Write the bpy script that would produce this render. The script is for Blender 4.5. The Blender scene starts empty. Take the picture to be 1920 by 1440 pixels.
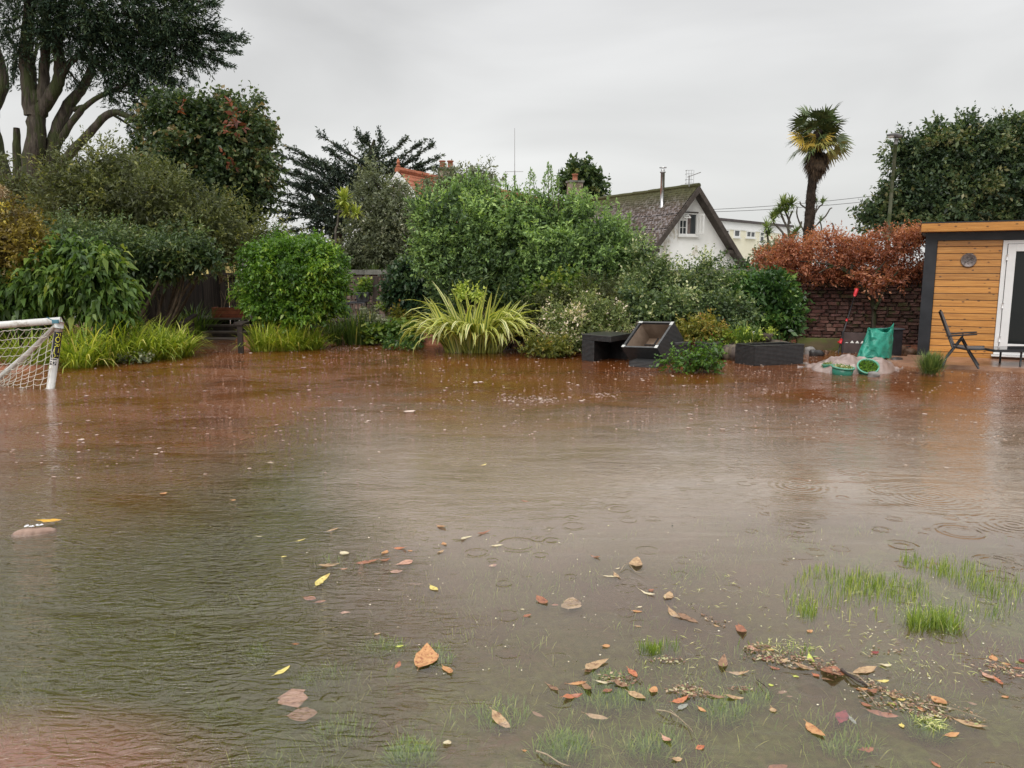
import bpy, math, random
import numpy as np
from mathutils import Vector, Matrix

# ------------------------------------------------------------------ camera, world, sun, exposure
scene = bpy.context.scene
COL = scene.collection
F = 1450.0
PITCH = math.radians(8.45)
CP, SP = math.cos(PITCH), math.sin(PITCH)
CAMH = 1.6
cam_data = bpy.data.cameras.new('camera')
cam_data.sensor_width = 36.0
cam_data.lens = F / 1920 * 36.0
cam_data.clip_start = 0.05
cam_data.clip_end = 3000
cam = bpy.data.objects.new('camera', cam_data)
COL.objects.link(cam)
cam.location = (0, 0, CAMH)
cam.rotation_euler = (math.radians(90) - PITCH, 0, 0)
scene.camera = cam

SUN_EL, SUN_AZ = math.radians(42), math.radians(200)      # hidden behind the cloud, behind and above the viewer
world = bpy.data.worlds.new('World')
scene.world = world
world.use_nodes = True
wn, wl = world.node_tree.nodes, world.node_tree.links
wn.clear()
w_out = wn.new('ShaderNodeOutputWorld')
w_bg = wn.new('ShaderNodeBackground')
w_bg.inputs['Strength'].default_value = 0.1
w_sky = wn.new('ShaderNodeTexSky')
w_sky.sky_type = 'NISHITA'
w_sky.sun_disc = False
w_sky.sun_elevation = SUN_EL
w_sky.sun_rotation = SUN_AZ
w_tc = wn.new('ShaderNodeTexCoord')
w_sep = wn.new('ShaderNodeSeparateXYZ')
wl.new(w_tc.outputs['Generated'], w_sep.inputs[0])
w_grad = wn.new('ShaderNodeValToRGB')                      # the overcast: brighter towards the zenith, pale at the horizon
cr = w_grad.color_ramp
cr.elements[0].position = 0.0
cr.elements[0].color = (0.79, 0.795, 0.785, 1)
cr.elements[1].position = 1.0
cr.elements[1].color = (1.9, 1.9, 1.88, 1)
for p_, c_ in ((0.10, (0.77, 0.772, 0.757, 1)), (0.2, (0.71, 0.712, 0.705, 1)), (0.32, (0.70, 0.70, 0.70, 1)), (0.55, (0.86, 0.86, 0.86, 1)), (0.78, (1.35, 1.35, 1.34, 1))):
    e_ = cr.elements.new(p_)
    e_.color = c_
wl.new(w_sep.outputs['Z'], w_grad.inputs[0])
w_map = wn.new('ShaderNodeMapping')
w_map.inputs['Scale'].default_value = (1.0, 1.0, 3.2)
w_map.inputs['Rotation'].default_value = (0.0, 0.10, 0.3)
wl.new(w_tc.outputs['Generated'], w_map.inputs[0])
w_no = wn.new('ShaderNodeTexNoise')
w_no.inputs['Scale'].default_value = 2.1
w_no.inputs['Detail'].default_value = 5
w_no.inputs['Roughness'].default_value = 0.45
w_no.inputs['Distortion'].default_value = 0.4
wl.new(w_map.outputs[0], w_no.inputs['Vector'])
w_mr = wn.new('ShaderNodeMapRange')
w_mr.inputs['From Min'].default_value = 0.3
w_mr.inputs['From Max'].default_value = 0.72
w_mr.inputs['To Min'].default_value = 7.5
w_mr.inputs['To Max'].default_value = 10.6
wl.new(w_no.outputs[0], w_mr.inputs[0])
w_mul = wn.new('ShaderNodeVectorMath')
w_mul.operation = 'SCALE'
wl.new(w_grad.outputs[0], w_mul.inputs[0])
wl.new(w_mr.outputs[0], w_mul.inputs['Scale'])
w_mix = wn.new('ShaderNodeMixRGB')
w_mix.inputs[0].default_value = 0.965
wl.new(w_sky.outputs[0], w_mix.inputs[1])
wl.new(w_mul.outputs[0], w_mix.inputs[2])
wl.new(w_mix.outputs[0], w_bg.inputs['Color'])
wl.new(w_bg.outputs[0], w_out.inputs[0])

sun_data = bpy.data.lights.new('sun', 'SUN')
sun_data.energy = 1.5
sun_data.angle = math.radians(40)
sun_data.color = (1.0, 0.965, 0.91)
sun = bpy.data.objects.new('sun', sun_data)
COL.objects.link(sun)
sd = Vector((math.sin(SUN_AZ) * math.cos(SUN_EL), math.cos(SUN_AZ) * math.cos(SUN_EL), math.sin(SUN_EL)))
sun.rotation_euler = sd.to_track_quat('Z', 'Y').to_euler()

vs = scene.view_settings
vs.view_transform = 'Standard'
vs.look = 'None'
vs.exposure = 0.22
vs.gamma = 1.0
vs.use_curve_mapping = False
scene.cycles.use_denoising = True
scene.cycles.max_bounces = 10
scene.cycles.diffuse_bounces = 4
scene.cycles.glossy_bounces = 4
scene.cycles.transmission_bounces = 5
scene.cycles.transparent_max_bounces = 24
scene.cycles.caustics_reflective = False
scene.cycles.caustics_refractive = False

# ------------------------------------------------------------------ placing helpers (1920x1440 measures of the photograph)
def ray(px, py):
    u, v = (px - 960) / F, (720 - py) / F
    return np.array((u, CP + v * SP, -SP + v * CP))

def at(px, py, Y):
    d = ray(px, py)
    return np.array((0, 0, CAMH)) + d * (Y / d[1])

def G(px, py, z=0.0):
    d = ray(px, py)
    return np.array((0, 0, CAMH)) + d * ((z - CAMH) / d[2])

rng = np.random.default_rng(7)
R = random.Random(5)

# ------------------------------------------------------------------ object helpers
ORG = {}
def put(o, kind=None, label=None, cat=None, group=None):
    if kind: o['kind'] = kind
    if label: o['label'] = label
    if cat: o['category'] = cat
    if group: o['group'] = group
    return o

def thing(name, label, cat, loc=(0, 0, 0), group=None):
    o = bpy.data.objects.new(name, None)
    COL.objects.link(o)
    o.empty_display_size = 0.1
    o.location = [float(c) for c in loc]
    ORG[o.name] = np.array(o.location, dtype=float)
    return put(o, None, label, cat, group)

def link(name, me, mat, parent=None):
    o = bpy.data.objects.new(name, me)
    COL.objects.link(o)
    if mat is not None and len(me.materials) == 0:
        me.materials.append(mat)
    if parent is not None:
        o.parent = parent
        ORG[o.name] = ORG[parent.name]
    else:
        ORG[o.name] = np.zeros(3)
    return o

def np_mesh(name, V, Fq, mat, parent=None, tint=None, u=None, smooth=False, nside=4):
    """V (n,3) world coordinates, Fq (m,nside) indices"""
    V = np.asarray(V, dtype=np.float32)
    if parent is not None:
        V = V - ORG[parent.name].astype(np.float32)
    Fq = np.asarray(Fq, dtype=np.int32)
    me = bpy.data.meshes.new(name)
    me.vertices.add(len(V))
    me.vertices.foreach_set('co', V.ravel())
    me.loops.add(Fq.size)
    me.loops.foreach_set('vertex_index', Fq.ravel())
    me.polygons.add(len(Fq))
    me.polygons.foreach_set('loop_start', np.arange(0, Fq.size, nside, dtype=np.int32))
    if smooth:
        me.polygons.foreach_set('use_smooth', np.ones(len(Fq), dtype=bool))
    me.update()
    if tint is not None:
        a = me.attributes.new('tint', 'FLOAT', 'FACE')
        a.data.foreach_set('value', np.asarray(tint, dtype=np.float32))
    if u is not None:
        a = me.attributes.new('across', 'FLOAT', 'POINT')
        a.data.foreach_set('value', np.asarray(u, dtype=np.float32))
    return link(name, me, mat, parent)

class MB:
    """a small mesh builder in world coordinates"""
    def __init__(s):
        s.v, s.f, s.m = [], [], []
    def add(s, vs, fs, mi=0):
        n = len(s.v)
        s.v += [tuple(map(float, p)) for p in vs]
        s.f += [tuple(i + n for i in f) for f in fs]
        s.m += [mi] * len(fs)
        return s
    def hexa(s, p8, mi=0, jit=0.0, bev=0.0):
        p8 = [np.array(p, dtype=float) + (np.array([R.uniform(-jit, jit) for _ in range(3)]) if jit else 0) for p in p8]
        return s.add(p8, [(3, 2, 1, 0), (4, 5, 6, 7), (0, 1, 5, 4), (1, 2, 6, 5), (2, 3, 7, 6), (3, 0, 4, 7)], mi)
    def obox(s, o, ax, ay, az, mi=0, jit=0.0):
        """box from a corner and three edge vectors"""
        o, ax, ay, az = map(lambda q: np.array(q, dtype=float), (o, ax, ay, az))
        return s.hexa([o, o + ax, o + ax + ay, o + ay, o + az, o + ax + az, o + ax + ay + az, o + ay + az], mi, jit)
    def box(s, c, size, rz=0.0, mi=0, jit=0.0):
        """box centred at c (x,y, z centre)"""
        cx, cy, cz = c
        sx, sy, sz = size
        ex = np.array((math.cos(rz), math.sin(rz), 0)) * sx
        ey = np.array((-math.sin(rz), math.cos(rz), 0)) * sy
        ez = np.array((0, 0, sz))
        return s.obox(np.array((cx, cy, cz)) - (ex + ey + ez) / 2, ex, ey, ez, mi, jit)
    def tube(s, pts, rad, n=8, mi=0, cap=True):
        pts = [np.array(p, dtype=float) for p in pts]
        if not hasattr(rad, '__len__'): rad = [rad] * len(pts)
        base = len(s.v)
        ref = None
        for i, p in enumerate(pts):
            d = (pts[min(i + 1, len(pts) - 1)] - pts[max(i - 1, 0)])
            d = d / (np.linalg.norm(d) + 1e-9)
            if ref is None:
                ref = np.array((0, 0, 1.0)) if abs(d[2]) < 0.9 else np.array((1.0, 0, 0))
            a = np.cross(d, ref); a /= (np.linalg.norm(a) + 1e-9)
            b = np.cross(d, a)
            ref = np.cross(a, d)
            for k in range(n):
                t = 2 * math.pi * k / n
                s.v.append(tuple(p + (a * math.cos(t) + b * math.sin(t)) * rad[i]))
        for i in range(len(pts) - 1):
            for k in range(n):
                k2 = (k + 1) % n
                s.f.append((base + i * n + k, base + i * n + k2, base + (i + 1) * n + k2, base + (i + 1) * n + k)); s.m.append(mi)
        if cap:
            s.f.append(tuple(base + k for k in range(n))); s.m.append(mi)
            s.f.append(tuple(base + (len(pts) - 1) * n + k for k in reversed(range(n)))); s.m.append(mi)
        return s
    def lathe(s, c, prof, n=20, axis=None, mi=0):
        """prof: list of (radius, height); axis: unit vector"""
        c = np.array(c, dtype=float)
        z = np.array((0, 0, 1.0)) if axis is None else np.array(axis, dtype=float) / np.linalg.norm(axis)
        a = np.cross(z, (0.0, 1.0, 0.02)); a /= np.linalg.norm(a)
        b = np.cross(z, a)
        base = len(s.v)
        for r, h in prof:
            for k in range(n):
                t = 2 * math.pi * k / n
                s.v.append(tuple(c + z * h + (a * math.cos(t) + b * math.sin(t)) * r))
        for i in range(len(prof) - 1):
            for k in range(n):
                k2 = (k + 1) % n
                s.f.append((base + i * n + k, base + i * n + k2, base + (i + 1) * n + k2, base + (i + 1) * n + k)); s.m.append(mi)
        return s
    def build(s, name, mat, parent=None, smooth=False, label=None, kind=None, bevel=0.0):
        org = ORG[parent.name] if parent is not None else np.zeros(3)
        me = bpy.data.meshes.new(name)
        me.from_pydata([tuple(np.array(p) - org) for p in s.v], [], s.f)
        mats = mat if isinstance(mat, (list, tuple)) else [mat]
        for m in mats: me.materials.append(m)
        if len(mats) > 1:
            me.polygons.foreach_set('material_index', s.m)
        if smooth:
            me.polygons.foreach_set('use_smooth', [True] * len(me.polygons))
        me.update()
        o = link(name, me, None, parent)
        if bevel:
            b = o.modifiers.new('bevel', 'BEVEL'); b.width = bevel; b.segments = 2; b.limit_method = 'ANGLE'
        return put(o, kind, label)

def free(o, label, cat, group=None, kind=None):
    return put(o, kind, label, cat, group)

def nz(x, y, s=1.0, seed=0.0):
    """cheap smooth noise for terrain and patches, about -1..1"""
    x = np.asarray(x) * s; y = np.asarray(y) * s
    return (np.sin(x * 1.3 + y * 0.7 + seed) + np.sin(-x * 0.8 + y * 1.9 + 1.7 * seed + 1) + np.sin(x * 2.3 - y * 1.1 + 2.3 * seed + 2)
            + 0.6 * np.sin(x * 3.9 + y * 3.1 + seed * 3.1) + 0.5 * np.sin(-x * 5.3 + y * 4.7 + seed)) / 4.1

def unit(a):
    return a / (np.linalg.norm(a, axis=-1, keepdims=True) + 1e-9)

# ------------------------------------------------------------------ materials
class NT:
    def __init__(s, name):
        s.m = bpy.data.materials.new(name)
        s.m.use_nodes = True
        s.t = s.m.node_tree
        s.t.nodes.clear()
        s.out = s.t.nodes.new('ShaderNodeOutputMaterial')
    def n(s, typ, ins=None, **kw):
        nd = s.t.nodes.new('ShaderNode' + typ)
        for k, v in kw.items(): setattr(nd, k, v)
        for k, v in (ins or {}).items():
            if isinstance(v, bpy.types.NodeSocket): s.t.links.new(v, nd.inputs[k])
            else: nd.inputs[k].default_value = v
        return nd
    def ramp(s, fac, stops, interp='LINEAR'):
        nd = s.n('ValToRGB', {0: fac})
        c = nd.color_ramp
        c.interpolation = interp
        while len(c.elements) < len(stops): c.elements.new(0.5)
        for e, (p, col) in zip(c.elements, stops):
            e.position = p
            e.color = (*col, 1) if len(col) == 3 else col
        return nd.outputs[0]
    def mix(s, f, a, b, typ='MIX'):
        nd = s.n('MixRGB', {0: f, 1: a, 2: b}, blend_type=typ)
        return nd.outputs[0]
    def math(s, op, a, b=0.0, c=None, clamp=False):
        ins = {0: a, 1: b}
        if c is not None: ins[2] = c
        return s.n('Math', ins, operation=op, use_clamp=clamp).outputs[0]
    def end(s, sh):
        s.t.links.new(sh, s.out.inputs['Surface'])
        return s.m

def c4(c): return (*c, 1.0)

def pmat(name, c1, c2=None, scale=6.0, rough=0.6, bump=0.0, bscale=None, spec=0.4, stretch=(1, 1, 1), detail=5.0, metal=0.0, rand=0.0, c3=None, p3=0.68, s3=None, world=True, contrast=(0.35, 0.65)):
    t = NT(name)
    if world:
        vec = t.n('NewGeometry').outputs['Position']
    else:
        vec = t.n('TexCoord').outputs['Object']
    vec = t.n('Mapping', {0: vec, 'Scale': stretch}).outputs[0]
    oi = t.n('ObjectInfo')
    vec = t.n('VectorMath', {0: vec, 1: t.n('CombineXYZ', {0: t.math('MULTIPLY', oi.outputs['Random'], 7.0 if rand else 0.0), 1: 0.0, 2: 0.0}).outputs[0]}, operation='ADD').outputs[0]
    no = t.n('TexNoise', {'Vector': vec, 'Scale': scale, 'Detail': detail, 'Roughness': 0.6}).outputs[0]
    col = t.ramp(no, [(contrast[0], c1), (contrast[1], c2 or c1)])
    if c3:
        no3 = t.n('TexNoise', {'Vector': vec, 'Scale': s3 or scale * 0.37, 'Detail': 6.0, 'Roughness': 0.7}).outputs[0]
        f3 = t.ramp(no3, [(p3 - 0.07, (0, 0, 0)), (p3, (1, 1, 1))])
        col = t.mix(f3, col, c4(c3))
    if rand:
        v = t.n('MapRange', {0: oi.outputs['Random'], 3: 1 - rand, 4: 1 + rand}).outputs[0]
        h = t.n('MapRange', {0: t.math('FRACT', t.math('MULTIPLY', oi.outputs['Random'], 13.7)), 3: 0.5 - rand * 0.03, 4: 0.5 + rand * 0.03}).outputs[0]
        col = t.n('HueSaturation', {'Hue': h, 'Saturation': 1.0, 'Value': v, 'Color': col}).outputs[0]
    ins = {'Base Color': col, 'Roughness': rough, 'Specular IOR Level': spec, 'Metallic': metal}
    if bump:
        bn = t.n('TexNoise', {'Vector': vec, 'Scale': bscale or scale * 3, 'Detail': 4.0}).outputs[0]
        ins['Normal'] = t.n('Bump', {'Height': bn, 'Strength': min(1.0, bump * 20), 'Distance': bump}).outputs[0]
    return t.end(t.n('BsdfPrincipled', ins).outputs[0])

def leafmat(name, stops, rough=0.42, spec=0.45, trans=0.28, tcol=None, gain=1.42):
    """leaf colour from the per-leaf tint"""
    t = NT(name)
    a = t.n('Attribute', attribute_name='tint').outputs['Fac']
    col = t.ramp(a, [(p, tuple(min(1.0, x * gain) for x in c)) for p, c in stops])
    p = t.n('BsdfPrincipled', {'Base Color': col, 'Roughness': rough, 'Specular IOR Level': spec}).outputs[0]
    tc = t.mix(1.0, col, (1.25, 1.3, 0.6, 1), 'MULTIPLY')
    tr = t.n('BsdfTranslucent', {'Color': tc}).outputs[0]
    return t.end(t.n('MixShader', {0: trans, 1: p, 2: tr}).outputs[0])

# ------------------------------------------------------------------ plant generators
def leaf_quads(P, A, Lg, Wd, flat=0.0, droop=0.0, r=rng):
    """one folded diamond per leaf: P base, A axis (unit), lengths, widths"""
    n = len(P)
    rnd = r.normal(size=(n, 3))
    if flat: rnd = rnd * (1 - flat) + np.array((0, 0, 1.6)) * flat
    B = unit(np.cross(A, rnd))
    N = np.cross(B, A)
    Lg = Lg[:, None]; Wd = Wd[:, None]
    fold = 0.12
    v0 = P
    v1 = P + A * Lg * 0.45 + B * Wd * 0.5 + N * Lg * fold * 0.5
    v2 = P + A * Lg - np.array((0, 0, 1.0)) * Lg * droop
    v3 = P + A * Lg * 0.45 - B * Wd * 0.5 + N * Lg * fold * 0.5
    V = np.stack((v0, v1, v2, v3), 1).reshape(-1, 3)
    Fq = np.arange(4 * n).reshape(n, 4)
    return V, Fq

def pxlobes(lobes, Y, depth=0.8):
    """(px,py,rx,ry[,dy[,depth]]) -> centre and radii in metres"""
    out = []
    for L in lobes:
        px, py, rx, ry = L[:4]
        dy = L[4] if len(L) > 4 else 0.0
        dp = L[5] if len(L) > 5 else depth
        y = Y + dy
        c = at(px, py, y)
        out.append((c, np.array((rx / F * y, max(0.25, dp * (rx + ry) / 2 / F * y), ry / F * y))))
    return out

def foliage(L3, n, ll, lw, seed=1, puff=0.34, sprig=0.28, lps=12, up=0.25, out=1.0, spread=0.9, droop=0.1, flat=0.25,
            fill=0.16, back=0.5, zmin=0.02, tone=0.3, mean=0.45, rag=0.25, lvar=0.42, grav=0.0, tip=0.15):
    r = np.random.default_rng(seed)
    areas = np.array([np.prod(rad) ** (2 / 3) for _, rad in L3])
    areas = areas / areas.sum()
    Vs, Ts = [], []
    P_all, A_all, T_all, S_all = [], [], [], []
    for (c, rad), ar in zip(L3, areas):
        nl = int(n * ar * (1 - fill))
        rm = float(np.prod(rad) ** (1 / 3))
        pr = puff * rm
        npuff = max(5, int(9 / puff ** 1.6 / 2))
        d = unit(r.normal(size=(npuff * 3, 3)))
        keep = (d[:, 1] < 0.25) | (r.random(len(d)) < back)
        d = d[keep][:npuff]
        pc = c + d * rad * r.uniform(0.62, 0.95, (len(d), 1)) * (1 + rag * r.normal(size=(len(d), 1)) * 0.35)
        psz = pr * r.uniform(0.6, 1.25, len(d))
        pt = r.normal(size=len(d)) * tone * 0.5
        ns = max(1, nl // lps)
        w = psz ** 2; w /= w.sum()
        idx = r.choice(len(d), ns, p=w)
        d2 = unit(d[idx] * out * 0.75 + r.normal(size=(ns, 3)) * 0.75)
        base = pc[idx] + d2 * psz[idx][:, None] * (r.random((ns, 1)) ** 0.5)
        ax = unit(d2 * out + np.array((0, 0, up)) + r.normal(size=(ns, 3)) * 0.35)
        st = pt[idx] + r.normal(size=ns) * tone * 0.35
        s = np.linspace(0, 1, lps)[None, :, None]
        slen = sprig * r.uniform(0.5, 1.4, (ns, 1, 1))
        pos = base[:, None, :] + ax[:, None, :] * s * slen - np.array((0, 0, 1.0)) * grav * (s * slen) ** 2
        rd = unit(r.normal(size=(ns, lps, 3)))
        la = unit(ax[:, None, :] * 0.7 + rd * spread - np.array((0, 0, 1.0)) * grav * s)
        tt = st[:, None] + r.normal(size=(ns, lps)) * tone * 0.4 + (s[:, :, 0] - 0.5) * tip
        P_all.append(pos.reshape(-1, 3)); A_all.append(la.reshape(-1, 3)); T_all.append(tt.ravel()); S_all.append(np.ones(ns * lps))
        nf = int(n * ar * fill)
        dd = unit(r.normal(size=(nf, 3))) * r.random((nf, 1)) ** 0.4 * 0.82
        P_all.append(c + dd * rad); A_all.append(unit(r.normal(size=(nf, 3)))); T_all.append(r.normal(size=nf) * tone * 0.5 - 0.15); S_all.append(np.full(nf, 1.7))
    P = np.concatenate(P_all); A = np.concatenate(A_all); T = np.concatenate(T_all) + mean; S = np.concatenate(S_all)
    k = P[:, 2] > zmin
    P, A, T, S = P[k], A[k], T[k], S[k]
    n_ = len(P)
    sz = S * (1 + lvar * r.normal(size=n_)).clip(0.4, 1.9)
    V, Fq = leaf_quads(P, A, ll * sz, lw * sz, flat, droop, r)
    V[:, 2] = np.maximum(V[:, 2], zmin * 0.5)
    return V, Fq, np.clip(T, 0.01, 0.99)

def ribbons(P, az, Lg, Wd, lean, curl, K=5, seed=0, cols=2, twist=0.0):
    """arching blades. lean: start angle from vertical, curl: extra bend by the tip"""
    r = np.random.default_rng(seed)
    n = len(P)
    t = np.linspace(0, 1, K + 1)
    ang = lean[:, None] + curl[:, None] * t[None, :] ** 1.5
    ds = Lg[:, None] / K
    hx = np.concatenate((np.zeros((n, 1)), np.cumsum(np.sin(ang[:, :-1]) * ds, 1)), 1)
    hz = np.concatenate((np.zeros((n, 1)), np.cumsum(np.cos(ang[:, :-1]) * ds, 1)), 1)
    dirx, diry = np.cos(az), np.sin(az)
    C = np.stack((P[:, 0:1] + hx * dirx[:, None], P[:, 1:2] + hx * diry[:, None], P[:, 2:3] + hz), 2)
    tw = az + math.pi / 2 + (r.normal(size=n) * twist)
    side = np.stack((np.cos(tw), np.sin(tw), np.zeros(n)), 1)
    wprof = np.sin(np.clip(t * 0.88 + 0.12, 0, 1) * math.pi) ** 0.6
    wprof[-1] = 0.03
    W = Wd[:, None] * wprof[None, :]
    cs = np.linspace(-0.5, 0.5, cols)
    rows = [C + side[:, None, :] * (W * c)[:, :, None] + np.array((0, 0, 1.0)) * (abs(c) * 0.25 * W)[:, :, None] for c in cs]
    V = np.stack(rows, 2)                       # n, K+1, cols, 3
    idx = np.arange(n * (K + 1) * cols).reshape(n, K + 1, cols)
    q = []
    for j in range(cols - 1):
        q.append(np.stack((idx[:, :-1, j], idx[:, :-1, j + 1], idx[:, 1:, j + 1], idx[:, 1:, j]), -1).reshape(n, K, 1, 4))
    Fq = np.concatenate(q, 2).reshape(-1, 4)
    U = np.broadcast_to(cs[None, None, :] * 2, (n, K + 1, cols)).ravel()
    return V.reshape(-1, 3), Fq, U, K * (cols - 1)

def bark_tube(mb, pts, r0, r1, n=9, wob=0.06, seg=5):
    """a limb: a wobbly tapered tube through the given points"""
    pts = [np.array(p, dtype=float) for p in pts]
    fine, rad = [], []
    tot = (len(pts) - 1) * seg
    k = 0
    for i in range(len(pts) - 1):
        p0 = pts[max(i - 1, 0)]; p1 = pts[i]; p2 = pts[i + 1]; p3 = pts[min(i + 2, len(pts) - 1)]
        for j in range(seg):
            t = j / seg
            q = 0.5 * ((2 * p1) + (-p0 + p2) * t + (2 * p0 - 5 * p1 + 4 * p2 - p3) * t * t + (-p0 + 3 * p1 - 3 * p2 + p3) * t ** 3)
            rr = r0 + (r1 - r0) * k / tot
            fine.append(q + np.array([R.uniform(-1, 1) for _ in range(3)]) * rr * wob * 2)
            rad.append(rr * R.uniform(1 - wob, 1 + wob * 1.5)); k += 1
    fine.append(pts[-1]); rad.append(r1)
    return mb.tube(fine, rad, n)
# ------------------------------------------------------------------ the ground under the flood
SHORE = [(-900, 740), (-100, 712), (60, 700), (110, 692), (350, 669), (362, 655), (370, 634), (440, 634), (450, 657), (600, 655), (640, 646), (760, 644), (800, 648), (1000, 654), (1040, 668),
         (1090, 668), (1240, 664), (1380, 662), (1500, 655), (1570, 655), (1700, 658), (1760, 660), (2300, 660)]
_sh = [(((p - 960) / F) / (CP + (720 - q) / F * SP), G(p, q)[1]) for p, q in SHORE]
_shu = np.array([a for a, b in _sh]); _shy = np.array([b for a, b in _sh])
def shore_y(x, y):
    return np.interp(x / np.maximum(y, 0.3), _shu, _shy)

def bed(x, y):
    x = np.asarray(x, dtype=float); y = np.asarray(y, dtype=float)
    near = -0.062 - 0.016 * nz(x, y, 1.7, 1.0) - 0.012 * nz(x, y, 5.0, 3.0)
    near = near - 0.03 * np.clip((-x - 0.2) / 1.2, 0, 1) + 0.022 * np.exp(-(((x - 1.9) / 0.9) ** 2 + ((y - 4.0) / 0.9) ** 2))
    f = np.clip((y - 4.3) / 4.5, 0, 1); f = f * f * (3 - 2 * f)
    z = near * (1 - f) + (-0.30) * f
    sy = shore_y(x, y)
    g = np.clip((y - sy + 0.25) / 0.7, 0, 1); g = g * g * (3 - 2 * g)
    top = 0.045 + 0.03 * nz(x, y, 1.1, 5.0) + 0.02 * nz(x, y, 4.1, 2.0)
    return z * (1 - g) + top * g

xs = np.concatenate((np.linspace(-900, -26, 8), np.linspace(-24, -3.2, 110), np.linspace(-3.0, 3.5, 120), np.linspace(3.7, 24, 110), np.linspace(27, 900, 8)))
ys = np.concatenate((np.linspace(-6, 0.9, 6), np.linspace(1.2, 6, 90), np.linspace(6.1, 26, 170), np.linspace(28, 60, 8), np.linspace(80, 1500, 8)))
XX, YY = np.meshgrid(xs, ys)
ZZ = bed(XX, YY)
V = np.stack((XX, YY, ZZ), 2).reshape(-1, 3)
ii = np.arange(len(xs) * len(ys)).reshape(len(ys), len(xs))
Q = np.stack((ii[:-1, :-1], ii[:-1, 1:], ii[1:, 1:], ii[1:, :-1]), -1).reshape(-1, 4)
t = NT('ground_soil_and_lawn')
pos = t.n('NewGeometry').outputs['Position']
sep = t.n('SeparateXYZ', {0: pos})
n1 = t.n('TexNoise', {'Vector': pos, 'Scale': 1.5, 'Detail': 8.0, 'Roughness': 0.62}).outputs[0]
n2 = t.n('TexNoise', {'Vector': pos, 'Scale': 30.0, 'Detail': 3.0, 'Roughness': 0.6}).outputs[0]
n3 = t.n('TexNoise', {'Vector': pos, 'Scale': 160.0, 'Detail': 2.0}).outputs[0]
turf = t.ramp(n2, [(0.3, (0.06, 0.08, 0.012)), (0.52, (0.135, 0.185, 0.028)), (0.7, (0.23, 0.27, 0.055))])
mud = t.ramp(n2, [(0.3, (0.09, 0.055, 0.032)), (0.7, (0.20, 0.125, 0.08))])
patch = t.ramp(t.math('ADD', n1, t.math('MULTIPLY', t.math('SUBTRACT', n2, 0.5), 0.35)), [(0.51, (0, 0, 0)), (0.66, (1, 1, 1))])
col = t.mix(patch, turf, mud)
# bare red earth: the near left corner and the far beds
dx = t.math('ADD', sep.outputs['X'], 1.75); dy = t.math('SUBTRACT', sep.outputs['Y'], 2.15)
dd = t.math('SQRT', t.math('ADD', t.math('MULTIPLY', dx, dx), t.math('MULTIPLY', t.math('MULTIPLY', dy, dy), 2.2)))
dd = t.math('ADD', dd, t.math('MULTIPLY', n1, -0.5))
redm = t.n('MapRange', {0: dd, 1: 0.38, 2: 0.62, 3: 1.0, 4: 0.0}).outputs[0]
farm = t.n('MapRange', {0: sep.outputs['Y'], 1: 7.0, 2: 10.5, 3: 0.0, 4: 1.0}).outputs[0]
red = t.ramp(n2, [(0.3, (0.20, 0.07, 0.036)), (0.7, (0.42, 0.18, 0.11))])
col = t.mix(t.math('MAXIMUM', redm, farm), col, red)
out_ = t.n('MapRange', {0: sep.outputs['Y'], 1: 21.5, 2: 24.0, 3: 0.0, 4: 1.0}).outputs[0]
col = t.mix(out_, col, t.ramp(n1, [(0.4, (0.26, 0.26, 0.23)), (0.6, (0.38, 0.37, 0.34))]))  # unseen ground beyond the walls, made pale to bounce light onto the houses
bmp = t.n('Bump', {'Height': t.math('ADD', n2, t.math('MULTIPLY', n3, 0.0)), 'Strength': 0.8, 'Distance': 0.02}).outputs[0]
M_GROUND = t.end(t.n('BsdfPrincipled', {'Base Color': col, 'Roughness': 0.75, 'Specular IOR Level': 0.25, 'Normal': bmp}).outputs[0])
g = np_mesh('ground', V, Q, M_GROUND, smooth=True)
put(g, 'structure')

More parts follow.
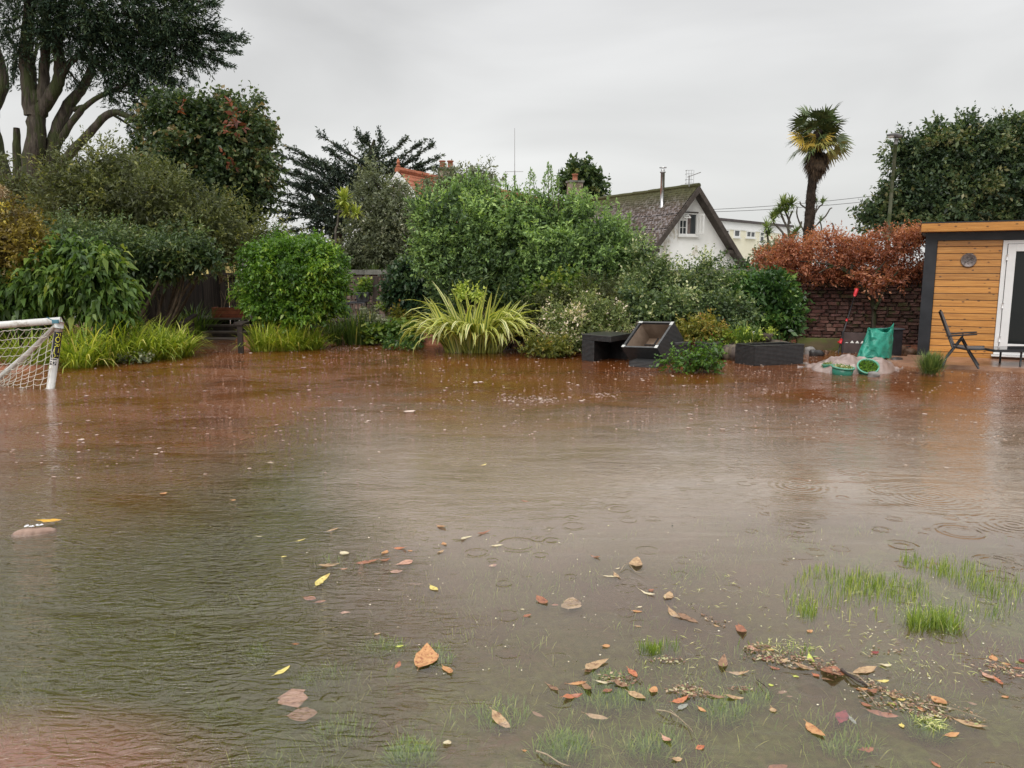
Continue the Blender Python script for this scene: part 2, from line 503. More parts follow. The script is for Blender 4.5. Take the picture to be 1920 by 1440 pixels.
# ------------------------------------------------------------------ the flood water: a rippled surface over sheets of suspended red silt, whose colour also carries painted reflections
def silt_reflection_mat(name, alpha, k):
    t = NT(name)
    pos = t.n('NewGeometry').outputs['Position']
    sep = t.n('SeparateXYZ', {0: pos})
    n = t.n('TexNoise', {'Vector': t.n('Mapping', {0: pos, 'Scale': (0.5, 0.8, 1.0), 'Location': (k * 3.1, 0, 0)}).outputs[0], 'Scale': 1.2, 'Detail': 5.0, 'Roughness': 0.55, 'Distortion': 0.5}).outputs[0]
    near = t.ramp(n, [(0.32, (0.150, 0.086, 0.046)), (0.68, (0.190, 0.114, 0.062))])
    pale = t.ramp(n, [(0.32, (0.36, 0.27, 0.19)), (0.68, (0.47, 0.365, 0.265))])  # pale middle band: sky sheen put into the silt colour
    sheen_band = t.n('MapRange', {0: t.math('ADD', sep.outputs['Y'], t.math('MULTIPLY', n, 1.6)), 1: 3.6, 2: 6.6, 3: 0.0, 4: 1.0}, interpolation_type='SMOOTHSTEP').outputs[0]
    near = t.mix(sheen_band, near, pale)
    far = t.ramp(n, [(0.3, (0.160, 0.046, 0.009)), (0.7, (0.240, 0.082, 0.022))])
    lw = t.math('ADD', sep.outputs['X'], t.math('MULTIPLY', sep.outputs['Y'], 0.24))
    lw = t.n('MapRange', {0: lw, 1: -1.6, 2: .3, 3: 2.6, 4: 0.0}, interpolation_type='SMOOTHSTEP').outputs[0]  # far red drawn nearer at left: tree reflection put into the silt colour
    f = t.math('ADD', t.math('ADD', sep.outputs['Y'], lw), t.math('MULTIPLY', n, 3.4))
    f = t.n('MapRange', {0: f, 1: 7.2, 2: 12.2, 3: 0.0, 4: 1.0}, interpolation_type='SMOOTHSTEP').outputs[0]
    gx = t.math('ADD', t.math('ADD', sep.outputs['X'], t.math('MULTIPLY', sep.outputs['Y'], 0.24)), t.math('MULTIPLY', n, -1.5))
    grn = t.n('MapRange', {0: gx, 1: -1.15, 2: -.35, 3: 1.0, 4: 0.0}, interpolation_type='SMOOTHSTEP').outputs[0]
    near = t.mix(t.math('MULTIPLY', grn, .92), near, (0.105, 0.092, 0.024, 1))
    dx = t.math('ADD', sep.outputs['X'], 1.75); dy = t.math('SUBTRACT', sep.outputs['Y'], 2.15)
    dd = t.math('SQRT', t.math('ADD', t.math('MULTIPLY', dx, dx), t.math('MULTIPLY', t.math('MULTIPLY', dy, dy), 2.2)))
    dd = t.math('ADD', dd, t.math('MULTIPLY', n, -0.5))
    near = t.mix(t.n('MapRange', {0: dd, 1: 0.25, 2: 0.66, 3: 1.0, 4: 0.0}).outputs[0], near, (0.38, 0.19, 0.12, 1))
    col = t.mix(f, near, far)
    a = t.math('ADD', alpha, t.math('MULTIPLY', t.math('SUBTRACT', n, 0.5), alpha * 0.9))
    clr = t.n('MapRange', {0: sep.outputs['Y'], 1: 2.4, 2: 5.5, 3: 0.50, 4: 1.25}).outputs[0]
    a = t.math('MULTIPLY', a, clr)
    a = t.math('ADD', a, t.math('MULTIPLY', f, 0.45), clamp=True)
    df = t.n('BsdfDiffuse', {'Color': col}).outputs[0]
    tr = t.n('BsdfTransparent').outputs[0]
    return t.end(t.n('MixShader', {0: a, 1: tr, 2: df}).outputs[0])

t = NT('water_surface')
pos = t.n('NewGeometry').outputs['Position']
sep = t.n('SeparateXYZ', {0: pos})
# flow ripples: strong at the near left, calm to the right
q1 = t.n('Mapping', {0: pos, 'Rotation': (0, 0, 0.42), 'Scale': (0.55, 1.7, 1.0)}).outputs[0]
w1 = t.n('TexNoise', {'Vector': q1, 'Scale': 13.0, 'Detail': 3.2, 'Roughness': 0.48, 'Distortion': 1.7}).outputs[0]
q2 = t.n('Mapping', {0: pos, 'Rotation': (0, 0, 0.1), 'Scale': (0.45, 1.9, 1.0)}).outputs[0]
w2 = t.n('TexNoise', {'Vector': q2, 'Scale': 3.2, 'Detail': 1.5, 'Roughness': 0.4, 'Distortion': 0.4}).outputs[0]
w3 = t.n('TexNoise', {'Vector': pos, 'Scale': 30.0, 'Detail': 1.0, 'Roughness': 0.5}).outputs[0]
mx = t.math('ADD', sep.outputs['X'], t.math('MULTIPLY', sep.outputs['Y'], 0.22))
mx = t.math('ADD', mx, t.math('MULTIPLY', w2, 0.8))
mask = t.n('MapRange', {0: mx, 1: 0.1, 2: 1.2, 3: 1.0, 4: 0.05}, interpolation_type='SMOOTHSTEP').outputs[0]
farr = t.n('MapRange', {0: sep.outputs['Y'], 1: 3.8, 2: 7.0, 3: 0.0, 4: 0.34}, interpolation_type='SMOOTHSTEP').outputs[0]
mask = t.math('MAXIMUM', mask, farr)
gust = t.n('TexNoise', {'Vector': t.n('Mapping', {0: pos, 'Scale': (.7, 1.5, 1.0)}).outputs[0], 'Scale': 0.9, 'Detail': 3.0, 'Distortion': .8}).outputs[0]
mask = t.math('MULTIPLY', mask, t.n('MapRange', {0: gust, 1: .36, 2: .66, 3: .30, 4: 1.45}).outputs[0])
h = t.math('MULTIPLY', t.math('MULTIPLY', w1, 0.024), mask)
h = t.math('ADD', h, t.math('MULTIPLY', w2, 0.006))
h = t.math('ADD', h, t.math('MULTIPLY', t.math('MULTIPLY', w3, 0.0016), t.math('ADD', mask, 0.04)))
# rings where the raindrops land
for sc_, am_, fr_ in ((2.6, 0.0016, 62.0), (5.1, 0.0014, 100.0)):
    vo = t.n('TexVoronoi', {'Vector': t.n('Mapping', {0: pos, 'Scale': (1, 1, 0), 'Location': (sc_, 0, 0)}).outputs[0], 'Scale': sc_, 'Randomness': 1.0}, feature='F1')
    d = t.math('DIVIDE', vo.outputs['Distance'], sc_)
    rad = t.math('MULTIPLY', t.n('SeparateXYZ', {0: vo.outputs['Color']}).outputs[0], 0.34 / sc_)
    win = t.math('SUBTRACT', 1.0, t.math('MULTIPLY', t.math('ABSOLUTE', t.math('SUBTRACT', d, rad)), sc_ * 9.0), clamp=True)
    h = t.math('ADD', h, t.math('MULTIPLY', t.math('MULTIPLY', t.math('SINE', t.math('MULTIPLY', d, fr_ * 2.2)), win), am_))
# three wide ring systems: (x, y, size)
for gx, gy, gs in ((G(1497, 912)[0], G(1497, 912)[1], 0.30), (G(1900, 985)[0], G(1900, 985)[1], 0.36), (G(1745, 930)[0], G(1745, 930)[1], 0.45)):
    ax_ = t.math('SUBTRACT', sep.outputs['X'], float(gx)); ay_ = t.math('SUBTRACT', sep.outputs['Y'], float(gy))
    d = t.math('SQRT', t.math('ADD', t.math('MULTIPLY', ax_, ax_), t.math('MULTIPLY', ay_, ay_)))
    win = t.math('SUBTRACT', 1.0, t.math('DIVIDE', d, gs), clamp=True)
    h = t.math('ADD', h, t.math('MULTIPLY', t.math('MULTIPLY', t.math('SINE', t.math('MULTIPLY', d, 120.0)), win), 0.0009))
bmp = t.n('Bump', {'Height': h, 'Strength': 0.85, 'Distance': 1.0}).outputs[0]
gl = t.n('BsdfGlossy', {'Color': (1, 1, 1, 1), 'Roughness': 0.05, 'Normal': bmp}).outputs[0]
tr = t.n('BsdfTransparent').outputs[0]
# the same Fresnel curve seen from both sides: light from the sky enters unrefracted here, so no total internal reflection
ior_ = t.n('MapRange', {0: t.n('NewGeometry').outputs['Backfacing'], 3: 1.68, 4: 1 / 1.68}).outputs[0]
fr = t.n('Fresnel', {'IOR': ior_, 'Normal': bmp}).outputs[0]
M_WATER = t.end(t.n('MixShader', {0: fr, 1: tr, 2: gl}).outputs[0])

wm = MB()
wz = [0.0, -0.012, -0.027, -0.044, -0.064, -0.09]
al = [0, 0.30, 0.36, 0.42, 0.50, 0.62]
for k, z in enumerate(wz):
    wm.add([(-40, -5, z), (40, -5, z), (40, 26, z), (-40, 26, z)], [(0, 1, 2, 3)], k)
wo = wm.build('water', [M_WATER] + [silt_reflection_mat('silt_with_reflections_%d' % k, al[k], k) for k in range(1, 6)])
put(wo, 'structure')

# ------------------------------------------------------------------ materials used by the things
M_BARK = pmat('bark_dark', (0.028, 0.024, 0.019), (0.10, 0.085, 0.068), 11, 0.9, 0.05, 17, 0.2, (1, 1, 0.16), c3=(.05, .06, .025), p3=.55)
M_BARK_GREY = pmat('bark_grey', (0.08, 0.07, 0.06), (0.16, 0.145, 0.12), 8, 0.85, 0.01, 20, 0.2)
M_STEM = pmat('shrub_stems', (0.05, 0.035, 0.022), (0.10, 0.07, 0.045), 9, 0.8)
# ------------------------------------------------------------------ rubble garden walls
M_MORTAR = pmat('wall_mortar_dark', (0.035, 0.026, 0.022), (0.07, 0.05, 0.042), 12, 0.9, 0.01)
M_WALLM = pmat('wall_mortar_brown', (0.06, 0.04, 0.033), (0.12, 0.085, 0.07), 12, 0.9, 0.01)
M_STONE_RED = pmat('wet_red_stone', (0.085, 0.045, 0.038), (0.20, 0.105, 0.088), 5, 0.7, 0.012, 30, 0.35, rand=0.4, c3=(0.09, 0.085, 0.04), p3=0.60, s3=2.2)
M_STONE_PALE = pmat('pale_rubble_stone', (0.13, 0.085, 0.068), (0.27, 0.205, 0.17), 9, 0.8, 0.012, 30, 0.3, rand=0.4, c3=(0.10, 0.06, 0.05), p3=0.6)
M_COPING = pmat('grey_coping', (0.13, 0.13, 0.115), (0.22, 0.22, 0.195), 5, 0.85, 0.008, 30, 0.25, rand=0.15, c3=(0.07, 0.08, 0.05), p3=0.57)

def stone_variants(nv=12):
    out = []
    for k in range(nv):
        m = MB()
        pts = []
        for (a, b) in ((-.5, -.5), (0, -.52), (.5, -.5), (.52, 0), (.5, .5), (0, .5), (-.5, .5), (-.5, 0)):
            pts.append((a * R.uniform(.84, 1.0), b * R.uniform(.8, 1.0)))
        front = [(a * .84, -0.5 + R.uniform(-.12, .12), b * .8) for a, b in pts]
        mid = [(a, -0.18, b) for a, b in pts]
        back = [(a, 0.5, b) for a, b in pts]
        fs = [tuple(range(7, -1, -1))]
        for o_ in (0, 8):
            fs += [(o_ + i, o_ + (i + 1) % 8, o_ + 8 + (i + 1) % 8, o_ + 8 + i) for i in range(8)]
        me = bpy.data.meshes.new('stone')
        me.from_pydata(front + mid + back, [], fs)
        out.append(me)
    return out

def stone_wall(name, label, p0, p1, height, thick, vis0, vis1, mat, zbase=0.0, rows=(0.065, 0.13), lens=(0.14, 0.38), limit=299, copmat=M_COPING, cop_h=0.13):
    """p0,p1 ground ends of the front face; stones laid between vis0..vis1 metres along it"""
    p0 = np.array(p0[:2]); p1 = np.array(p1[:2])
    e = p1 - p0; Lw = float(np.linalg.norm(e)); e = e / Lw
    nn = np.array((-e[1], e[0]))
    if nn[1] > 0: nn = -nn                       # front normal, towards the viewer
    w = thing(name, label, 'wall', (p0[0], p0[1], zbase))
    m = MB()
    def q(a, b, z): return (*(p0 + e * a - nn * b), z)
    zt = zbase + height
    m.hexa([q(0, .05, -.4), q(Lw, .05, -.4), q(Lw, thick, -.4), q(0, thick, -.4), q(0, .05, zt - cop_h), q(Lw, .05, zt - cop_h), q(Lw, thick, zt - cop_h), q(0, thick, zt - cop_h)])
    m.build('core', M_WALLM, w)
    a = 0.0
    while a < Lw:
        l = R.uniform(.55, .85)
        m = MB()
        m.hexa([q(a + .006, -.06, zt - cop_h + .002), q(min(a + l, Lw), -.06, zt - cop_h + .002), q(min(a + l, Lw), thick + .06, zt - cop_h + .002), q(a + .006, thick + .06, zt - cop_h + .002),
                q(a + .006, -.05, zt + R.uniform(-.02, .02)), q(min(a + l, Lw), -.05, zt + R.uniform(-.02, .02)), q(min(a + l, Lw), thick + .05, zt), q(a + .006, thick + .05, zt)])
        m.build('coping_stone', copmat, w)
        a += l
    z = zbase - 0.02
    ang = math.atan2(e[1], e[0])
    cnt = 0
    base = w.location
    while z < zt - cop_h - 0.03:
        rh = min(R.uniform(*rows), zt - cop_h - z)
        a = vis0 - R.uniform(0, .2)
        while a < vis1:
            l = R.uniform(*lens)
            hh = rh * R.uniform(.88, 1.0)
            if cnt < limit:
                me = R.choice(STONES)
                o = bpy.data.objects.new('stone', me)
                COL.objects.link(o)
                if len(me.materials) == 0: me.materials.append(None)
                o.parent = w
                c = p0 + e * (a + l / 2) - nn * (0.055 + R.uniform(-.015, .012))
                o.location = (c[0] - base[0], c[1] - base[1], z + rh / 2 - base[2])
                o.rotation_euler = (0, R.uniform(-.05, .05), ang + R.uniform(-.03, .03))
                o.scale = (l * .99, .12, hh * 1.04)
                o.material_slots[0].link = 'OBJECT'
                o.material_slots[0].material = mat
                cnt += 1
            a += l
        z += rh
    return w
STONES = stone_variants()
wr0, wr1 = at(1335, 640, 17.6), at(1850, 640, 15.6)
LW = float(np.linalg.norm((wr1 - wr0)[:2]))
stone_wall('stone_wall', 'dark wet red stone garden wall with grey coping beside the wooden garden room', wr0, wr1, 1.6, .32, LW * .28, LW * .86, M_STONE_RED, 0.0, (0.06, 0.095), (0.12, 0.32))
wl0, wl1 = at(500, 600, 23.0), at(1345, 600, 17.9)
LW2 = float(np.linalg.norm((wl1 - wl0)[:2]))
stone_wall('stone_wall', 'pale pinkish rubble stone wall behind the wooden trellis and round bush', wl0, wl1, 1.58, .35, LW2 * .15, LW2 * .42, M_STONE_PALE, 0.0, (0.09, 0.17), (0.12, 0.33), 260)

# ------------------------------------------------------------------ white cottage with mossy tiled roof
M_RENDER = pmat('white_render', (0.84, 0.84, 0.81), (0.92, 0.92, 0.90), 1.3, 0.85, 0.004, 30, 0.2, (1, 1, 0.6), c3=(0.58, 0.53, 0.43), p3=0.62, s3=0.9)
M_DARKWOOD = pmat('dark_bargeboard', (0.045, 0.035, 0.028), (0.085, 0.07, 0.06), 5, 0.8)
M_WHITE = pmat('white_paint', (0.74, 0.74, 0.72), (0.80, 0.80, 0.78), 5, 0.45)
M_GLASSD = pmat('dark_window_glass', (0.02, 0.024, 0.028), (0.05, 0.056, 0.06), 1.2, 0.06, spec=0.6)
M_CURTAIN = pmat('curtain', (0.14, 0.10, 0.09), (0.27, 0.22, 0.20), 9, 0.9)
M_STEEL = pmat('flue_steel', (0.42, 0.42, 0.42), (0.55, 0.55, 0.55), 4, 0.3, metal=1.0)
M_LEAD = pmat('lead_flashing', (0.22, 0.22, 0.24), (0.34, 0.34, 0.36), 5, 0.6)
t = NT('mossy_roof_tiles')
uv = t.n('Attribute', attribute_name='roofuv').outputs['Vector']
br = t.n('TexBrick', {'Vector': uv, 'Color1': (0.12, 0.085, 0.065, 1), 'Color2': (0.06, 0.045, 0.036, 1), 'Mortar': (0.02, 0.017, 0.015, 1), 'Scale': 1.0, 'Mortar Size': 0.012, 'Brick Width': 0.17, 'Row Height': 0.11, 'Bias': -0.1}, offset=0.5)
pos = t.n('NewGeometry').outputs['Position']
n1 = t.n('TexNoise', {'Vector': uv, 'Scale': 0.7, 'Detail': 6.0, 'Roughness': 0.65}).outputs[0]
n2 = t.n('TexNoise', {'Vector': uv, 'Scale': 6.5, 'Detail': 4.0, 'Roughness': 0.7}).outputs[0]
su = t.n('SeparateXYZ', {0: uv})
topm = t.n('MapRange', {0: t.math('ADD', su.outputs['Y'], t.math('MULTIPLY', n1, 1.2)), 1: 0.9, 2: 1.9, 3: 1.0, 4: 0.0}).outputs[0]
lich = t.ramp(t.math('ADD', n2, t.math('MULTIPLY', n1, 0.25)), [(0.63, (0, 0, 0)), (0.70, (1, 1, 1))])
col = t.mix(t.math('MULTIPLY', lich, 0.5), br.outputs['Color'], (0.42, 0.39, 0.41, 1))
moss = t.ramp(n2, [(0.3, (0.028, 0.030, 0.008)), (0.7, (0.085, 0.085, 0.022))])
mm = t.math('MAXIMUM', t.math('MULTIPLY', topm, 0.95), t.ramp(n1, [(0.56, (0, 0, 0)), (0.66, (0.8, 0.8, 0.8))]))
col = t.mix(mm, col, moss)
M_ROOFTILE = t.end(t.n('BsdfPrincipled', {'Base Color': col, 'Roughness': 0.8, 'Normal': t.n('Bump', {'Height': n2, 'Strength': 0.7, 'Distance': 0.02}).outputs[0]}).outputs[0])

AP = np.array((7.24, 32.0)); gdir = np.array((.879, .476)); rdir = np.array((-.476, .879))
def CC(g, r, z): p = AP + gdir * g + rdir * r; return (p[0], p[1], z)
ZA = float(at(1294, 352, 32.0)[2]); SL = 1.12; HW = 3.3
def roofz(g): return ZA - abs(g) * SL
cot = thing('cottage', 'white rendered cottage with steep mossy tiled roof and open gable window', 'house', CC(0, 0, 0))
m = MB()
fr_ = [CC(-HW, 0, -1), CC(HW, 0, -1), CC(HW, 0, roofz(HW) - .1), CC(0, 0, ZA - .12), CC(-HW, 0, roofz(HW) - .1)]
bk_ = [CC(-HW, 11, -1), CC(HW, 11, -1), CC(HW, 11, roofz(HW) - .1), CC(0, 11, ZA - .12), CC(-HW, 11, roofz(HW) - .1)]
m.add(fr_ + bk_, [(0, 1, 2, 3, 4), (9, 8, 7, 6, 5), (0, 5, 6, 1), (1, 6, 7, 2), (4, 9, 5, 0), (2, 7, 8, 3), (3, 8, 9, 4)])
m.build('wall', M_RENDER, cot)
# roof: courses of tiles as real overlapping strips
Vr, Fr, UVr = [], [], []
ncourse = 44
GE = 3.75
for s in (-1, 1):
    for k in range(ncourse):
        g0, g1 = GE * k / ncourse, GE * (k + 1) / ncourse
        nseg = 60
        for j in range(nseg):
            r0, r1 = -.42 + 11.6 * j / nseg, -.42 + 11.6 * (j + 1) / nseg
            sag = 0.02 * math.sin(j * .31 + k * .2) + .02 * math.sin(j * .11)
            lift = R.uniform(0, .014)
            b = len(Vr)
            zt0, zt1 = ZA - g0 * SL + .05 + sag, ZA - g1 * SL + .05 + .03 + sag + lift
            Vr += [CC(s * g0, r0, zt0), CC(s * g0, r1, zt0), CC(s * g1, r1, zt1), CC(s * g1, r0, zt1), CC(s * g1, r0, zt1 - .045), CC(s * g1, r1, zt1 - .045)]
            L_ = math.hypot(1, SL)
            UVr += [(r0, g0 * L_, 0), (r1, g0 * L_, 0), (r1, g1 * L_, 0), (r0, g1 * L_, 0), (r0, g1 * L_, 0), (r1, g1 * L_, 0)]
            Fr += [(b, b + 1, b + 2, b + 3) if s < 0 else (b, b + 3, b + 2, b + 1), (b + 3, b + 2, b + 5, b + 4) if s < 0 else (b + 3, b + 4, b + 5, b + 2)]
ro = np_mesh('roof', Vr, Fr, M_ROOFTILE, cot)
at_ = ro.data.attributes.new('roofuv', 'FLOAT_VECTOR', 'POINT')
at_.data.foreach_set('vector', np.array(UVr, dtype=np.float32).ravel())
m = MB()
for s in (-1, 1):
    a0, a1 = 0.0, GE
    m.hexa([CC(s * a0, -.42, ZA - .16), CC(s * a1, -.42, ZA - a1 * SL - .16), CC(s * a1, 11.1, ZA - a1 * SL - .16), CC(s * a0, 11.1, ZA - .16),
            CC(s * a0, -.42, ZA + .0), CC(s * a1, -.42, ZA - a1 * SL + .0), CC(s * a1, 11.1, ZA - a1 * SL + .0), CC(s * a0, 11.1, ZA + .0)])
m.build('roof_deck', M_DARKWOOD, cot)
for s in (-1, 1):
    m = MB()
    m.hexa([CC(s * .0, -.47, ZA - .24), CC(s * (GE + .02), -.47, ZA - GE * SL - .26), CC(s * (GE + .02), -.425, ZA - GE * SL - .26), CC(s * .0, -.425, ZA - .24),
            CC(s * .0, -.47, ZA + .04), CC(s * (GE + .02), -.47, ZA - GE * SL + .04), CC(s * (GE + .02), -.425, ZA - GE * SL + .04), CC(s * .0, -.425, ZA + .04)])
    m.build('bargeboard', M_DARKWOOD, cot)
    for gg in (1.95,):
        m = MB()
        m.hexa([CC(s * gg - .09, -.40, roofz(gg) - .42), CC(s * gg + .09, -.40, roofz(gg) - .42), CC(s * gg + .09, -.003, roofz(gg) - .42), CC(s * gg - .09, -.003, roofz(gg) - .42),
                CC(s * gg - .09, -.40, roofz(gg) - .27), CC(s * gg + .09, -.40, roofz(gg) - .27), CC(s * gg + .09, -.003, roofz(gg) - .27), CC(s * gg - .09, -.003, roofz(gg) - .27)])
        m.build('purlin_end', M_DARKWOOD, cot)
m = MB()
for j in range(32):
    m.tube([CC(0, -.44 + j * .355, ZA + .055 + R.uniform(-.01, .01)), CC(0, -.44 + j * .355 + .37, ZA + .06 + R.uniform(-.01, .012))], .10, 8)
m.build('ridge_tiles', M_ROOFTILE, cot, kind='stuff')
# gable window: small top-hung vent open, casement open at the side
gp = lambda px: (lambda k: (7.24 - k * 32.0) / (k * .476 - .879))((px - 960) / F / 1.003)
g0, g1 = gp(1267), gp(1300)
zt, zb = float(at(1284, 399, 31.8)[2]), float(at(1284, 441, 31.8)[2])
gm = gp(1281)
win = MB()
def bar(m, ga, gb, za, zb_, r0=-.05, r1=-.004):
    m.hexa([CC(ga, r0, za), CC(gb, r0, za), CC(gb, r1, za), CC(ga, r1, za), CC(ga, r0, zb_), CC(gb, r0, zb_), CC(gb, r1, zb_), CC(ga, r1, zb_)])
bar(win, g0, g0 + .05, zb, zt); bar(win, g1 - .05, g1, zb, zt); bar(win, g0 + .05, g1 - .05, zb, zb + .06); bar(win, g0 + .05, g1 - .05, zt - .05, zt); bar(win, gm - .03, gm + .03, zb + .06, zt - .05)
zc = zt - (zt - zb) * .33
bar(win, g0 + .05, gm - .03, zc - .02, zc + .03)
bar(win, (g0 + gm) / 2 - .012, (g0 + gm) / 2 + .012, zb + .06, zc - .02); bar(win, g0 + .05, (g0 + gm) / 2 - .012, zb + .29, zb + .315); bar(win, (g0 + gm) / 2 + .012, gm - .03, zb + .29, zb + .315)
wo_ = win.build('window', M_WHITE, cot)
m = MB(); bar(m, g0 + .05, gm - .03, zb + .06, zc - .02, -.022, -.010); bar(m, gm + .03, g1 - .05, zb + .06, zt - .05, -.012, -.005); m.build('pane', M_GLASSD, wo_)
m = MB()
for k in range(5):
    x_ = gm + .05 + k * .035
    m.tube([CC(x_, -.02, zb + .08), CC(x_ + .01, -.02, zt - .07)], .016, 6)
m.build('curtain', M_CURTAIN, wo_)
m = MB()
vo_ = .28
for (a, b) in ((g0 + .01, g0 + .05), (gm - .05, gm - .01)):
    m.hexa([CC(a, -vo_ - .03, zc + .09), CC(b, -vo_ - .03, zc + .09), CC(b, -vo_, zc + .07), CC(a, -vo_, zc + .07), CC(a, -.09, zt - .02), CC(b, -.09, zt - .02), CC(b, -.06, zt - .04), CC(a, -.06, zt - .04)])
for f_ in (0, .5, 1):
    r_ = -vo_ + (vo_ - .06) * f_; z_ = zc + .07 + (zt - .04 - zc - .07) * f_
    m.hexa([CC(g0 + .05, r_ - .03, z_), CC(gm - .05, r_ - .03, z_), CC(gm - .05, r_, z_), CC(g0 + .05, r_, z_), CC(g0 + .05, r_ - .03, z_ + .035), CC(gm - .05, r_ - .03, z_ + .035), CC(gm - .05, r_, z_ + .035), CC(g0 + .05, r_, z_ + .035)])
m.build('open_vent', M_WHITE, wo_)
m = MB()
def cas(m, f0, f1, za, zb_):
    p0_ = (g1 - .04, -.06); dv = (.03, -.40)
    A_ = (p0_[0] + dv[0] * f0, p0_[1] + dv[1] * f0); B_ = (p0_[0] + dv[0] * f1, p0_[1] + dv[1] * f1)
    m.hexa([CC(A_[0] - .02, A_[1], za), CC(B_[0] - .02, B_[1], za), CC(B_[0] + .02, B_[1], za), CC(A_[0] + .02, A_[1], za), CC(A_[0] - .02, A_[1], zb_), CC(B_[0] - .02, B_[1], zb_), CC(B_[0] + .02, B_[1], zb_), CC(A_[0] + .02, A_[1], zb_)])
cas(m, 0, .14, zb + .05, zt - .04); cas(m, .86, 1, zb + .05, zt - .04); cas(m, .14, .86, zb + .05, zb + .11); cas(m, .14, .86, zt - .1, zt - .04); cas(m, .45, .52, zb + .11, zt - .1)
m.build('open_casement', M_WHITE, wo_)
m = MB(); bar(m, g0 - .06, g1 + .08, zb - .07, zb - .003, -.13, -.004); m.build('sill', M_WHITE, wo_)
m = MB(); bar(m, g0 - .03, g1 + .03, zt + .003, zt + .05, -.08, -.004); m.build('lintel', M_DARKWOOD, wo_)
# flue and aerial stand on the roof
fb = at(1241, 392, 32.6)
flue = thing('chimney_flue', 'shiny steel stove flue pipe rising from the mossy cottage roof', 'chimney', (fb[0], fb[1], fb[2] - .3))
ztop = float(at(1243, 314, 32.6)[2])
m = MB(); m.tube([(fb[0], fb[1], fb[2] - .35), (fb[0], fb[1], ztop - .22)], .085, 14); m.build('pipe', M_STEEL, flue, True)
m = MB(); m.lathe((fb[0], fb[1], ztop - .22), [(.085, 0), (.12, .01), (.12, .05), (.08, .06), (.08, .14)], 14); m.build('collar', M_STEEL, flue, True)
m = MB(); m.lathe((fb[0], fb[1], ztop - .02), [(.15, 0), (.15, .03), (.02, .05), (.001, .05)], 14); m.build('cowl', M_STEEL, flue, True)
m = MB(); m.lathe((fb[0], fb[1], fb[2] - .42), [(.30, -.05), (.22, .1), (.12, .33), (.09, .34)], 12); m.build('flashing', M_LEAD, flue, True)
ab = at(1292, 350, 31.75)
aer = thing('television_aerial', 'thin grey television aerial on a mast at the cottage gable peak', 'aerial', tuple(ab))
M_ALU = pmat('aerial_metal', (0.22, 0.22, 0.22), (0.32, 0.32, 0.32), 5, 0.5)
az_ = float(at(1292, 329, 31.75)[2])
m = MB(); m.tube([tuple(ab), (ab[0], ab[1], az_)], .016, 6); m.build('mast', M_ALU, aer)
m = MB(); b0 = np.array(at(1289, 332, 31.75)); b1 = np.array(at(1314, 323, 31.0)); m.tube([b0, b1], .014, 6); m.build('boom', M_ALU, aer)
m = MB()
for f_ in np.linspace(.1, .98, 9):
    c = b0 + (b1 - b0) * f_
    m.tube([c + np.array((-.03, -.12, 0)), c + np.array((.03, .12, 0))], .006, 4)
m.build('elements', M_ALU, aer, kind='stuff')
m = MB()
for k in range(4):
    c = b0 + np.array((-.05, 0, -.21 + k * .14 + (0.04 if k > 1 else -.04)))
    m.tube([c + np.array((0, -.18, 0)), c + np.array((.0, .18, 0))], .007, 4)
    m.tube([c + np.array((-.06, -.1, .0)), c + np.array((.3, .1, .03))], .007, 4)
for k in range(4):
    m.tube([b0 + np.array((-.05 + k * .1, 0, -.27)), b0 + np.array((-.05 + k * .1, .0, .27))], .006, 4)
m.build('reflector', M_ALU, aer)

# ------------------------------------------------------------------ cream flat-roofed block
M_CREAM = pmat('cream_render', (0.80, 0.75, 0.58), (0.86, 0.82, 0.66), 1.0, 0.85)
M_BAND = pmat('white_band', (0.86, 0.86, 0.86), (0.9, 0.9, 0.9), 1.0, 0.8)
M_FASCIA = pmat('dark_roof_edge', (0.06, 0.05, 0.05), (0.10, 0.08, 0.08), 3, 0.7)
k0 = at(1325, 408, 52.0); k1 = at(1482, 427, 62.0)
ke = (k1 - k0)[:2]; KL = float(np.linalg.norm(ke)); ke = ke / KL; kn = np.array((ke[1], -ke[0]))
if kn[1] > 0: kn = -kn
KZ = float(k0[2])
blk = thing('flats', 'cream flat roofed block with a white upper band behind the cottage', 'building', (k0[0], k0[1], 0))
def KB(m, a0, a1, b0, b1, z0, z1):
    P = lambda a, b, z: (*(k0[:2] + ke * a + kn * b), z)
    return m.hexa([P(a0, b1, z0), P(a1, b1, z0), P(a1, b0, z0), P(a0, b0, z0), P(a0, b1, z1), P(a1, b1, z1), P(a1, b0, z1), P(a0, b0, z1)])
bandz = float(at(1343, 428, 52.8)[2])
KB(MB(), -6, KL, -9, 0, -1, bandz).build('wall', M_CREAM, blk)
KB(MB(), -6, KL, -9, .06, bandz + .002, KZ - .12).build('upper_band', M_BAND, blk)
KB(MB(), -6.2, KL + .2, -9.2, .22, KZ - .118, KZ + .05).build('roof_edge', M_FASCIA, blk)
def ka(px):
    k = (px - 960) / F / 1.003
    return (k * k0[1] - k0[0]) / (ke[0] - k * ke[1])
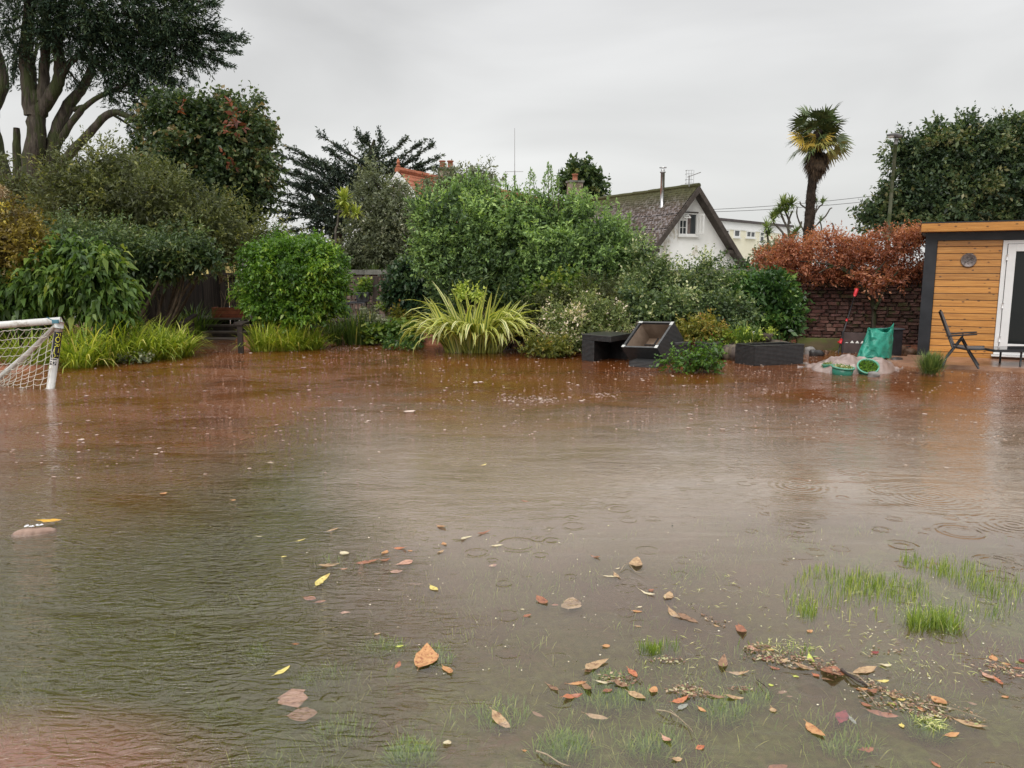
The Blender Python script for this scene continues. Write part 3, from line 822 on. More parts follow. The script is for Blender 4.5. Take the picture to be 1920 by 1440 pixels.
for pa, pb, ya, yb, nv in ((1349, 1360, 430, 448, 1), (1369, 1380, 430, 445, 1), (1392, 1408, 433, 446, 2), (1417, 1425, 434, 457, 1), (1456, 1463, 437, 452, 1)):
    a0, a1 = ka(pa), ka(pb)
    ym = k0[1] + ke[1] * (a0 + a1) / 2
    z1, z0 = float(at(pa, ya, ym)[2]), float(at(pa, yb, ym)[2])
    m = MB()
    KB(m, a0, a0 + .09, .0, .08, z0, z1); KB(m, a1 - .09, a1, .0, .08, z0, z1); KB(m, a0 + .09, a1 - .09, 0, .08, z1 - .09, z1); KB(m, a0 + .09, a1 - .09, 0, .08, z0, z0 + .09)
    if nv == 2: KB(m, (a0 + a1) / 2 - .05, (a0 + a1) / 2 + .05, 0, .08, z0 + .09, z1 - .09)
    if pa == 1417: KB(m, a0 + .09, a1 - .09, 0, .08, z1 - .40, z1 - .30)
    KB(m, a0 - .1, a1 + .1, 0, .14, z0 - .08, z0 - .002)
    w_ = m.build('window', M_WHITE, blk)
    KB(MB(), a0 + .09, a1 - .09, .003, .02, z0 + .09, z1 - .09).build('pane', M_GLASSD, w_)

# ------------------------------------------------------------------ red-roofed house behind the shrubs
M_REDTILE = pmat('orange_red_tiles', (0.26, 0.085, 0.045), (0.46, 0.16, 0.085), 4, 0.8, 0.02, 12, rand=0)
M_BRICK = pmat('chimney_render', (0.20, 0.15, 0.11), (0.34, 0.29, 0.23), 4, 0.9, c3=(0.10, 0.09, 0.05), p3=0.6)
M_POT = pmat('terracotta_pot', (0.28, 0.10, 0.06), (0.40, 0.16, 0.09), 5, 0.8)
h0 = at(753, 322, 30.0); h1 = at(1062, 372, 46.0)
he = (h1 - h0)[:2]; HL = float(np.linalg.norm(he)); he = he / HL; hn = np.array((he[1], -he[0]))   # hn: towards the viewer's right
HZ0, HZ1 = float(h0[2]), float(h0[2])
hs = thing('house', 'house with orange red tiled ridge roof and white bargeboards showing above the shrubs', 'house', (h0[0], h0[1], 0))
def HH(a, b, z): return (*(h0[:2] + he * a + hn * b), z)
HWd, HSl = 3.6, 1.05
m = MB()
m.add([HH(.15, -HWd, -1), HH(.15, HWd, -1), HH(.15, HWd, HZ0 - HWd * HSl - .1), HH(.15, 0, HZ0 - .15), HH(.15, -HWd, HZ0 - HWd * HSl - .1),
       HH(HL, -HWd, -1), HH(HL, HWd, -1), HH(HL, HWd, HZ0 - HWd * HSl - .1), HH(HL, 0, HZ0 - .15), HH(HL, -HWd, HZ0 - HWd * HSl - .1)],
      [(0, 1, 2, 3, 4), (9, 8, 7, 6, 5), (0, 5, 6, 1), (1, 6, 7, 2), (4, 9, 5, 0), (2, 7, 8, 3), (3, 8, 9, 4)])
m.build('wall', M_RENDER, hs)
m = MB()
for s in (-1, 1):
    for k in range(24):
        b0_, b1_ = s * 4.0 * k / 24, s * 4.0 * (k + 1) / 24
        z0_, z1_ = HZ0 - abs(b0_) * HSl, HZ0 - abs(b1_) * HSl + .03
        m.add([HH(-.25, b0_, z0_), HH(HL + .2, b0_, z0_), HH(HL + .2, b1_, z1_), HH(-.25, b1_, z1_), HH(-.25, b1_, z1_ - .05), HH(HL + .2, b1_, z1_ - .05)], [(0, 1, 2, 3), (3, 2, 5, 4)])
m.build('roof', M_REDTILE, hs)
m = MB()
for j in range(60):
    a_ = -.3 + j * HL / 58
    m.tube([HH(a_, 0, HZ0 + .04 + .012 * (j % 2)), HH(a_ + HL / 58 + .01, 0, HZ0 + .04 + .012 * (j % 2))], .12, 7)
m.build('ridge_tiles', M_REDTILE, hs, kind='stuff')
m = MB(); m.lathe(HH(-.22, 0, HZ0 + .12), [(.06, 0), (.09, .06), (.04, .12), (.07, .2), (.01, .34)], 8); m.build('finial', M_REDTILE, hs)
for s in (-1, 1):
    m = MB()
    m.hexa([HH(-.32, 0, HZ0 - .30), HH(-.32, s * 3.9, HZ0 - 3.9 * HSl - .30), HH(-.26, s * 3.9, HZ0 - 3.9 * HSl - .30), HH(-.26, 0, HZ0 - .30),
            HH(-.32, 0, HZ0 - .02), HH(-.32, s * 3.9, HZ0 - 3.9 * HSl - .02), HH(-.26, s * 3.9, HZ0 - 3.9 * HSl - .02), HH(-.26, 0, HZ0 - .02)])
    m.build('bargeboard', M_WHITE, hs)
def chim(px0, px1, ytop, D, label, pots):
    a = at((px0 + px1) / 2, ytop, D)
    w = (px1 - px0) / F * D
    c = thing('chimney_stack', label, 'chimney', (a[0], a[1], a[2] - 2.4))
    MB().box((a[0], a[1], a[2] - 1.2), (w, w * .8, 2.4), .3).build('stack', M_BRICK, c)
    MB().box((a[0], a[1], a[2] + .03), (w * 1.15, w * .95, .1), .3).build('cap', M_COPING, c)
    for dx in pots:
        m = MB(); m.lathe((a[0] + dx * w, a[1], a[2] + .08), [(.17, 0), (.13, .05), (.12, .26), (.16, .28), (.16, .33), (.1, .33), (.1, .1)], 12); m.build('pot', M_POT, c, True)
chim(824, 850, 318, 38.0, 'wide chimney stack with two terracotta pots beyond the grey green shrubs', (-.28, .28))
chim(1066, 1090, 342, 40.0, 'stubby cream chimney stack beside the small dark tree', (.0,))
ma = at(965, 345, 42.0)
mast = thing('radio_mast', 'very thin tall aerial mast behind the big green bush', 'aerial', (ma[0], ma[1], ma[2] - 2))
zt_ = float(at(965, 240, 42.0)[2]); zk_ = float(at(965, 320, 42.0)[2])
MB().tube([(ma[0], ma[1], ma[2] - 2), (ma[0], ma[1], zk_)], .035, 6).build('pole', M_ALU, mast)
MB().tube([(ma[0], ma[1], zk_), (ma[0], ma[1], zt_)], [.016, .010], 5).build('whip', M_ALU, mast)
m = MB(); m.tube([(ma[0] - .45, ma[1], zk_ - .05), (ma[0] + .45, ma[1], zk_ - .05)], .012, 5); m.build('crossbar', M_ALU, mast)
# glimpse of a yellow house between the far shrubs on the left
y0 = at(447, 452, 34.0); y1 = at(560, 452, 38.0)
yh = thing('house', 'small yellow house with low grey roof glimpsed between shrubs above the fence', 'house', (y0[0], y0[1], 0))
M_YEL = pmat('yellow_render', (0.68, 0.55, 0.20), (0.75, 0.62, 0.26), 2, 0.8)
M_SLATE = pmat('grey_slate', (0.10, 0.10, 0.10), (0.18, 0.17, 0.16), 5, 0.7)
a_ = float(at(460, 456, 34.0)[2])
e_ = (y1 - y0)[:2]; l_ = float(np.linalg.norm(e_)); e_ = e_ / l_; n_ = np.array((-e_[1], e_[0]))
def YY_(a, b, z): return (*(y0[:2] + e_ * a + n_ * b), z)
m = MB(); m.hexa([YY_(-1.5, 0, -1), YY_(l_, 0, -1), YY_(l_, 5, -1), YY_(-1.5, 5, -1), YY_(-1.5, 0, a_), YY_(l_, 0, a_), YY_(l_, 5, a_), YY_(-1.5, 5, a_)]); m.build('wall', M_YEL, yh)
zr_ = float(at(520, 446, 37.0)[2])
m = MB(); m.add([YY_(-1.7, -.3, a_ + .003), YY_(l_ + .3, -.3, a_ + .003), YY_(l_ + .3, 5.3, a_ + .003), YY_(-1.7, 5.3, a_ + .003), YY_(.8, 2.5, zr_), YY_(l_ - .6, 2.5, zr_)], [(0, 1, 5, 4), (2, 3, 4, 5), (1, 2, 5), (3, 0, 4), (3, 2, 1, 0)]); m.build('roof', M_SLATE, yh)
m = MB()
m.hexa([YY_(-.2, -.06, a_ - 1.3), YY_(.7, -.06, a_ - 1.3), YY_(.7, -.004, a_ - 1.3), YY_(-.2, -.004, a_ - 1.3), YY_(-.2, -.06, a_ - .3), YY_(.7, -.06, a_ - .3), YY_(.7, -.004, a_ - .3), YY_(-.2, -.004, a_ - .3)]); m.build('window', M_WHITE, yh)

# ------------------------------------------------------------------ overhead lines, street lamp
M_CABLE = pmat('cable', (0.08, 0.08, 0.08), (0.1, 0.1, 0.1), 4, 0.6)
for (ya, yb, lab) in ((388, 358, 'upper of two thin overhead cables passing behind the palm trunk'), (390, 370, 'lower of two thin overhead cables passing behind the palm trunk')):
    A_, B_ = at(1180, ya + 8, 44), at(1800, yb - 14, 40)
    pts = [A_ + (B_ - A_) * f - np.array((0, 0, 1)) * (4 * f * (1 - f)) * .35 for f in np.linspace(0, 1, 26)]
    m = MB(); m.tube(pts, .014, 5); free(m.build('overhead_cable', M_CABLE), lab, 'cable', 'overhead cables')
M_LAMPP = pmat('green_grey_post', (0.085, 0.10, 0.062), (0.15, 0.165, 0.11), 4, 0.6, c3=(0.06, 0.085, 0.03), p3=.55)
M_LAMPH = pmat('lamp_head_grey', (0.10, 0.10, 0.10), (0.17, 0.17, 0.165), 4, 0.4)
M_LENS = pmat('lamp_lens', (0.55, 0.55, 0.52), (0.65, 0.65, 0.62), 4, 0.15)
lt = at(1680, 264, 27.0); lb = at(1672, 440, 27.0)
lamp = thing('street_lamp', 'green grey street lamp post in front of the large dark tree', 'street lamp', (lb[0] - .02, lb[1], 0))
m = MB(); m.tube([(lt[0] - .12, lt[1], 0), (lt[0] - .07, lt[1], 1.9), (lt[0] - .065, lt[1], 2.0), (lt[0], lt[1], lt[2])], [.095, .09, .065, .055], 12); m.build('post', M_LAMPP, lamp, True)
hc = at(1676, 256, 27.0)
rows = []
m = MB()
nsx = 10
for i, f in enumerate(np.linspace(0, 1, nsx)):
    x_ = hc[0] + .25 - f * .50
    w_ = .10 * math.sin(math.pi * min(.97, f * .85 + .12)) ** .6
    zt2 = hc[2] + .10 - .02 * f + .035 * math.sin(f * 3.1); zb2 = hc[2] - .07 + .13 * max(0, f - .25)
    for k in range(8):
        t_ = 2 * math.pi * k / 8
        m.v.append((x_, hc[1] + math.cos(t_) * w_ * 1.3, (zt2 + zb2) / 2 + math.sin(t_) * (zt2 - zb2) / 2 * (.35 + .65 * math.sin(math.pi * min(.95, f * .8 + .15)))))
for i in range(nsx - 1):
    for k in range(8):
        m.f.append((i * 8 + k, i * 8 + (k + 1) % 8, (i + 1) * 8 + (k + 1) % 8, (i + 1) * 8 + k)); m.m.append(0)
m.f.append(tuple(range(8))); m.m.append(0); m.f.append(tuple((nsx - 1) * 8 + k for k in range(7, -1, -1))); m.m.append(0)
m.build('lamp_head', M_LAMPH, lamp, True)
m = MB(); m.lathe((hc[0] - .10, hc[1], hc[2] - .01), [(.11, .02), (.09, -.03), (.001, -.055)], 12); m.build('lens', M_LENS, lamp, True)
m = MB(); m.tube([(lt[0], lt[1], lt[2] - .12), (lt[0] + .01, lt[1], lt[2] + .06)], .062, 10); m.build('bracket', M_LAMPH, lamp, True)
# ------------------------------------------------------------------ foliage materials (real leaf colours)
L_DARK = leafmat('leaf_dark_green', [(0.0, (0.018, 0.032, 0.014)), (0.45, (0.040, 0.070, 0.026)), (0.75, (0.075, 0.110, 0.036)), (1.0, (0.14, 0.15, 0.05))])
L_SYC = leafmat('leaf_sycamore', [(0.0, (0.022, 0.040, 0.018)), (0.45, (0.050, 0.080, 0.032)), (0.75, (0.085, 0.115, 0.045)), (0.97, (0.125, 0.14, 0.055)), (1.0, (0.17, 0.10, 0.045))])
L_OAK = leafmat('leaf_holm_oak', [(0.0, (0.020, 0.036, 0.020)), (0.5, (0.055, 0.088, 0.040)), (0.8, (0.105, 0.135, 0.055)), (1.0, (0.18, 0.17, 0.08))])
L_CYP = leafmat('cypress_needles', [(0.0, (0.012, 0.024, 0.015)), (0.5, (0.028, 0.050, 0.030)), (1.0, (0.065, 0.090, 0.040))], rough=0.6, spec=0.25, trans=0.12)
L_CYP2 = leafmat('far_cypress_needles', [(0.0, (0.020, 0.030, 0.026)), (0.5, (0.040, 0.058, 0.042)), (1.0, (0.080, 0.095, 0.058))], rough=0.7, spec=0.2, trans=0.12)
L_BRIGHT = leafmat('leaf_fresh_green', [(0.0, (0.045, 0.075, 0.038)), (0.4, (0.120, 0.190, 0.070)), (0.75, (0.20, 0.300, 0.105)), (1.0, (0.33, 0.44, 0.16))], rough=0.5, trans=0.35)
L_OLIVE = leafmat('leaf_olive', [(0.0, (0.045, 0.052, 0.022)), (0.45, (0.090, 0.105, 0.040)), (0.8, (0.155, 0.165, 0.055)), (1.0, (0.28, 0.26, 0.08))], rough=0.5, trans=0.3)
L_YELB = leafmat('leaf_yellow_brown', [(0.0, (0.07, 0.05, 0.015)), (0.4, (0.16, 0.12, 0.025)), (0.8, (0.26, 0.20, 0.035)), (1.0, (0.5, 0.42, 0.08))], trans=0.3)
L_CLIMB = leafmat('leaf_climber', [(0.0, (0.030, 0.060, 0.016)), (0.45, (0.075, 0.135, 0.028)), (0.8, (0.14, 0.20, 0.035)), (1.0, (0.27, 0.30, 0.06))], trans=0.35)
L_BOX = leafmat('leaf_rounded_bush', [(0.0, (0.035, 0.080, 0.014)), (0.45, (0.085, 0.170, 0.025)), (0.8, (0.165, 0.270, 0.035)), (1.0, (0.30, 0.38, 0.06))], rough=0.35, spec=0.5, trans=0.35)
L_GREY = leafmat('leaf_grey_green', [(0.0, (0.060, 0.070, 0.040)), (0.45, (0.125, 0.145, 0.085)), (0.8, (0.20, 0.215, 0.13)), (1.0, (0.46, 0.45, 0.36))], rough=0.55, trans=0.25)
L_VARI = leafmat('leaf_variegated', [(0.0, (0.035, 0.060, 0.028)), (0.45, (0.085, 0.125, 0.050)), (0.75, (0.17, 0.22, 0.08)), (1.0, (0.50, 0.50, 0.30))], trans=0.3)
L_LAUREL = leafmat('leaf_laurel', [(0.0, (0.020, 0.050, 0.016)), (0.5, (0.048, 0.105, 0.028)), (0.8, (0.09, 0.17, 0.04)), (1.0, (0.2, 0.28, 0.07))], rough=0.3, spec=0.5, trans=0.3)
L_RED = leafmat('leaf_russet', [(0.0, (0.12, 0.045, 0.030)), (0.4, (0.26, 0.092, 0.052)), (0.75, (0.38, 0.155, 0.080)), (1.0, (0.48, 0.26, 0.15))], trans=0.35)
L_RUST = leafmat('leaf_rust_dull', [(0.0, (0.07, 0.025, 0.015)), (0.6, (0.17, 0.05, 0.03)), (1.0, (0.28, 0.10, 0.05))])
L_LIME = leafmat('leaf_lime', [(0.0, (0.08, 0.12, 0.02)), (0.5, (0.20, 0.27, 0.045)), (1.0, (0.42, 0.46, 0.10))], trans=0.35)
L_FLOW = leafmat('leaf_pink_cream', [(0.0, (0.07, 0.095, 0.035)), (0.5, (0.16, 0.20, 0.07)), (0.82, (0.27, 0.29, 0.11)), (0.9, (0.62, 0.52, 0.42)), (1.0, (0.7, 0.60, 0.5))], trans=0.3)
L_IVY = leafmat('leaf_dark_ivy', [(0.0, (0.012, 0.030, 0.016)), (0.5, (0.032, 0.065, 0.030)), (1.0, (0.09, 0.13, 0.05))], rough=0.35, spec=0.5)
L_AUT = leafmat('leaf_autumn', [(0.0, (0.07, 0.09, 0.02)), (0.4, (0.17, 0.17, 0.03)), (0.7, (0.30, 0.22, 0.05)), (1.0, (0.33, 0.10, 0.05))], trans=0.3)

def plant(name, label, cat, lobes, Y, mat, n, ll, lw, stems=None, group=None, part='foliage', base=None, depth=0.8, smat=None, **kw):
    L3 = pxlobes(lobes, Y, depth)
    if base is None:
        b = np.mean([c for c, _ in L3], 0); base = (b[0], b[1], 0.0)
    th = thing(name, label, cat, base, group)
    V, Fq, T = foliage(L3, n, ll, lw, **kw)
    o = np_mesh(part, V, Fq, mat, th, tint=T)
    o['kind'] = 'stuff'
    ms = MB()
    if stems is None:
        stems = 5
    if isinstance(stems, int):
        for k in range(stems):
            c, rad = R.choice(L3)
            tip = c + np.array((R.uniform(-.6, .6) * rad[0], R.uniform(-.3, .5) * rad[1], R.uniform(-.1, .6) * rad[2]))
            b0 = np.array((base[0] + R.uniform(-.25, .25), base[1] + R.uniform(-.15, .15), -0.12))
            midp = (b0 + tip) / 2 + np.array((R.uniform(-.2, .2), 0, R.uniform(0, .2)))
            rr = max(.018, 0.018 * float(np.linalg.norm(tip - b0)))
            bark_tube(ms, [b0, midp, tip], rr, rr * .3, 6, seg=3)
        for k in range(stems * 3 if stems >= 5 else 0):          # thin bare twigs that poke out of the leaves
            c, rad = R.choice(L3)
            dv = np.array((R.gauss(0, .6), -abs(R.gauss(0, .5)) - .1, abs(R.gauss(0, .8)) + .15)); dv /= np.linalg.norm(dv)
            p0_, p1_ = c + dv * rad * .45, c + dv * rad * R.uniform(.98, 1.22) + np.array((0, 0, .05))
            bark_tube(ms, [p0_, (p0_ + p1_) / 2 + np.array((R.uniform(-.05, .05), 0, R.uniform(-.03, .05))), p1_], .009, .004, 4, seg=2)
        ms.build('stem', smat or M_STEM, th, True, kind='stuff')
    return th

# --- the tall many-stemmed cypress at the top left
D1 = 25.0
base = at(62, 600, D1); base[2] = 0
cy = thing('cypress_tree', 'huge multi stemmed dark cypress tree at the top left with bare lower trunks', 'tree', base)
A = lambda px, py, dy=0.0: at(px, py, D1 + dy)
def limb(name, pts, r0, r1, n=12):
    m = MB()
    bark_tube(m, pts, r0, r1, n, 0.05, 6)
    return m.build(name, M_BARK, cy, True)
px2m = D1 / F
root = np.array((base[0], base[1], -0.2))
limb('trunk', [root + (0.0, 0, 0), A(62, 480), A(58, 345), A(68, 262), A(66, 205), A(60, 170)], .40, .20)
limb('trunk', [root + (.25, .2, 0), A(80, 470), A(93, 345, .3), A(101, 270, .3), A(124, 205, .4), A(156, 163, .4), A(176, 118, .4)], .33, .10)
limb('trunk', [root + (-.3, .3, 0), A(36, 450, .4), A(34, 345, .4), A(32, 290, .4), A(31, 240, .4)], .22, .09)
limb('trunk', [root + (-.6, .2, 0), A(22, 480, .5), A(10, 355, .5), A(-6, 280, .5), A(-14, 215, .5), A(6, 155, .5), A(-8, 90, .5)], .30, .13)
limb('limb', [A(62, 215), A(54, 150), A(50, 85), A(56, 10), A(62, -60)], .25, .12)
limb('limb', [A(72, 215), A(98, 175), A(112, 140), A(108, 80), A(118, 10), A(126, -60)], .22, .1)
limb('limb', [A(104, 165), A(125, 125), A(150, 100), A(176, 60)], .13, .05)
limb('limb', [A(80, 190), A(84, 120), A(88, 50), A(92, -20)], .18, .08)
limb('limb', [A(106, 275, .3), A(140, 222, .2), A(172, 190), A(214, 168), A(262, 150)], .12, .04)
limb('limb', [A(138, 206, .4), A(152, 200, .3), A(165, 198, .2)], .07, .05)
limb('limb', [A(92, 352, .3), A(122, 300), A(160, 258, -.2), A(207, 212, -.3), A(246, 220, -.3), A(296, 226, -.3), A(330, 232, -.3)], .17, .04)
cl = [(30, -40, 90, 50), (110, 0, 100, 56), (62, 50, 40, 34, -.6), (130, 70, 44, 34, -.4), (200, 20, 120, 48), (300, 35, 90, 38), (340, 76, 56, 22), (290, 95, 72, 26), (225, 105, 70, 34),
      (180, 70, 60, 40), (262, 145, 56, 20), (300, 182, 38, 15), (258, 200, 36, 13), (285, 226, 34, 9), (320, 0, 56, 22), (222, 150, 36, 16), (34, 100, 22, 22, -.3)]
L3 = pxlobes(cl, D1, 0.8)
V, Fq, T = foliage(L3, 80000, .092, .030, seed=11, puff=.24, sprig=.55, lps=20, up=.0, out=1.35, spread=.5, droop=.05, flat=.6, fill=.05, tone=.35, mean=.46, rag=.45, grav=.06)
o = np_mesh('crown', V, Fq, L_CYP, cy, tint=T); o['kind'] = 'stuff'
# long feathery sprays reaching out to the right
def sprays(tips, D, mat, parent, n_per, seed, ll=.12, lw=.035, w=.22, name='spray', hang=.25, dens=1.0, sp=1.0, br=None, brm=M_BARK, r0=.05):
    r = np.random.default_rng(seed)
    P, Ax, T = [], [], []
    mb = MB()
    for tp in tips:
        pts = [at(p[0], p[1], D + (p[2] if len(p) > 2 else 0)) for p in tp]
        bark_tube(mb, pts, r0, .012, 6, .04, 4)
        pts = np.array(pts)
        seglen = np.linalg.norm(np.diff(pts, axis=0), axis=1)
        cum = np.concatenate(([0], np.cumsum(seglen))); tot = cum[-1]
        n = int(n_per * tot * dens)
        nsub = max(4, int(tot / .13))
        s0 = r.uniform(.12, 1.0, nsub) ** .8 * tot
        for s_ in s0:
            i = min(np.searchsorted(cum, s_) - 1, len(pts) - 2)
            f = (s_ - cum[i]) / seglen[i]
            b = pts[i] * (1 - f) + pts[i + 1] * f
            d = unit(pts[i + 1] - pts[i])
            rem = 1 - .75 * (s_ / tot)
            sd_ = unit(d * .9 + r.normal(size=3) * np.array((.55, .75, .40)) * sp + np.array((0, 0, .12)))
            L_ = w * (0.45 + rem * 1.5) * r.uniform(.6, 1.2)
            k = max(6, int(n / nsub))
            q = np.linspace(0, 1, k)[:, None]
            pp = b + sd_ * q * L_ - np.array((0, 0, 1)) * (q * L_) ** 2 * hang + r.normal(size=(k, 3)) * .035
            P.append(pp); Ax.append(unit(sd_ + r.normal(size=(k, 3)) * .5 + np.array((0, 0, -.15)))); T.append(np.full(k, .45 + r.normal() * .14) + r.normal(size=k) * .12 + (q[:, 0] - .5) * .2)
        mt = pts[-1]
        k = 10
        P.append(mt - d * np.linspace(0, .3, k)[:, None] + r.normal(size=(k, 3)) * .02); Ax.append(unit(d + r.normal(size=(k, 3)) * .25)); T.append(np.full(k, .5))
    P = np.concatenate(P); Ax = np.concatenate(Ax); T = np.concatenate(T)
    sz = r.uniform(.7, 1.3, len(P))
    V, Fq = leaf_quads(P, Ax, ll * sz, lw * sz, .35, .1, r)
    o = np_mesh(name, V, Fq, mat, parent, tint=np.clip(T, .01, .99)); o['kind'] = 'stuff'
    b = mb.build('branch', brm, parent, True, kind='stuff')
    return o
tips = [[(260, 50), (350, 70), (420, 78)], [(250, 60), (350, 90), (410, 112)], [(260, 80), (340, 108), (395, 128)], [(240, 30), (340, 45), (430, 66)], [(220, 100), (280, 130), (330, 150)], [(180, 60), (220, 120), (250, 165)], [(300, 0), (360, 0), (412, 12)], [(180, 30), (300, 20), (395, 8)], [(200, 50), (330, 45), (452, 86)], [(190, 70), (320, 85), (428, 122)], [(220, 60), (360, 60), (448, 72)], [(210, 90), (300, 120), (362, 138)], [(200, 100), (290, 140), (340, 163)],
        [(160, 110), (240, 160), (322, 186)], [(214, 168), (262, 180), (318, 200)], [(207, 212), (250, 240), (262, 258)], [(240, 218), (275, 245), (262, 262)], [(160, 90), (190, 130), (210, 190)], [(110, 110), (130, 135), (150, 160)], [(230, 10), (330, -10), (400, -20)],
        [(50, 60), (30, 110), (26, 150)], [(70, 80), (60, 140), (52, 175)], [(280, 60), (380, 90), (440, 98)], [(250, 190), (290, 205), (330, 212)], [(60, 40), (20, 60), (-20, 90)]]
sprays(tips, D1, L_CYP, cy, 320, 5, .095, .030, .42, 'spray', .10)

# --- big dark round-headed tree behind the left shrubs
th = plant('sycamore_tree', 'dark round headed leafy tree with a rusty red streak left of the gap of sky', 'tree',
      [(400, 262, 95, 62), (345, 268, 70, 70), (455, 290, 62, 72), (380, 340, 105, 70), (440, 360, 70, 62), (310, 330, 62, 60), (425, 225, 50, 36), (345, 215, 46, 30), (478, 262, 26, 30), (270, 385, 80, 46), (430, 405, 45, 30)],
      21.0, L_SYC, 78000, .098, .060, stems=0, part='crown', seed=3, puff=.25, sprig=.34, lps=10, up=.35, tone=.46, mean=.40, rag=.55, flat=.35, droop=.2, fill=.12)
tb = ORG[th.name]
m = MB()
bark_tube(m, [(tb[0], tb[1], -.1), (tb[0] + .1, tb[1], 1.6), at(385, 330, 21.3)], .30, .12, 10)
for q_ in ((330, 240), (430, 250), (470, 300), (300, 330)): bark_tube(m, [at(385, 400, 21.2), at((385 + q_[0]) / 2, (390 + q_[1]) / 2, 21.2), at(*q_, 21.2)], .12, .03, 7)
m.build('trunk', M_BARK, th, True)
V, Fq, T = foliage(pxlobes([(438, 214, 4, 20), (445, 245, 4, 18), (428, 296, 6, 6), (340, 200, 8, 3)], 19.7, .6), 130, .10, .05, seed=9, puff=.4, sprig=.18, lps=7, mean=.5, zmin=.1)
put(np_mesh('russet_foliage', V, Fq, L_RUST, th, tint=T), 'stuff', 'streak of rusty red leaves')

# --- olive shrubs on the left
plant('olive_green_shrub', 'big loose olive green shrub in front of the round headed dark tree', 'shrub',
      [(250, 380, 110, 62), (340, 420, 95, 62), (160, 400, 75, 66), (200, 330, 75, 48), (395, 440, 50, 52), (270, 460, 120, 50), (130, 345, 40, 40), (380, 462, 62, 34), (235, 500, 55, 28), (420, 468, 34, 26)],
      17.0, L_OLIVE, 70000, .072, .024, 9, seed=21, puff=.32, sprig=.36, lps=14, up=.45, spread=.7, tone=.32, mean=.36, rag=.4, fill=.2)
plant('dark_leafy_shrub', 'darker leafy shrub hanging low over the dark fence boards', 'shrub',
      [(250, 500, 60, 30), (310, 490, 56, 26), (370, 482, 46, 18), (200, 490, 40, 30), (240, 528, 36, 18)], 15.6, L_DARK, 15000, .075, .042, 4, seed=22, puff=.33, sprig=.22, lps=9, tone=.3, mean=.5, droop=.3)
plant('thin_shrub', 'thin airy olive shrub standing against the gap of sky', 'shrub',
      [(470, 450, 34, 34), (505, 470, 28, 24), (455, 485, 26, 26), (520, 445, 14, 20)], 19.0, L_OLIVE, 5200, .07, .028, 5, seed=23, puff=.4, sprig=.4, lps=10, up=.6, mean=.45, fill=.1, rag=.6)
plant('twiggy_shrub', 'brownish twiggy shrub at the foot of the cypress trunks', 'shrub',
      [(70, 395, 42, 50), (40, 350, 34, 30), (100, 420, 40, 34), (60, 440, 50, 30)], 19.5, L_OLIVE, 9000, .07, .03, 8, seed=24, puff=.4, sprig=.4, lps=10, up=.5, mean=.28, fill=.15, rag=.5)
plant('golden_shrub', 'golden brown leafy shrub at the left edge above the white goal', 'shrub',
      [(10, 440, 55, 48), (50, 460, 48, 40), (-30, 470, 50, 50), (70, 490, 30, 26), (20, 500, 50, 26), (-60, 430, 60, 50)], 13.6, L_YELB, 20000, .05, .027, 5, seed=25, puff=.35, sprig=.24, lps=12, up=.2, mean=.36, tone=.36)
plant('broadleaf_climber', 'glossy climber with drooping bright green leaves behind the golden sedge bed', 'climber',
      [(150, 520, 60, 42), (195, 555, 42, 36), (90, 530, 50, 40), (120, 480, 40, 28), (180, 495, 34, 24), (60, 560, 46, 36), (215, 570, 24, 26), (20, 560, 46, 40)], 13.6, L_CLIMB, 17000, .115, .055, 5, seed=26, puff=.34, sprig=.26, lps=7, up=-.1, tone=.34, mean=.38, droop=.5, grav=.5, flat=.3, fill=.28)
plant('pale_willow_leaf_shrub', 'pale narrow leaved shrub patch between the olive shrub and the climber', 'shrub',
      [(200, 455, 60, 40), (150, 450, 40, 40), (330, 455, 46, 26)], 15.4, L_VARI, 9000, .06, .02, 4, seed=27, puff=.33, sprig=.3, lps=12, up=.4, mean=.38, rag=.5)

# --- the layered cypress in the middle
D2 = 32.0
b = at(632, 560, D2); b[2] = 0
cz = thing('cypress_tree', 'dark layered cypress with long feathery level branches beside the gap of sky', 'tree', b)
m = MB()
bark_tube(m, [(b[0], b[1], -.2), at(634, 450, D2), at(650, 380, D2), at(690, 300, D2), at(702, 262, D2)], .34, .05, 10)
bark_tube(m, [at(636, 450, D2), at(600, 380, D2), at(575, 345, D2)], .16, .05, 8)
m.build('trunk', M_BARK, cz, True)
tp = [[(690, 310), (650, 285), (601, 254)], [(670, 350), (610, 310), (541, 277)], [(660, 370), (600, 325), (530, 293)], [(650, 385), (590, 345), (520, 314)], [(640, 400), (580, 355), (522, 336)], [(640, 410), (575, 372), (514, 360)],
      [(636, 425), (570, 390), (508, 373)], [(634, 432), (590, 408), (530, 413)], [(634, 440), (595, 425), (548, 434)], [(690, 320), (695, 280), (669, 248)], [(700, 310), (712, 270), (710, 249)], [(705, 300), (735, 285), (759, 262)],
      [(700, 320), (745, 300), (789, 268)], [(705, 340), (755, 310), (806, 273)], [(700, 360), (760, 320), (820, 297)], [(700, 350), (770, 325), (811, 315)], [(690, 330), (640, 300), (618, 282)], [(680, 340), (630, 320), (560, 300)],
      [(660, 390), (610, 370), (540, 345)], [(650, 405), (610, 395), (535, 385)], [(640, 435), (600, 440), (560, 445)], [(700, 290), (690, 265), (682, 258)], [(670, 400), (700, 380), (740, 360)], [(650, 430), (690, 420), (730, 410)],
      [(655, 380), (620, 350), (556, 322)], [(665, 365), (640, 330), (600, 306)], [(640, 420), (605, 405), (520, 398)], [(640, 445), (625, 455), (590, 455)], [(700, 330), (740, 320), (775, 300)]]
sprays(tp, D2, L_CYP2, cz, 230, 8, .13, .045, .34, 'spray', .04, r0=.06, sp=.45)
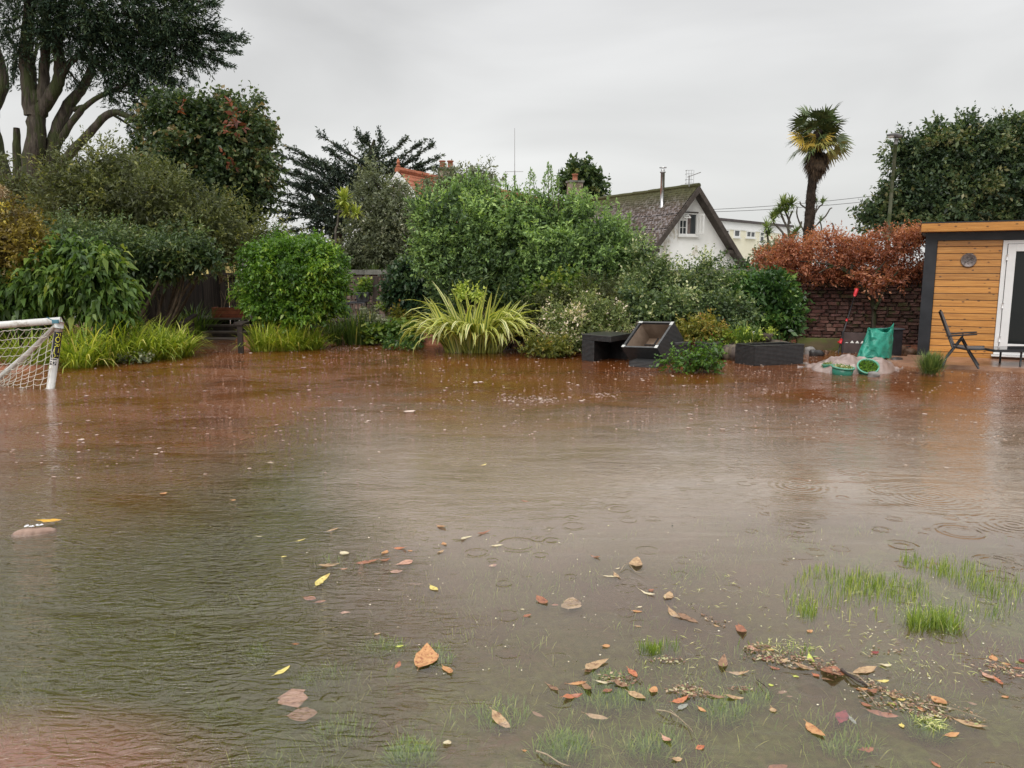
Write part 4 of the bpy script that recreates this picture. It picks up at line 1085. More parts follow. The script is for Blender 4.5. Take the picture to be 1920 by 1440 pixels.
V, Fq, T = foliage(pxlobes([(610, 385, 50, 12), (660, 340, 34, 22), (695, 300, 22, 28), (630, 425, 44, 14), (600, 345, 34, 9), (735, 322, 26, 10), (665, 400, 40, 36), (620, 318, 30, 8)], D2, .8), 13000, .13, .045, seed=12, puff=.3, sprig=.5, lps=14, up=.12, out=1.2, flat=.5, fill=.1, mean=.42, tone=.3)
put(np_mesh('crown', V, Fq, L_CYP2, cz, tint=T), 'stuff')

# --- cabbage palm and grey-green shrub
def rosette(c, n, Lr, Wr, seed, lean=(0.1, 1.9), curl=.7, K=3):
    r = np.random.default_rng(seed)
    P = np.tile(np.array(c), (n, 1)) + r.normal(size=(n, 3)) * .02
    return ribbons(P, r.uniform(0, 2 * math.pi, n), r.uniform(.7, 1.1, n) * Lr, np.full(n, Wr), r.uniform(lean[0], lean[1], n), np.full(n, curl), K, seed)
BLADE_Y = leafmat('blade_yellow_green', [(0, (0.10, 0.14, 0.03)), (.5, (0.25, 0.30, 0.06)), (1, (0.5, 0.48, 0.14))], trans=.3)
BLADE_G = leafmat('blade_green', [(0, (0.035, 0.06, 0.02)), (.5, (0.09, 0.14, 0.04)), (1, (0.22, 0.26, 0.09))], trans=.25)
def cordyline(label, D, limbs, heads, mat, Lr, group=None, rad=.05, n=55, tn=(.3, .8)):
    b = at(*limbs[0][0], D); 
    c = thing('cabbage_palm', label, 'palm', (b[0], b[1], 0), group)
    m = MB()
    for k, l in enumerate(limbs):
        pts = [at(x, y, D) for x, y in l]
        if k == 0: pts = [np.array((b[0], b[1], -.1))] + pts
        bark_tube(m, pts, rad * (1 if k == 0 else .75), rad * .5, 7, .08, 4)
    m.build('trunk', M_BARK_GREY, c, True)
    for k, (x, y, s) in enumerate(heads):
        V, Fq, U, q = rosette(at(x, y, D), n, Lr * s, .035 * s + .012, 40 + k + int(x))
        put(np_mesh('leaf_rosette', V, Fq, mat, c, tint=np.repeat(np.random.default_rng(k).uniform(*tn, n), q)), 'stuff')
    return c
cordyline('slender cabbage palm with yellow green rosettes in front of the layered cypress', 20.5, [[(629, 452), (633, 420), (636, 392), (643, 378)], [(636, 398), (652, 394), (668, 400)]], [(645, 376, 1.0), (650, 400, .9), (668, 402, .8), (640, 388, .7)], BLADE_Y, .42, rad=.035, n=60)
plant('grey_green_shrub', 'tall grey green shrub with pale leaves in front of the red tiled house', 'shrub',
      [(725, 402, 50, 50), (703, 350, 26, 34), (770, 445, 70, 56), (700, 440, 50, 52), (790, 408, 46, 40), (835, 352, 30, 28), (690, 480, 40, 34), (750, 490, 60, 26), (875, 345, 34, 26), (660, 470, 20, 30), (905, 350, 24, 28)],
      23.6, L_GREY, 40000, .09, .036, 10, seed=31, puff=.33, sprig=.3, lps=9, up=.3, tone=.34, mean=.42, rag=.45, fill=.14, smat=M_BARK_GREY)
b = at(700, 500, 23.0)
st = thing('spiky_plant', 'dull strap leaved plant on the wall top below the grey green shrub', 'plant', (b[0], b[1], 0))
V, Fq, U, q = rosette((b[0], b[1], 1.2), 60, .75, .04, 5, (.05, 1.1), .6)
put(np_mesh('leaves', V, Fq, BLADE_G, st, tint=np.random.default_rng(3).uniform(.2, .8, 60).repeat(q)), 'stuff')
MB().tube([(b[0], b[1], -.1), (b[0], b[1], 1.25)], .05, 7).build('stem', M_STEM, st)
plant('small_dark_tree', 'small dark tree behind the cream chimney stack', 'tree', [(1085, 325, 20, 16), (1075, 345, 18, 18), (1105, 345, 18, 20), (1090, 365, 26, 14), (1118, 358, 10, 10)], 42.0, L_DARK, 6000, .2, .12, 3, seed=33, puff=.35, sprig=.5, lps=8, mean=.45, part='crown', base=(*at(1090, 345, 42.0)[:2], 0))

# --- big fresh green bush in the middle with upright shoots
th = plant('fresh_green_bush', 'very large feathery fresh green bush with upright shoots in the middle of the garden', 'bush',
      [(900, 435, 80, 58), (1000, 448, 90, 54), (1100, 450, 72, 52), (845, 420, 56, 48), (830, 480, 50, 44), (950, 495, 120, 48), (1070, 505, 100, 46), (1150, 490, 46, 44), (970, 402, 60, 24), (1050, 408, 50, 22), (885, 385, 50, 28), (1160, 455, 28, 28), (900, 525, 90, 28), (1050, 540, 110, 24), (1185, 500, 20, 30), (800, 405, 22, 30)],
      16.6, L_BRIGHT, 105000, .070, .030, 10, seed=41, puff=.26, sprig=.30, lps=14, up=.75, out=1.0, spread=.75, tone=.42, mean=.42, rag=.5, fill=.16, tip=.4, depth=.9)
r = np.random.default_rng(6)
P, Ax, T = [], [], []
ms = MB()
for (x, y0_, y1_) in ((947, 345, 328), (965, 350, 330), (995, 345, 318), (1000, 350, 325), (1028, 345, 306), (1032, 350, 312), (1045, 350, 330), (1022, 350, 326), (880, 350, 318), (897, 352, 312), (912, 352, 322), (860, 355, 330), (1100, 385, 350), (1140, 400, 372), (1180, 430, 398), (1195, 450, 425), (800, 380, 352), (820, 372, 340), (785, 400, 378), (1075, 370, 345), (930, 352, 335), (1160, 410, 388)):
    a, b_ = at(x + r.normal() * 3, y0_ + 25, 16.4), at(x, y1_, 16.4)
    k = int(30 + 60 * (y0_ - y1_) / 30)
    q = r.random(k)[:, None] ** .8
    w_ = .10 * (1.15 - q)
    P.append(a + (b_ - a) * q + r.normal(size=(k, 3)) * w_ * .5); Ax.append(unit(np.array((0, 0, 1.0)) + r.normal(size=(k, 3)) * .55)); T.append(r.normal(size=k) * .12 + .62)
    ms.tube([a - (0, 0, .3), b_], [.010, .004], 4)
P = np.concatenate(P); Ax = np.concatenate(Ax); T = np.concatenate(T)
V, Fq = leaf_quads(P, Ax, np.full(len(P), .062), np.full(len(P), .024), .1, .05, r)
put(np_mesh('upright_shoots', V, Fq, L_BRIGHT, th, tint=np.clip(T, .02, .98)), 'stuff')
ms.build('shoot_stem', M_STEM, th, kind='stuff')

plant('dark_ivy_bush', 'dark glossy ivy like bush against the pale stone wall', 'bush', [(780, 520, 40, 36), (755, 545, 28, 32), (800, 560, 40, 30), (775, 580, 34, 20)], 17.6, L_IVY, 11000, .075, .05, 4, seed=42, puff=.34, sprig=.16, lps=6, mean=.42, droop=.3, flat=.4)
plant('dark_underplanting', 'dark green upright underplanting below the big feathery bush', 'shrub', [(900, 560, 70, 34), (980, 575, 60, 34), (860, 590, 50, 30), (1040, 580, 50, 30)], 16.0, L_DARK, 12000, .09, .022, 3, seed=43, puff=.34, sprig=.3, lps=9, up=.9, mean=.5)
plant('yellow_shrub', 'small yellow leaved shrub peeping out above the striped flax', 'shrub', [(866, 548, 9, 12), (892, 552, 9, 8)], 15.3, L_LIME, 800, .045, .026, 3, seed=44, puff=.4, sprig=.12, lps=7, up=.5, mean=.75)
plant('lime_shrub', 'light green small leaved shrub between the striped flax and the white flecked bush', 'shrub', [(1060, 530, 26, 18), (1000, 545, 18, 18), (1085, 545, 20, 16), (1040, 545, 20, 14)], 15.7, L_CLIMB, 3800, .07, .045, 3, seed=45, puff=.36, sprig=.16, lps=7, mean=.6)
plant('heathery_shrub', 'dull brownish heathery shrub below the light green shrub', 'shrub', [(1025, 570, 40, 26), (1075, 565, 40, 24), (1120, 555, 40, 30), (1000, 600, 22, 26)], 15.4, L_OLIVE, 8500, .045, .014, 4, seed=46, puff=.34, sprig=.24, lps=12, up=.8, mean=.26)
plant('white_flecked_bush', 'rounded bush with cream flecked shoots beside the black rattan table', 'bush', [(1090, 615, 62, 42), (1060, 600, 40, 30), (1140, 605, 46, 34), (1110, 580, 34, 20), (1070, 645, 56, 28), (1140, 640, 46, 30), (1030, 640, 26, 26)], 14.7, L_FLOW, 24000, .042, .021, 5, seed=47, puff=.32, sprig=.18, lps=9, up=.55, mean=.5, tone=.42, tip=.25)
plant('low_mixed_shrub', 'low yellow green shrub between the striped flax and white flecked bush', 'shrub', [(1005, 650, 20, 18), (1030, 660, 22, 12), (1050, 655, 18, 14)], 14.2, L_AUT, 3200, .05, .02, 3, seed=48, puff=.36, sprig=.16, lps=8, up=.5, mean=.22)

# --- shrubs right of centre, before the cottage
plant('variegated_tall_shrub', 'tall airy variegated shrub reaching up over the white cottage gable', 'shrub',
      [(1220, 525, 36, 28), (1290, 533, 46, 20), (1350, 535, 40, 15), (1325, 500, 10, 14), (1240, 500, 12, 14), (1215, 545, 46, 36), (1280, 555, 66, 30), (1340, 555, 50, 26), (1205, 480, 12, 20)],
      15.8, L_VARI, 21000, .058, .026, 9, seed=51, puff=.34, sprig=.30, lps=11, up=.8, mean=.48, tone=.4, rag=.5, fill=.10)
plant('dense_green_shrub', 'dense mid green shrub with cream edged leaves behind the tilted black box', 'shrub',
      [(1250, 590, 60, 36), (1310, 585, 60, 32), (1220, 610, 40, 26), (1190, 580, 26, 36), (1360, 590, 40, 30)], 15.0, L_VARI, 22000, .055, .032, 5, seed=52, puff=.33, sprig=.18, lps=7, up=.3, mean=.36, tone=.36)
plant('laurel_bush', 'dark glossy laurel bush against the red stone wall', 'bush',
      [(1430, 565, 54, 40), (1470, 590, 28, 36), (1390, 560, 40, 32), (1430, 605, 56, 26), (1460, 545, 26, 18), (1400, 535, 26, 14)], 15.8, L_LAUREL, 22000, .085, .042, 5, seed=53, puff=.33, sprig=.2, lps=7, up=.4, mean=.45, tone=.36)
plant('autumn_tinted_shrub', 'small yellow and russet tinted shrub just behind the tilted black box', 'shrub',
      [(1300, 625, 28, 20), (1330, 615, 24, 20), (1285, 640, 18, 16), (1340, 635, 22, 14)], 14.3, L_AUT, 5000, .05, .024, 3, seed=54, puff=.36, sprig=.18, lps=7, up=.6, mean=.4)
th = plant('half_drowned_shrub', 'small yellow green shrub standing in the flood in front of the black rattan pieces', 'shrub',
      [(1308, 676, 22, 14), (1330, 670, 15, 13), (1290, 684, 14, 10), (1256, 674, 7, 7), (1262, 691, 11, 5), (1342, 688, 11, 7), (1318, 690, 18, 6)], 12.1, L_BOX, 1900, .055, .026, 9, seed=55, puff=.42, sprig=.2, lps=8, up=.5, mean=.22, droop=.3, rag=.5, fill=.05, base=(*G(1300, 698)[:2], -.05))

# --- russet shrub over the wall
th = plant('russet_shrub', 'russet orange leaved small tree spreading over the red stone wall', 'tree',
      [(1470, 485, 52, 30), (1530, 475, 60, 34), (1590, 488, 50, 28), (1640, 475, 50, 34), (1700, 480, 40, 36), (1670, 450, 34, 18), (1560, 452, 34, 16), (1620, 500, 60, 20), (1500, 505, 60, 14), (1715, 450, 24, 20), (1440, 495, 24, 18), (1700, 510, 34, 14), (1560, 512, 40, 10)],
      16.2, L_RED, 40000, .046, .021, 0, seed=56, puff=.3, sprig=.18, lps=8, up=.15, mean=.45, tone=.3, rag=.5, fill=.03, part='crown', depth=.7)
V, Fq, T = foliage(pxlobes([(1635, 534, 14, 10), (1618, 520, 18, 8), (1672, 525, 22, 8), (1650, 540, 8, 8)], 15.7, .8), 900, .055, .026, seed=57, puff=.4, sprig=.18, lps=7, mean=.5)
put(np_mesh('low_sprays', V, Fq, L_RED, th, tint=T), 'stuff')
m = MB()
tb = at(1636, 640, 16.0); tb[2] = -.1
bark_tube(m, [tb, at(1638, 580, 16.0), at(1622, 545, 15.9), at(1600, 520, 15.9)], .055, .035, 8)
for l in ([(1622, 545), (1590, 512), (1550, 495), (1500, 490)], [(1610, 530), (1585, 505), (1560, 500), (1535, 512)], [(1622, 545), (1640, 515), (1660, 490)], [(1640, 580), (1668, 530), (1690, 500)], [(1600, 520), (1596, 500), (1610, 480)]):
    bark_tube(m, [at(x, y, 15.9) for x, y in l], .04, .012, 6)
m.build('trunk', M_BARK, th, True)

# --- tall palm
D3 = 26.0
b = at(1512, 470, D3); b[2] = 0
pl = thing('palm_tree', 'tall windmill palm with shaggy dark trunk and fan leaves above the russet shrub', 'palm', b)
M_PTRUNK = pmat('palm_fibre', (0.022, 0.018, 0.015), (0.06, 0.045, 0.035), 12, 0.95, 0.03, 25, 0.1, (1, 1, .5))
m = MB()
bark_tube(m, [(b[0] - .04, b[1], -.2), at(1514, 440, D3), at(1519, 390, D3), at(1523, 340, D3), at(1530, 290, D3), at(1535, 245, D3)], .155, .14, 14, .05, 9)
m.build('trunk', M_PTRUNK, pl, True)
# fibre tufts down the trunk
r = np.random.default_rng(4)
n = 900
f = r.random(n)
P = at(1514, 445, D3) * (1 - f)[:, None] + at(1534, 255, D3) * f[:, None]
azz = r.uniform(0, 2 * math.pi, n)
P = P + np.stack((np.cos(azz), np.sin(azz), np.zeros(n)), 1) * .14
V, Fq, U, q = ribbons(P, azz, r.uniform(.05, .12, n) + .12 * (f > .7), np.full(n, .022), np.full(n, 2.1) - .3 * r.random(n), np.full(n, .6), 2, 3)
put(np_mesh('trunk_fibre', V, Fq, M_PTRUNK, pl), 'stuff')
F_G = pmat('fan_green', (0.055, 0.085, 0.030), (0.14, 0.18, 0.065), 6, .45, rand=.25)
F_Y = pmat('fan_yellow', (0.42, 0.30, 0.05), (0.62, 0.44, 0.09), 6, .5)
F_B = pmat('fan_dead_brown', (0.035, 0.024, 0.016), (0.12, 0.08, 0.045), 8, .8, rand=.25)
F_YG = pmat('fan_yellowing', (0.18, 0.20, 0.05), (0.36, 0.30, 0.08), 6, .5)
cc = at(1535, 243, D3)
def fan(c, az, el, mat, pet, rad_, dead=False, spread=2.3, nb=17, name='frond', seed=0):
    r = np.random.default_rng(seed)
    d = np.array((math.cos(az) * math.cos(el), math.sin(az) * math.cos(el), math.sin(el)))
    e1 = c + d * pet - np.array((0, 0, 1)) * (.12 if not dead else .04)
    side = unit(np.cross(d, (0, 0, 1.0)))
    up_ = np.cross(side, d)
    rl = r.uniform(-1.1, 1.1)
    side, up_ = side * math.cos(rl) + up_ * math.sin(rl), up_ * math.cos(rl) - side * math.sin(rl)
    m = MB()
    m.tube([c, (c + e1) / 2 + up_ * .03, e1], [.018, .012, .009], 4)
    for k in range(nb):
        a = (k / (nb - 1) - .5) * spread * (1 if not dead else .55)
        dv = unit(d * math.cos(a) + side * math.sin(a) + up_ * .12 * r.normal() * .5)
        L_ = rad_ * (1 - .22 * abs(a) / (spread / 2)) * r.uniform(.9, 1.08)
        w = .018 + .012
        pv = unit(np.cross(dv, up_)) * w
        p1 = e1 + dv * L_ * .55 - np.array((0, 0, .02 * L_))
        p2 = e1 + dv * L_ - np.array((0, 0, (.18 if not dead else .3) * L_ * r.uniform(.6, 1.6)))
        m.add([e1 - pv * .25, e1 + pv * .25, p1 + pv, p1 - pv, p2 + pv * .12, p2 - pv * .12], [(0, 1, 2, 3), (3, 2, 4, 5)])
    return m.build(name, mat, pl)
for k in range(58):
    f = k / 57
    az = k * 2.399
    el = 1.15 - 1.7 * f ** .8 + R.uniform(-.25, .25)
    mt = F_G if f < .70 else R.choice((F_G, F_G, F_YG, F_YG, F_Y))
    fan(cc + np.array((0, 0, .1 - .3 * f)), az, el, mt, R.choice((.05, .12, .28, .45, .58, .62)) + R.uniform(-.04, .06), .60, seed=k, nb=14)
for (ex, ey, mt) in ((1500, 262, F_Y), (1570, 252, F_YG), (1485, 282, F_YG)):
    t_ = at(ex, ey, D3 - .4) - cc; t_ = t_ / np.linalg.norm(t_)
    fan(cc + np.array((0, 0, -.15)), math.atan2(t_[1], t_[0]), math.asin(t_[2]), mt, .4, .48, seed=99)
for k in range(22):
    az = k * 2.399 + .5
    fan(cc + np.array((0, 0, -.35 - .02 * k)), az, -.75 - .03 * k - R.uniform(0, .25), F_B, .34, .44, True, name='dead_frond', seed=60 + k)
# cabbage palms behind
cordyline('leafy cabbage palm with pale green heads left of the windmill palm', 27.0,
          [[(1482, 470), (1478, 430), (1480, 410), (1486, 395)], [(1478, 430), (1468, 410), (1464, 398)], [(1482, 420), (1476, 405), (1470, 392)], [(1478, 450), (1462, 430), (1450, 418)], [(1490, 440), (1500, 425), (1503, 415)]],
          [(1468, 386, 1), (1484, 384, 1), (1462, 400, .9), (1476, 396, .9), (1450, 412, .9), (1455, 405, .8), (1492, 440, 1), (1486, 450, .8)], BLADE_G, .42, rad=.055, n=70, tn=(.4, 1))
cordyline('sparse dying cabbage palm with bare curling branches behind the windmill palm trunk', 27.5,
          [[(1520, 470), (1524, 430), (1528, 400), (1532, 385)], [(1524, 430), (1535, 418), (1548, 405), (1556, 392), (1560, 390)], [(1510, 440), (1498, 415), (1494, 400), (1495, 388)], [(1528, 400), (1536, 388), (1543, 383)], [(1560, 435), (1563, 425), (1560, 418)], [(1510, 390), (1502, 384), (1500, 378)], [(1532, 450), (1540, 430), (1538, 416)]],
          [(1542, 381, .8), (1538, 412, .6), (1530, 378, .5)], BLADE_G, .36, rad=.04, n=26)
cordyline('low cabbage palm head in front of the cream flats', 26.0, [[(1444, 480), (1440, 450), (1438, 432)]], [(1438, 428, 1), (1440, 440, .9)], BLADE_G, .40, rad=.05, n=60, tn=(.3, .9))
plant('far_green_shrubs', 'grey green shrub in front of the cream flats', 'shrub', [(1462, 472, 14, 12), (1445, 480, 22, 12)], 25.0, L_GREY, 2500, .1, .04, 3, seed=58, puff=.4, sprig=.3, lps=8, mean=.3)

# --- big dark tree on the right
th = plant('holm_oak_tree', 'large dense dark evergreen tree rising behind the wooden garden room', 'tree',
      [(1722, 352, 44, 46), (1775, 312, 68, 58), (1850, 295, 72, 58), (1945, 290, 80, 68), (1684, 400, 32, 28), (1750, 385, 100, 44), (1860, 370, 120, 60), (1950, 380, 90, 70), (1805, 252, 28, 16), (1760, 250, 20, 16), (1880, 240, 24, 16), (1645, 405, 30, 20), (1700, 285, 34, 28), (1690, 420, 60, 20)],
      28.5, L_OAK, 105000, .125, .062, 0, seed=61, puff=.25, sprig=.40, lps=11, up=.3, tone=.42, mean=.44, rag=.5, fill=.16, part='crown', depth=.75, base=(*at(1800, 400, 29.0)[:2], 0))
tb = ORG[th.name]
m = MB()
bark_tube(m, [(tb[0], tb[1], -.1), (tb[0], tb[1], 2.0), at(1800, 330, 29)], .4, .15, 10)
for q_ in ((1700, 330), (1880, 280), (1760, 260)): bark_tube(m, [at(1800, 420, 29), at((1800 + q_[0]) / 2, (420 + q_[1]) / 2, 28.8), at(*q_, 28.6)], .16, .04, 7)
m.build('trunk', M_BARK, th, True)
# low shrubs that close the view beyond the walls
for k, (lob, Y_, mt_, lab) in enumerate((
        ([(560, 480, 60, 26), (640, 500, 60, 24)], 24.0, L_OLIVE, 'low olive hedge row beyond the pale stone wall'),
        ([(1380, 520, 40, 18), (1440, 510, 40, 16)], 24.0, L_DARK, 'low dark hedge beyond the red stone wall'),
        ([(-60, 350, 70, 90), (-120, 450, 90, 90)], 20.0, L_OLIVE, 'olive shrub filling the left edge below the cypress'),
        ([(-40, 560, 60, 60), (-100, 600, 80, 50)], 13.4, L_DARK, 'dark shrub at the left edge behind the reeds'))):
    plant('background_hedge' if k < 2 else 'edge_shrub', lab, 'hedge' if k < 2 else 'shrub', lob, Y_, mt_, 6000, .09, .04, 3, seed=70 + k, puff=.35, sprig=.3, lps=9, mean=.4)

# --- round clipped bush
plant('round_bush', 'neat rounded bright green bush beside the wooden steps', 'bush',
      [(550, 520, 88, 62), (520, 500, 62, 46), (585, 505, 58, 48), (545, 565, 86, 42), (500, 550, 48, 44), (600, 550, 46, 44), (555, 480, 60, 28)],
      15.9, L_BOX, 62000, .062, .034, 4, seed=81, puff=.26, sprig=.17, lps=7, up=.35, tone=.34, mean=.42, rag=.2, fill=.22, droop=.3, depth=.9)
# ------------------------------------------------------------------ sedge clumps, flax, reeds
B_GOLD = leafmat('blade_golden', [(0, (0.08, 0.13, 0.02)), (.35, (0.20, 0.27, 0.035)), (.7, (0.38, 0.42, 0.06)), (.92, (0.60, 0.56, 0.20)), (1, (0.34, 0.18, 0.06))], trans=.35)
B_DARK = leafmat('blade_dark', [(0, (0.03, 0.055, 0.02)), (.5, (0.075, 0.13, 0.03)), (.9, (0.18, 0.24, 0.05)), (1, (0.45, 0.42, 0.12))], trans=.3)
B_GRASS = leafmat('blade_lawn', [(0, (0.06, 0.10, 0.018)), (.5, (0.13, 0.195, 0.035)), (.9, (0.25, 0.31, 0.06)), (1, (0.42, 0.42, 0.14))], trans=.4)

def clump(name, label, cat, px, py, wpx, hpx, mat, n, group=None, seed=0, wd=.021, lean=(.05, .9), curl=(.5, 2.2), dep=.6, tn=(.1, .95), lift=-0.04, K=4, z=0.0, part='blades', yoff=0.0):
    r = np.random.default_rng(seed)
    b = G(px, py, z)
    D = b[1] + wpx / F * b[1] * dep * .5 + yoff
    s = D / F
    th = thing(name, label, cat, (b[0], D, z), group)
    a = r.uniform(0, 2 * math.pi, n); q = np.sqrt(r.random(n))
    P = np.stack((b[0] + np.cos(a) * q * wpx * s * .40, D + np.sin(a) * q * wpx * s * dep * .40, np.full(n, z + lift)), 1)
    az = a + r.normal(size=n) * .9
    L_ = hpx * s * r.uniform(.6, 1.45, n) * 1.25
    V, Fq, U, k = ribbons(P, az, L_, wd * r.uniform(.7, 1.3, n), r.uniform(lean[0], lean[1], n) * (.3 + .7 * q), r.uniform(curl[0], curl[1], n), K, seed)
    o = np_mesh(part, V, Fq, mat, th, tint=np.clip(r.normal(size=n) * .26 + .48, tn[0], tn[1]).repeat(k))
    o['kind'] = 'stuff'
    return th
gs = [(135, 690, 66, 66, 'golden sedge clump beside the goal post'), (175, 684, 70, 68, 'second golden sedge clump from the goal post'), (215, 680, 70, 66, 'golden sedge clump in the middle of the bed front, between goal and steps'),
      (260, 676, 70, 62, 'golden sedge clump in front of the small golden conifer'), (303, 672, 70, 56, 'golden sedge clump one before the last at the water by the steps'), (335, 668, 46, 46, 'golden sedge clump touching the low wooden panel by the steps'),
      (150, 664, 90, 60, 'back golden sedge clump behind the goal post'), (230, 660, 100, 56, 'back golden sedge clump in the middle of the bed'), (305, 656, 80, 46, 'back golden sedge clump near the wooden panel')]
for k, (x, y, w, h, lab) in enumerate(gs):
    clump('golden_sedge', lab, 'sedge', x, y, w, h, B_GOLD, 200, 'golden sedges in the bed left of the steps', 100 + k, lean=(.1, 1.1), curl=(.8, 2.7))
clump('golden_sedge', 'golden sedge clump just right of the dark wooden post', 'sedge', 490, 659, 60, 44, B_GOLD, 280, 'golden sedges below the round bush', 120, lean=(.05, 1.1))
clump('golden_sedge', 'golden sedge clump below the middle of the round bush', 'sedge', 535, 658, 70, 42, B_GOLD, 300, 'golden sedges below the round bush', 121, lean=(.05, 1.1))
clump('golden_sedge', 'golden sedge clump at the right foot of the round bush', 'sedge', 580, 655, 56, 40, B_GOLD, 250, 'golden sedges below the round bush', 122, lean=(.05, 1.1))
clump('green_sedge', 'upright green sedge clump on the shore right of the round bush', 'sedge', 668, 646, 76, 44, B_DARK, 300, None, 123, lean=(.02, .7), curl=(.1, 1.0), tn=(.3, .99))
clump('green_sedge', 'thin dark sedge clump between round bush and upright green sedge', 'sedge', 622, 646, 40, 34, B_DARK, 150, None, 124, lean=(.02, .7), curl=(.1, 1.0))
clump('strap_leaf_plant', 'arching dark green strap leaved plant beside the low wooden panel', 'plant', 345, 632, 76, 44, B_DARK, 260, None, 125, wd=.022, lean=(.1, 1.0), curl=(.5, 1.8), z=.05, yoff=.3)
clump('arching_grass', 'fine dark arching grass between the goal and the climber', 'grass clump', 60, 640, 130, 78, B_DARK, 420, None, 126, wd=.010, lean=(.1, 1.1), curl=(.6, 1.9), tn=(.05, .7), yoff=.2)
clump('arching_grass', 'low green grass tuft behind the goal net', 'grass clump', 40, 690, 110, 56, B_GOLD, 260, None, 127, lean=(.1, 1.1), tn=(.0, .45))
clump('arching_grass', 'dark grass tuft at the left edge under the reeds', 'grass clump', -10, 670, 110, 80, B_DARK, 300, None, 128, wd=.012)
clump('strappy_grass', 'pale green strappy grass tuft on the raised bed behind the white globe', 'grass clump', 1400, 640, 80, 30, B_DARK, 260, None, 129, wd=.012, lean=(.2, 1.2), tn=(.35, .99), z=.3)
clump('tall_reeds', 'tall upright reeds at the left edge of the garden', 'reeds', 8, 640, 60, 120, B_DARK, 60, None, 130, wd=.022, lean=(.0, .18), curl=(.0, .15), tn=(.4, .9), yoff=-.4)
# small golden conifer
b = at(292, 612, 15.4)
cf = thing('small_conifer', 'small cone shaped golden green conifer behind the golden sedges', 'conifer', (b[0], b[1], .05))
r = np.random.default_rng(15)
n = 2600
q = r.random(n) ** .7
a = r.uniform(0, 2 * math.pi, n)
hh = .46
rr_ = (.23 * (1 - q) ** .75 + .02) * r.uniform(.6, 1, n)
P = np.stack((b[0] + np.cos(a) * rr_, b[1] + np.sin(a) * rr_, .04 + q * hh), 1)
V, Fq = leaf_quads(P, unit(np.stack((np.cos(a) * .5, np.sin(a) * .5, np.full(n, 1.0)), 1) + r.normal(size=(n, 3)) * .25), np.full(n, .06), np.full(n, .014), 0, 0, r)
put(np_mesh('foliage', V, Fq, B_GOLD, cf, tint=np.clip(r.normal(size=n) * .1 + .12, .01, .4)), 'stuff')
MB().tube([(b[0], b[1], -.05), (b[0], b[1], .4)], .02, 6).build('stem', M_STEM, cf)
# low ground cover by the steps and the flax
def cover(name, label, lobes, Y, mat, n, ll, lw, seed, **kw):
    return plant(name, label, 'ground cover', lobes, Y, mat, n, ll, lw, 2, seed=seed, **{**dict(puff=.45, sprig=.12, lps=6, up=.6, mean=.55, droop=.2, flat=.6, rag=.5), **kw})
cover('nasturtium_patch', 'low bright green round leaved patch between sedge and striped flax', [(725, 622, 24, 10), (755, 618, 26, 9), (700, 628, 14, 10), (775, 628, 14, 10)], 16.6, L_CLIMB, 2600, .075, .065, 201)
cover('low_grey_plant', 'low grey green plant on the shore below the trellis post', [(695, 600, 16, 20), (712, 612, 18, 16), (688, 622, 14, 14)], 16.9, L_GREY, 1300, .07, .035, 202, flat=.2)
cover('flooded_weeds', 'thin green water weeds standing in the flood before the flax', [(740, 643, 34, 8), (765, 648, 22, 8)], 15.6, L_LAUREL, 900, .06, .02, 203, flat=.1)
cover('low_green_patch', 'small green plants on the deck edge beside the stone wall', [(725, 575, 14, 9), (745, 580, 14, 8)], 18.8, L_CLIMB, 800, .07, .06, 204)
cover('low_flowering_patch', 'low pale green patch at the foot of the golden sedges', [(268, 676, 15, 6), (230, 678, 10, 5)], 13.3, L_GREY, 500, .04, .035, 205)
cover('bed_edge_patch', 'green moss and low leaves on top of the raised bed edge', [(1380, 632, 30, 5), (1360, 630, 16, 5), (1420, 634, 24, 4)], 14.3, L_LIME, 900, .05, .035, 206)

# striped flax: each strap leaf a part
t = NT('striped_flax_leaf')
ac = t.math('ABSOLUTE', t.n('Attribute', attribute_name='across').outputs['Fac'])
oi = t.n('ObjectInfo').outputs['Random']
nn_ = t.n('TexNoise', {'Vector': t.n('NewGeometry').outputs['Position'], 'Scale': 9.0}).outputs[0]
gcol = t.ramp(oi, [(0, (0.10, 0.17, 0.045)), (1, (0.19, 0.28, 0.08))])
ycol = t.ramp(oi, [(0, (0.58, 0.60, 0.13)), (.6, (0.72, 0.70, 0.22)), (1, (0.80, 0.76, 0.40))])
fac = t.n('MapRange', {0: t.math('ADD', ac, t.math('MULTIPLY', t.math('SUBTRACT', nn_, .5), .3)), 1: .24, 2: .42}).outputs[0]
col = t.mix(fac, gcol, ycol)
p = t.n('BsdfPrincipled', {'Base Color': col, 'Roughness': .35, 'Specular IOR Level': .5}).outputs[0]
tr_ = t.n('BsdfTranslucent', {'Color': t.mix(1.0, col, (1.1, 1.2, .6, 1), 'MULTIPLY')}).outputs[0]
M_FLAX = t.end(t.n('MixShader', {0: .28, 1: p, 2: tr_}).outputs[0])
fb_ = G(888, 662)
fd = fb_[1] + .35
fx = thing('striped_flax', 'large yellow and green striped flax with arching strap leaves at the water edge', 'flax plant', (fb_[0], fd, 0))
r = np.random.default_rng(77)
NFL = 290
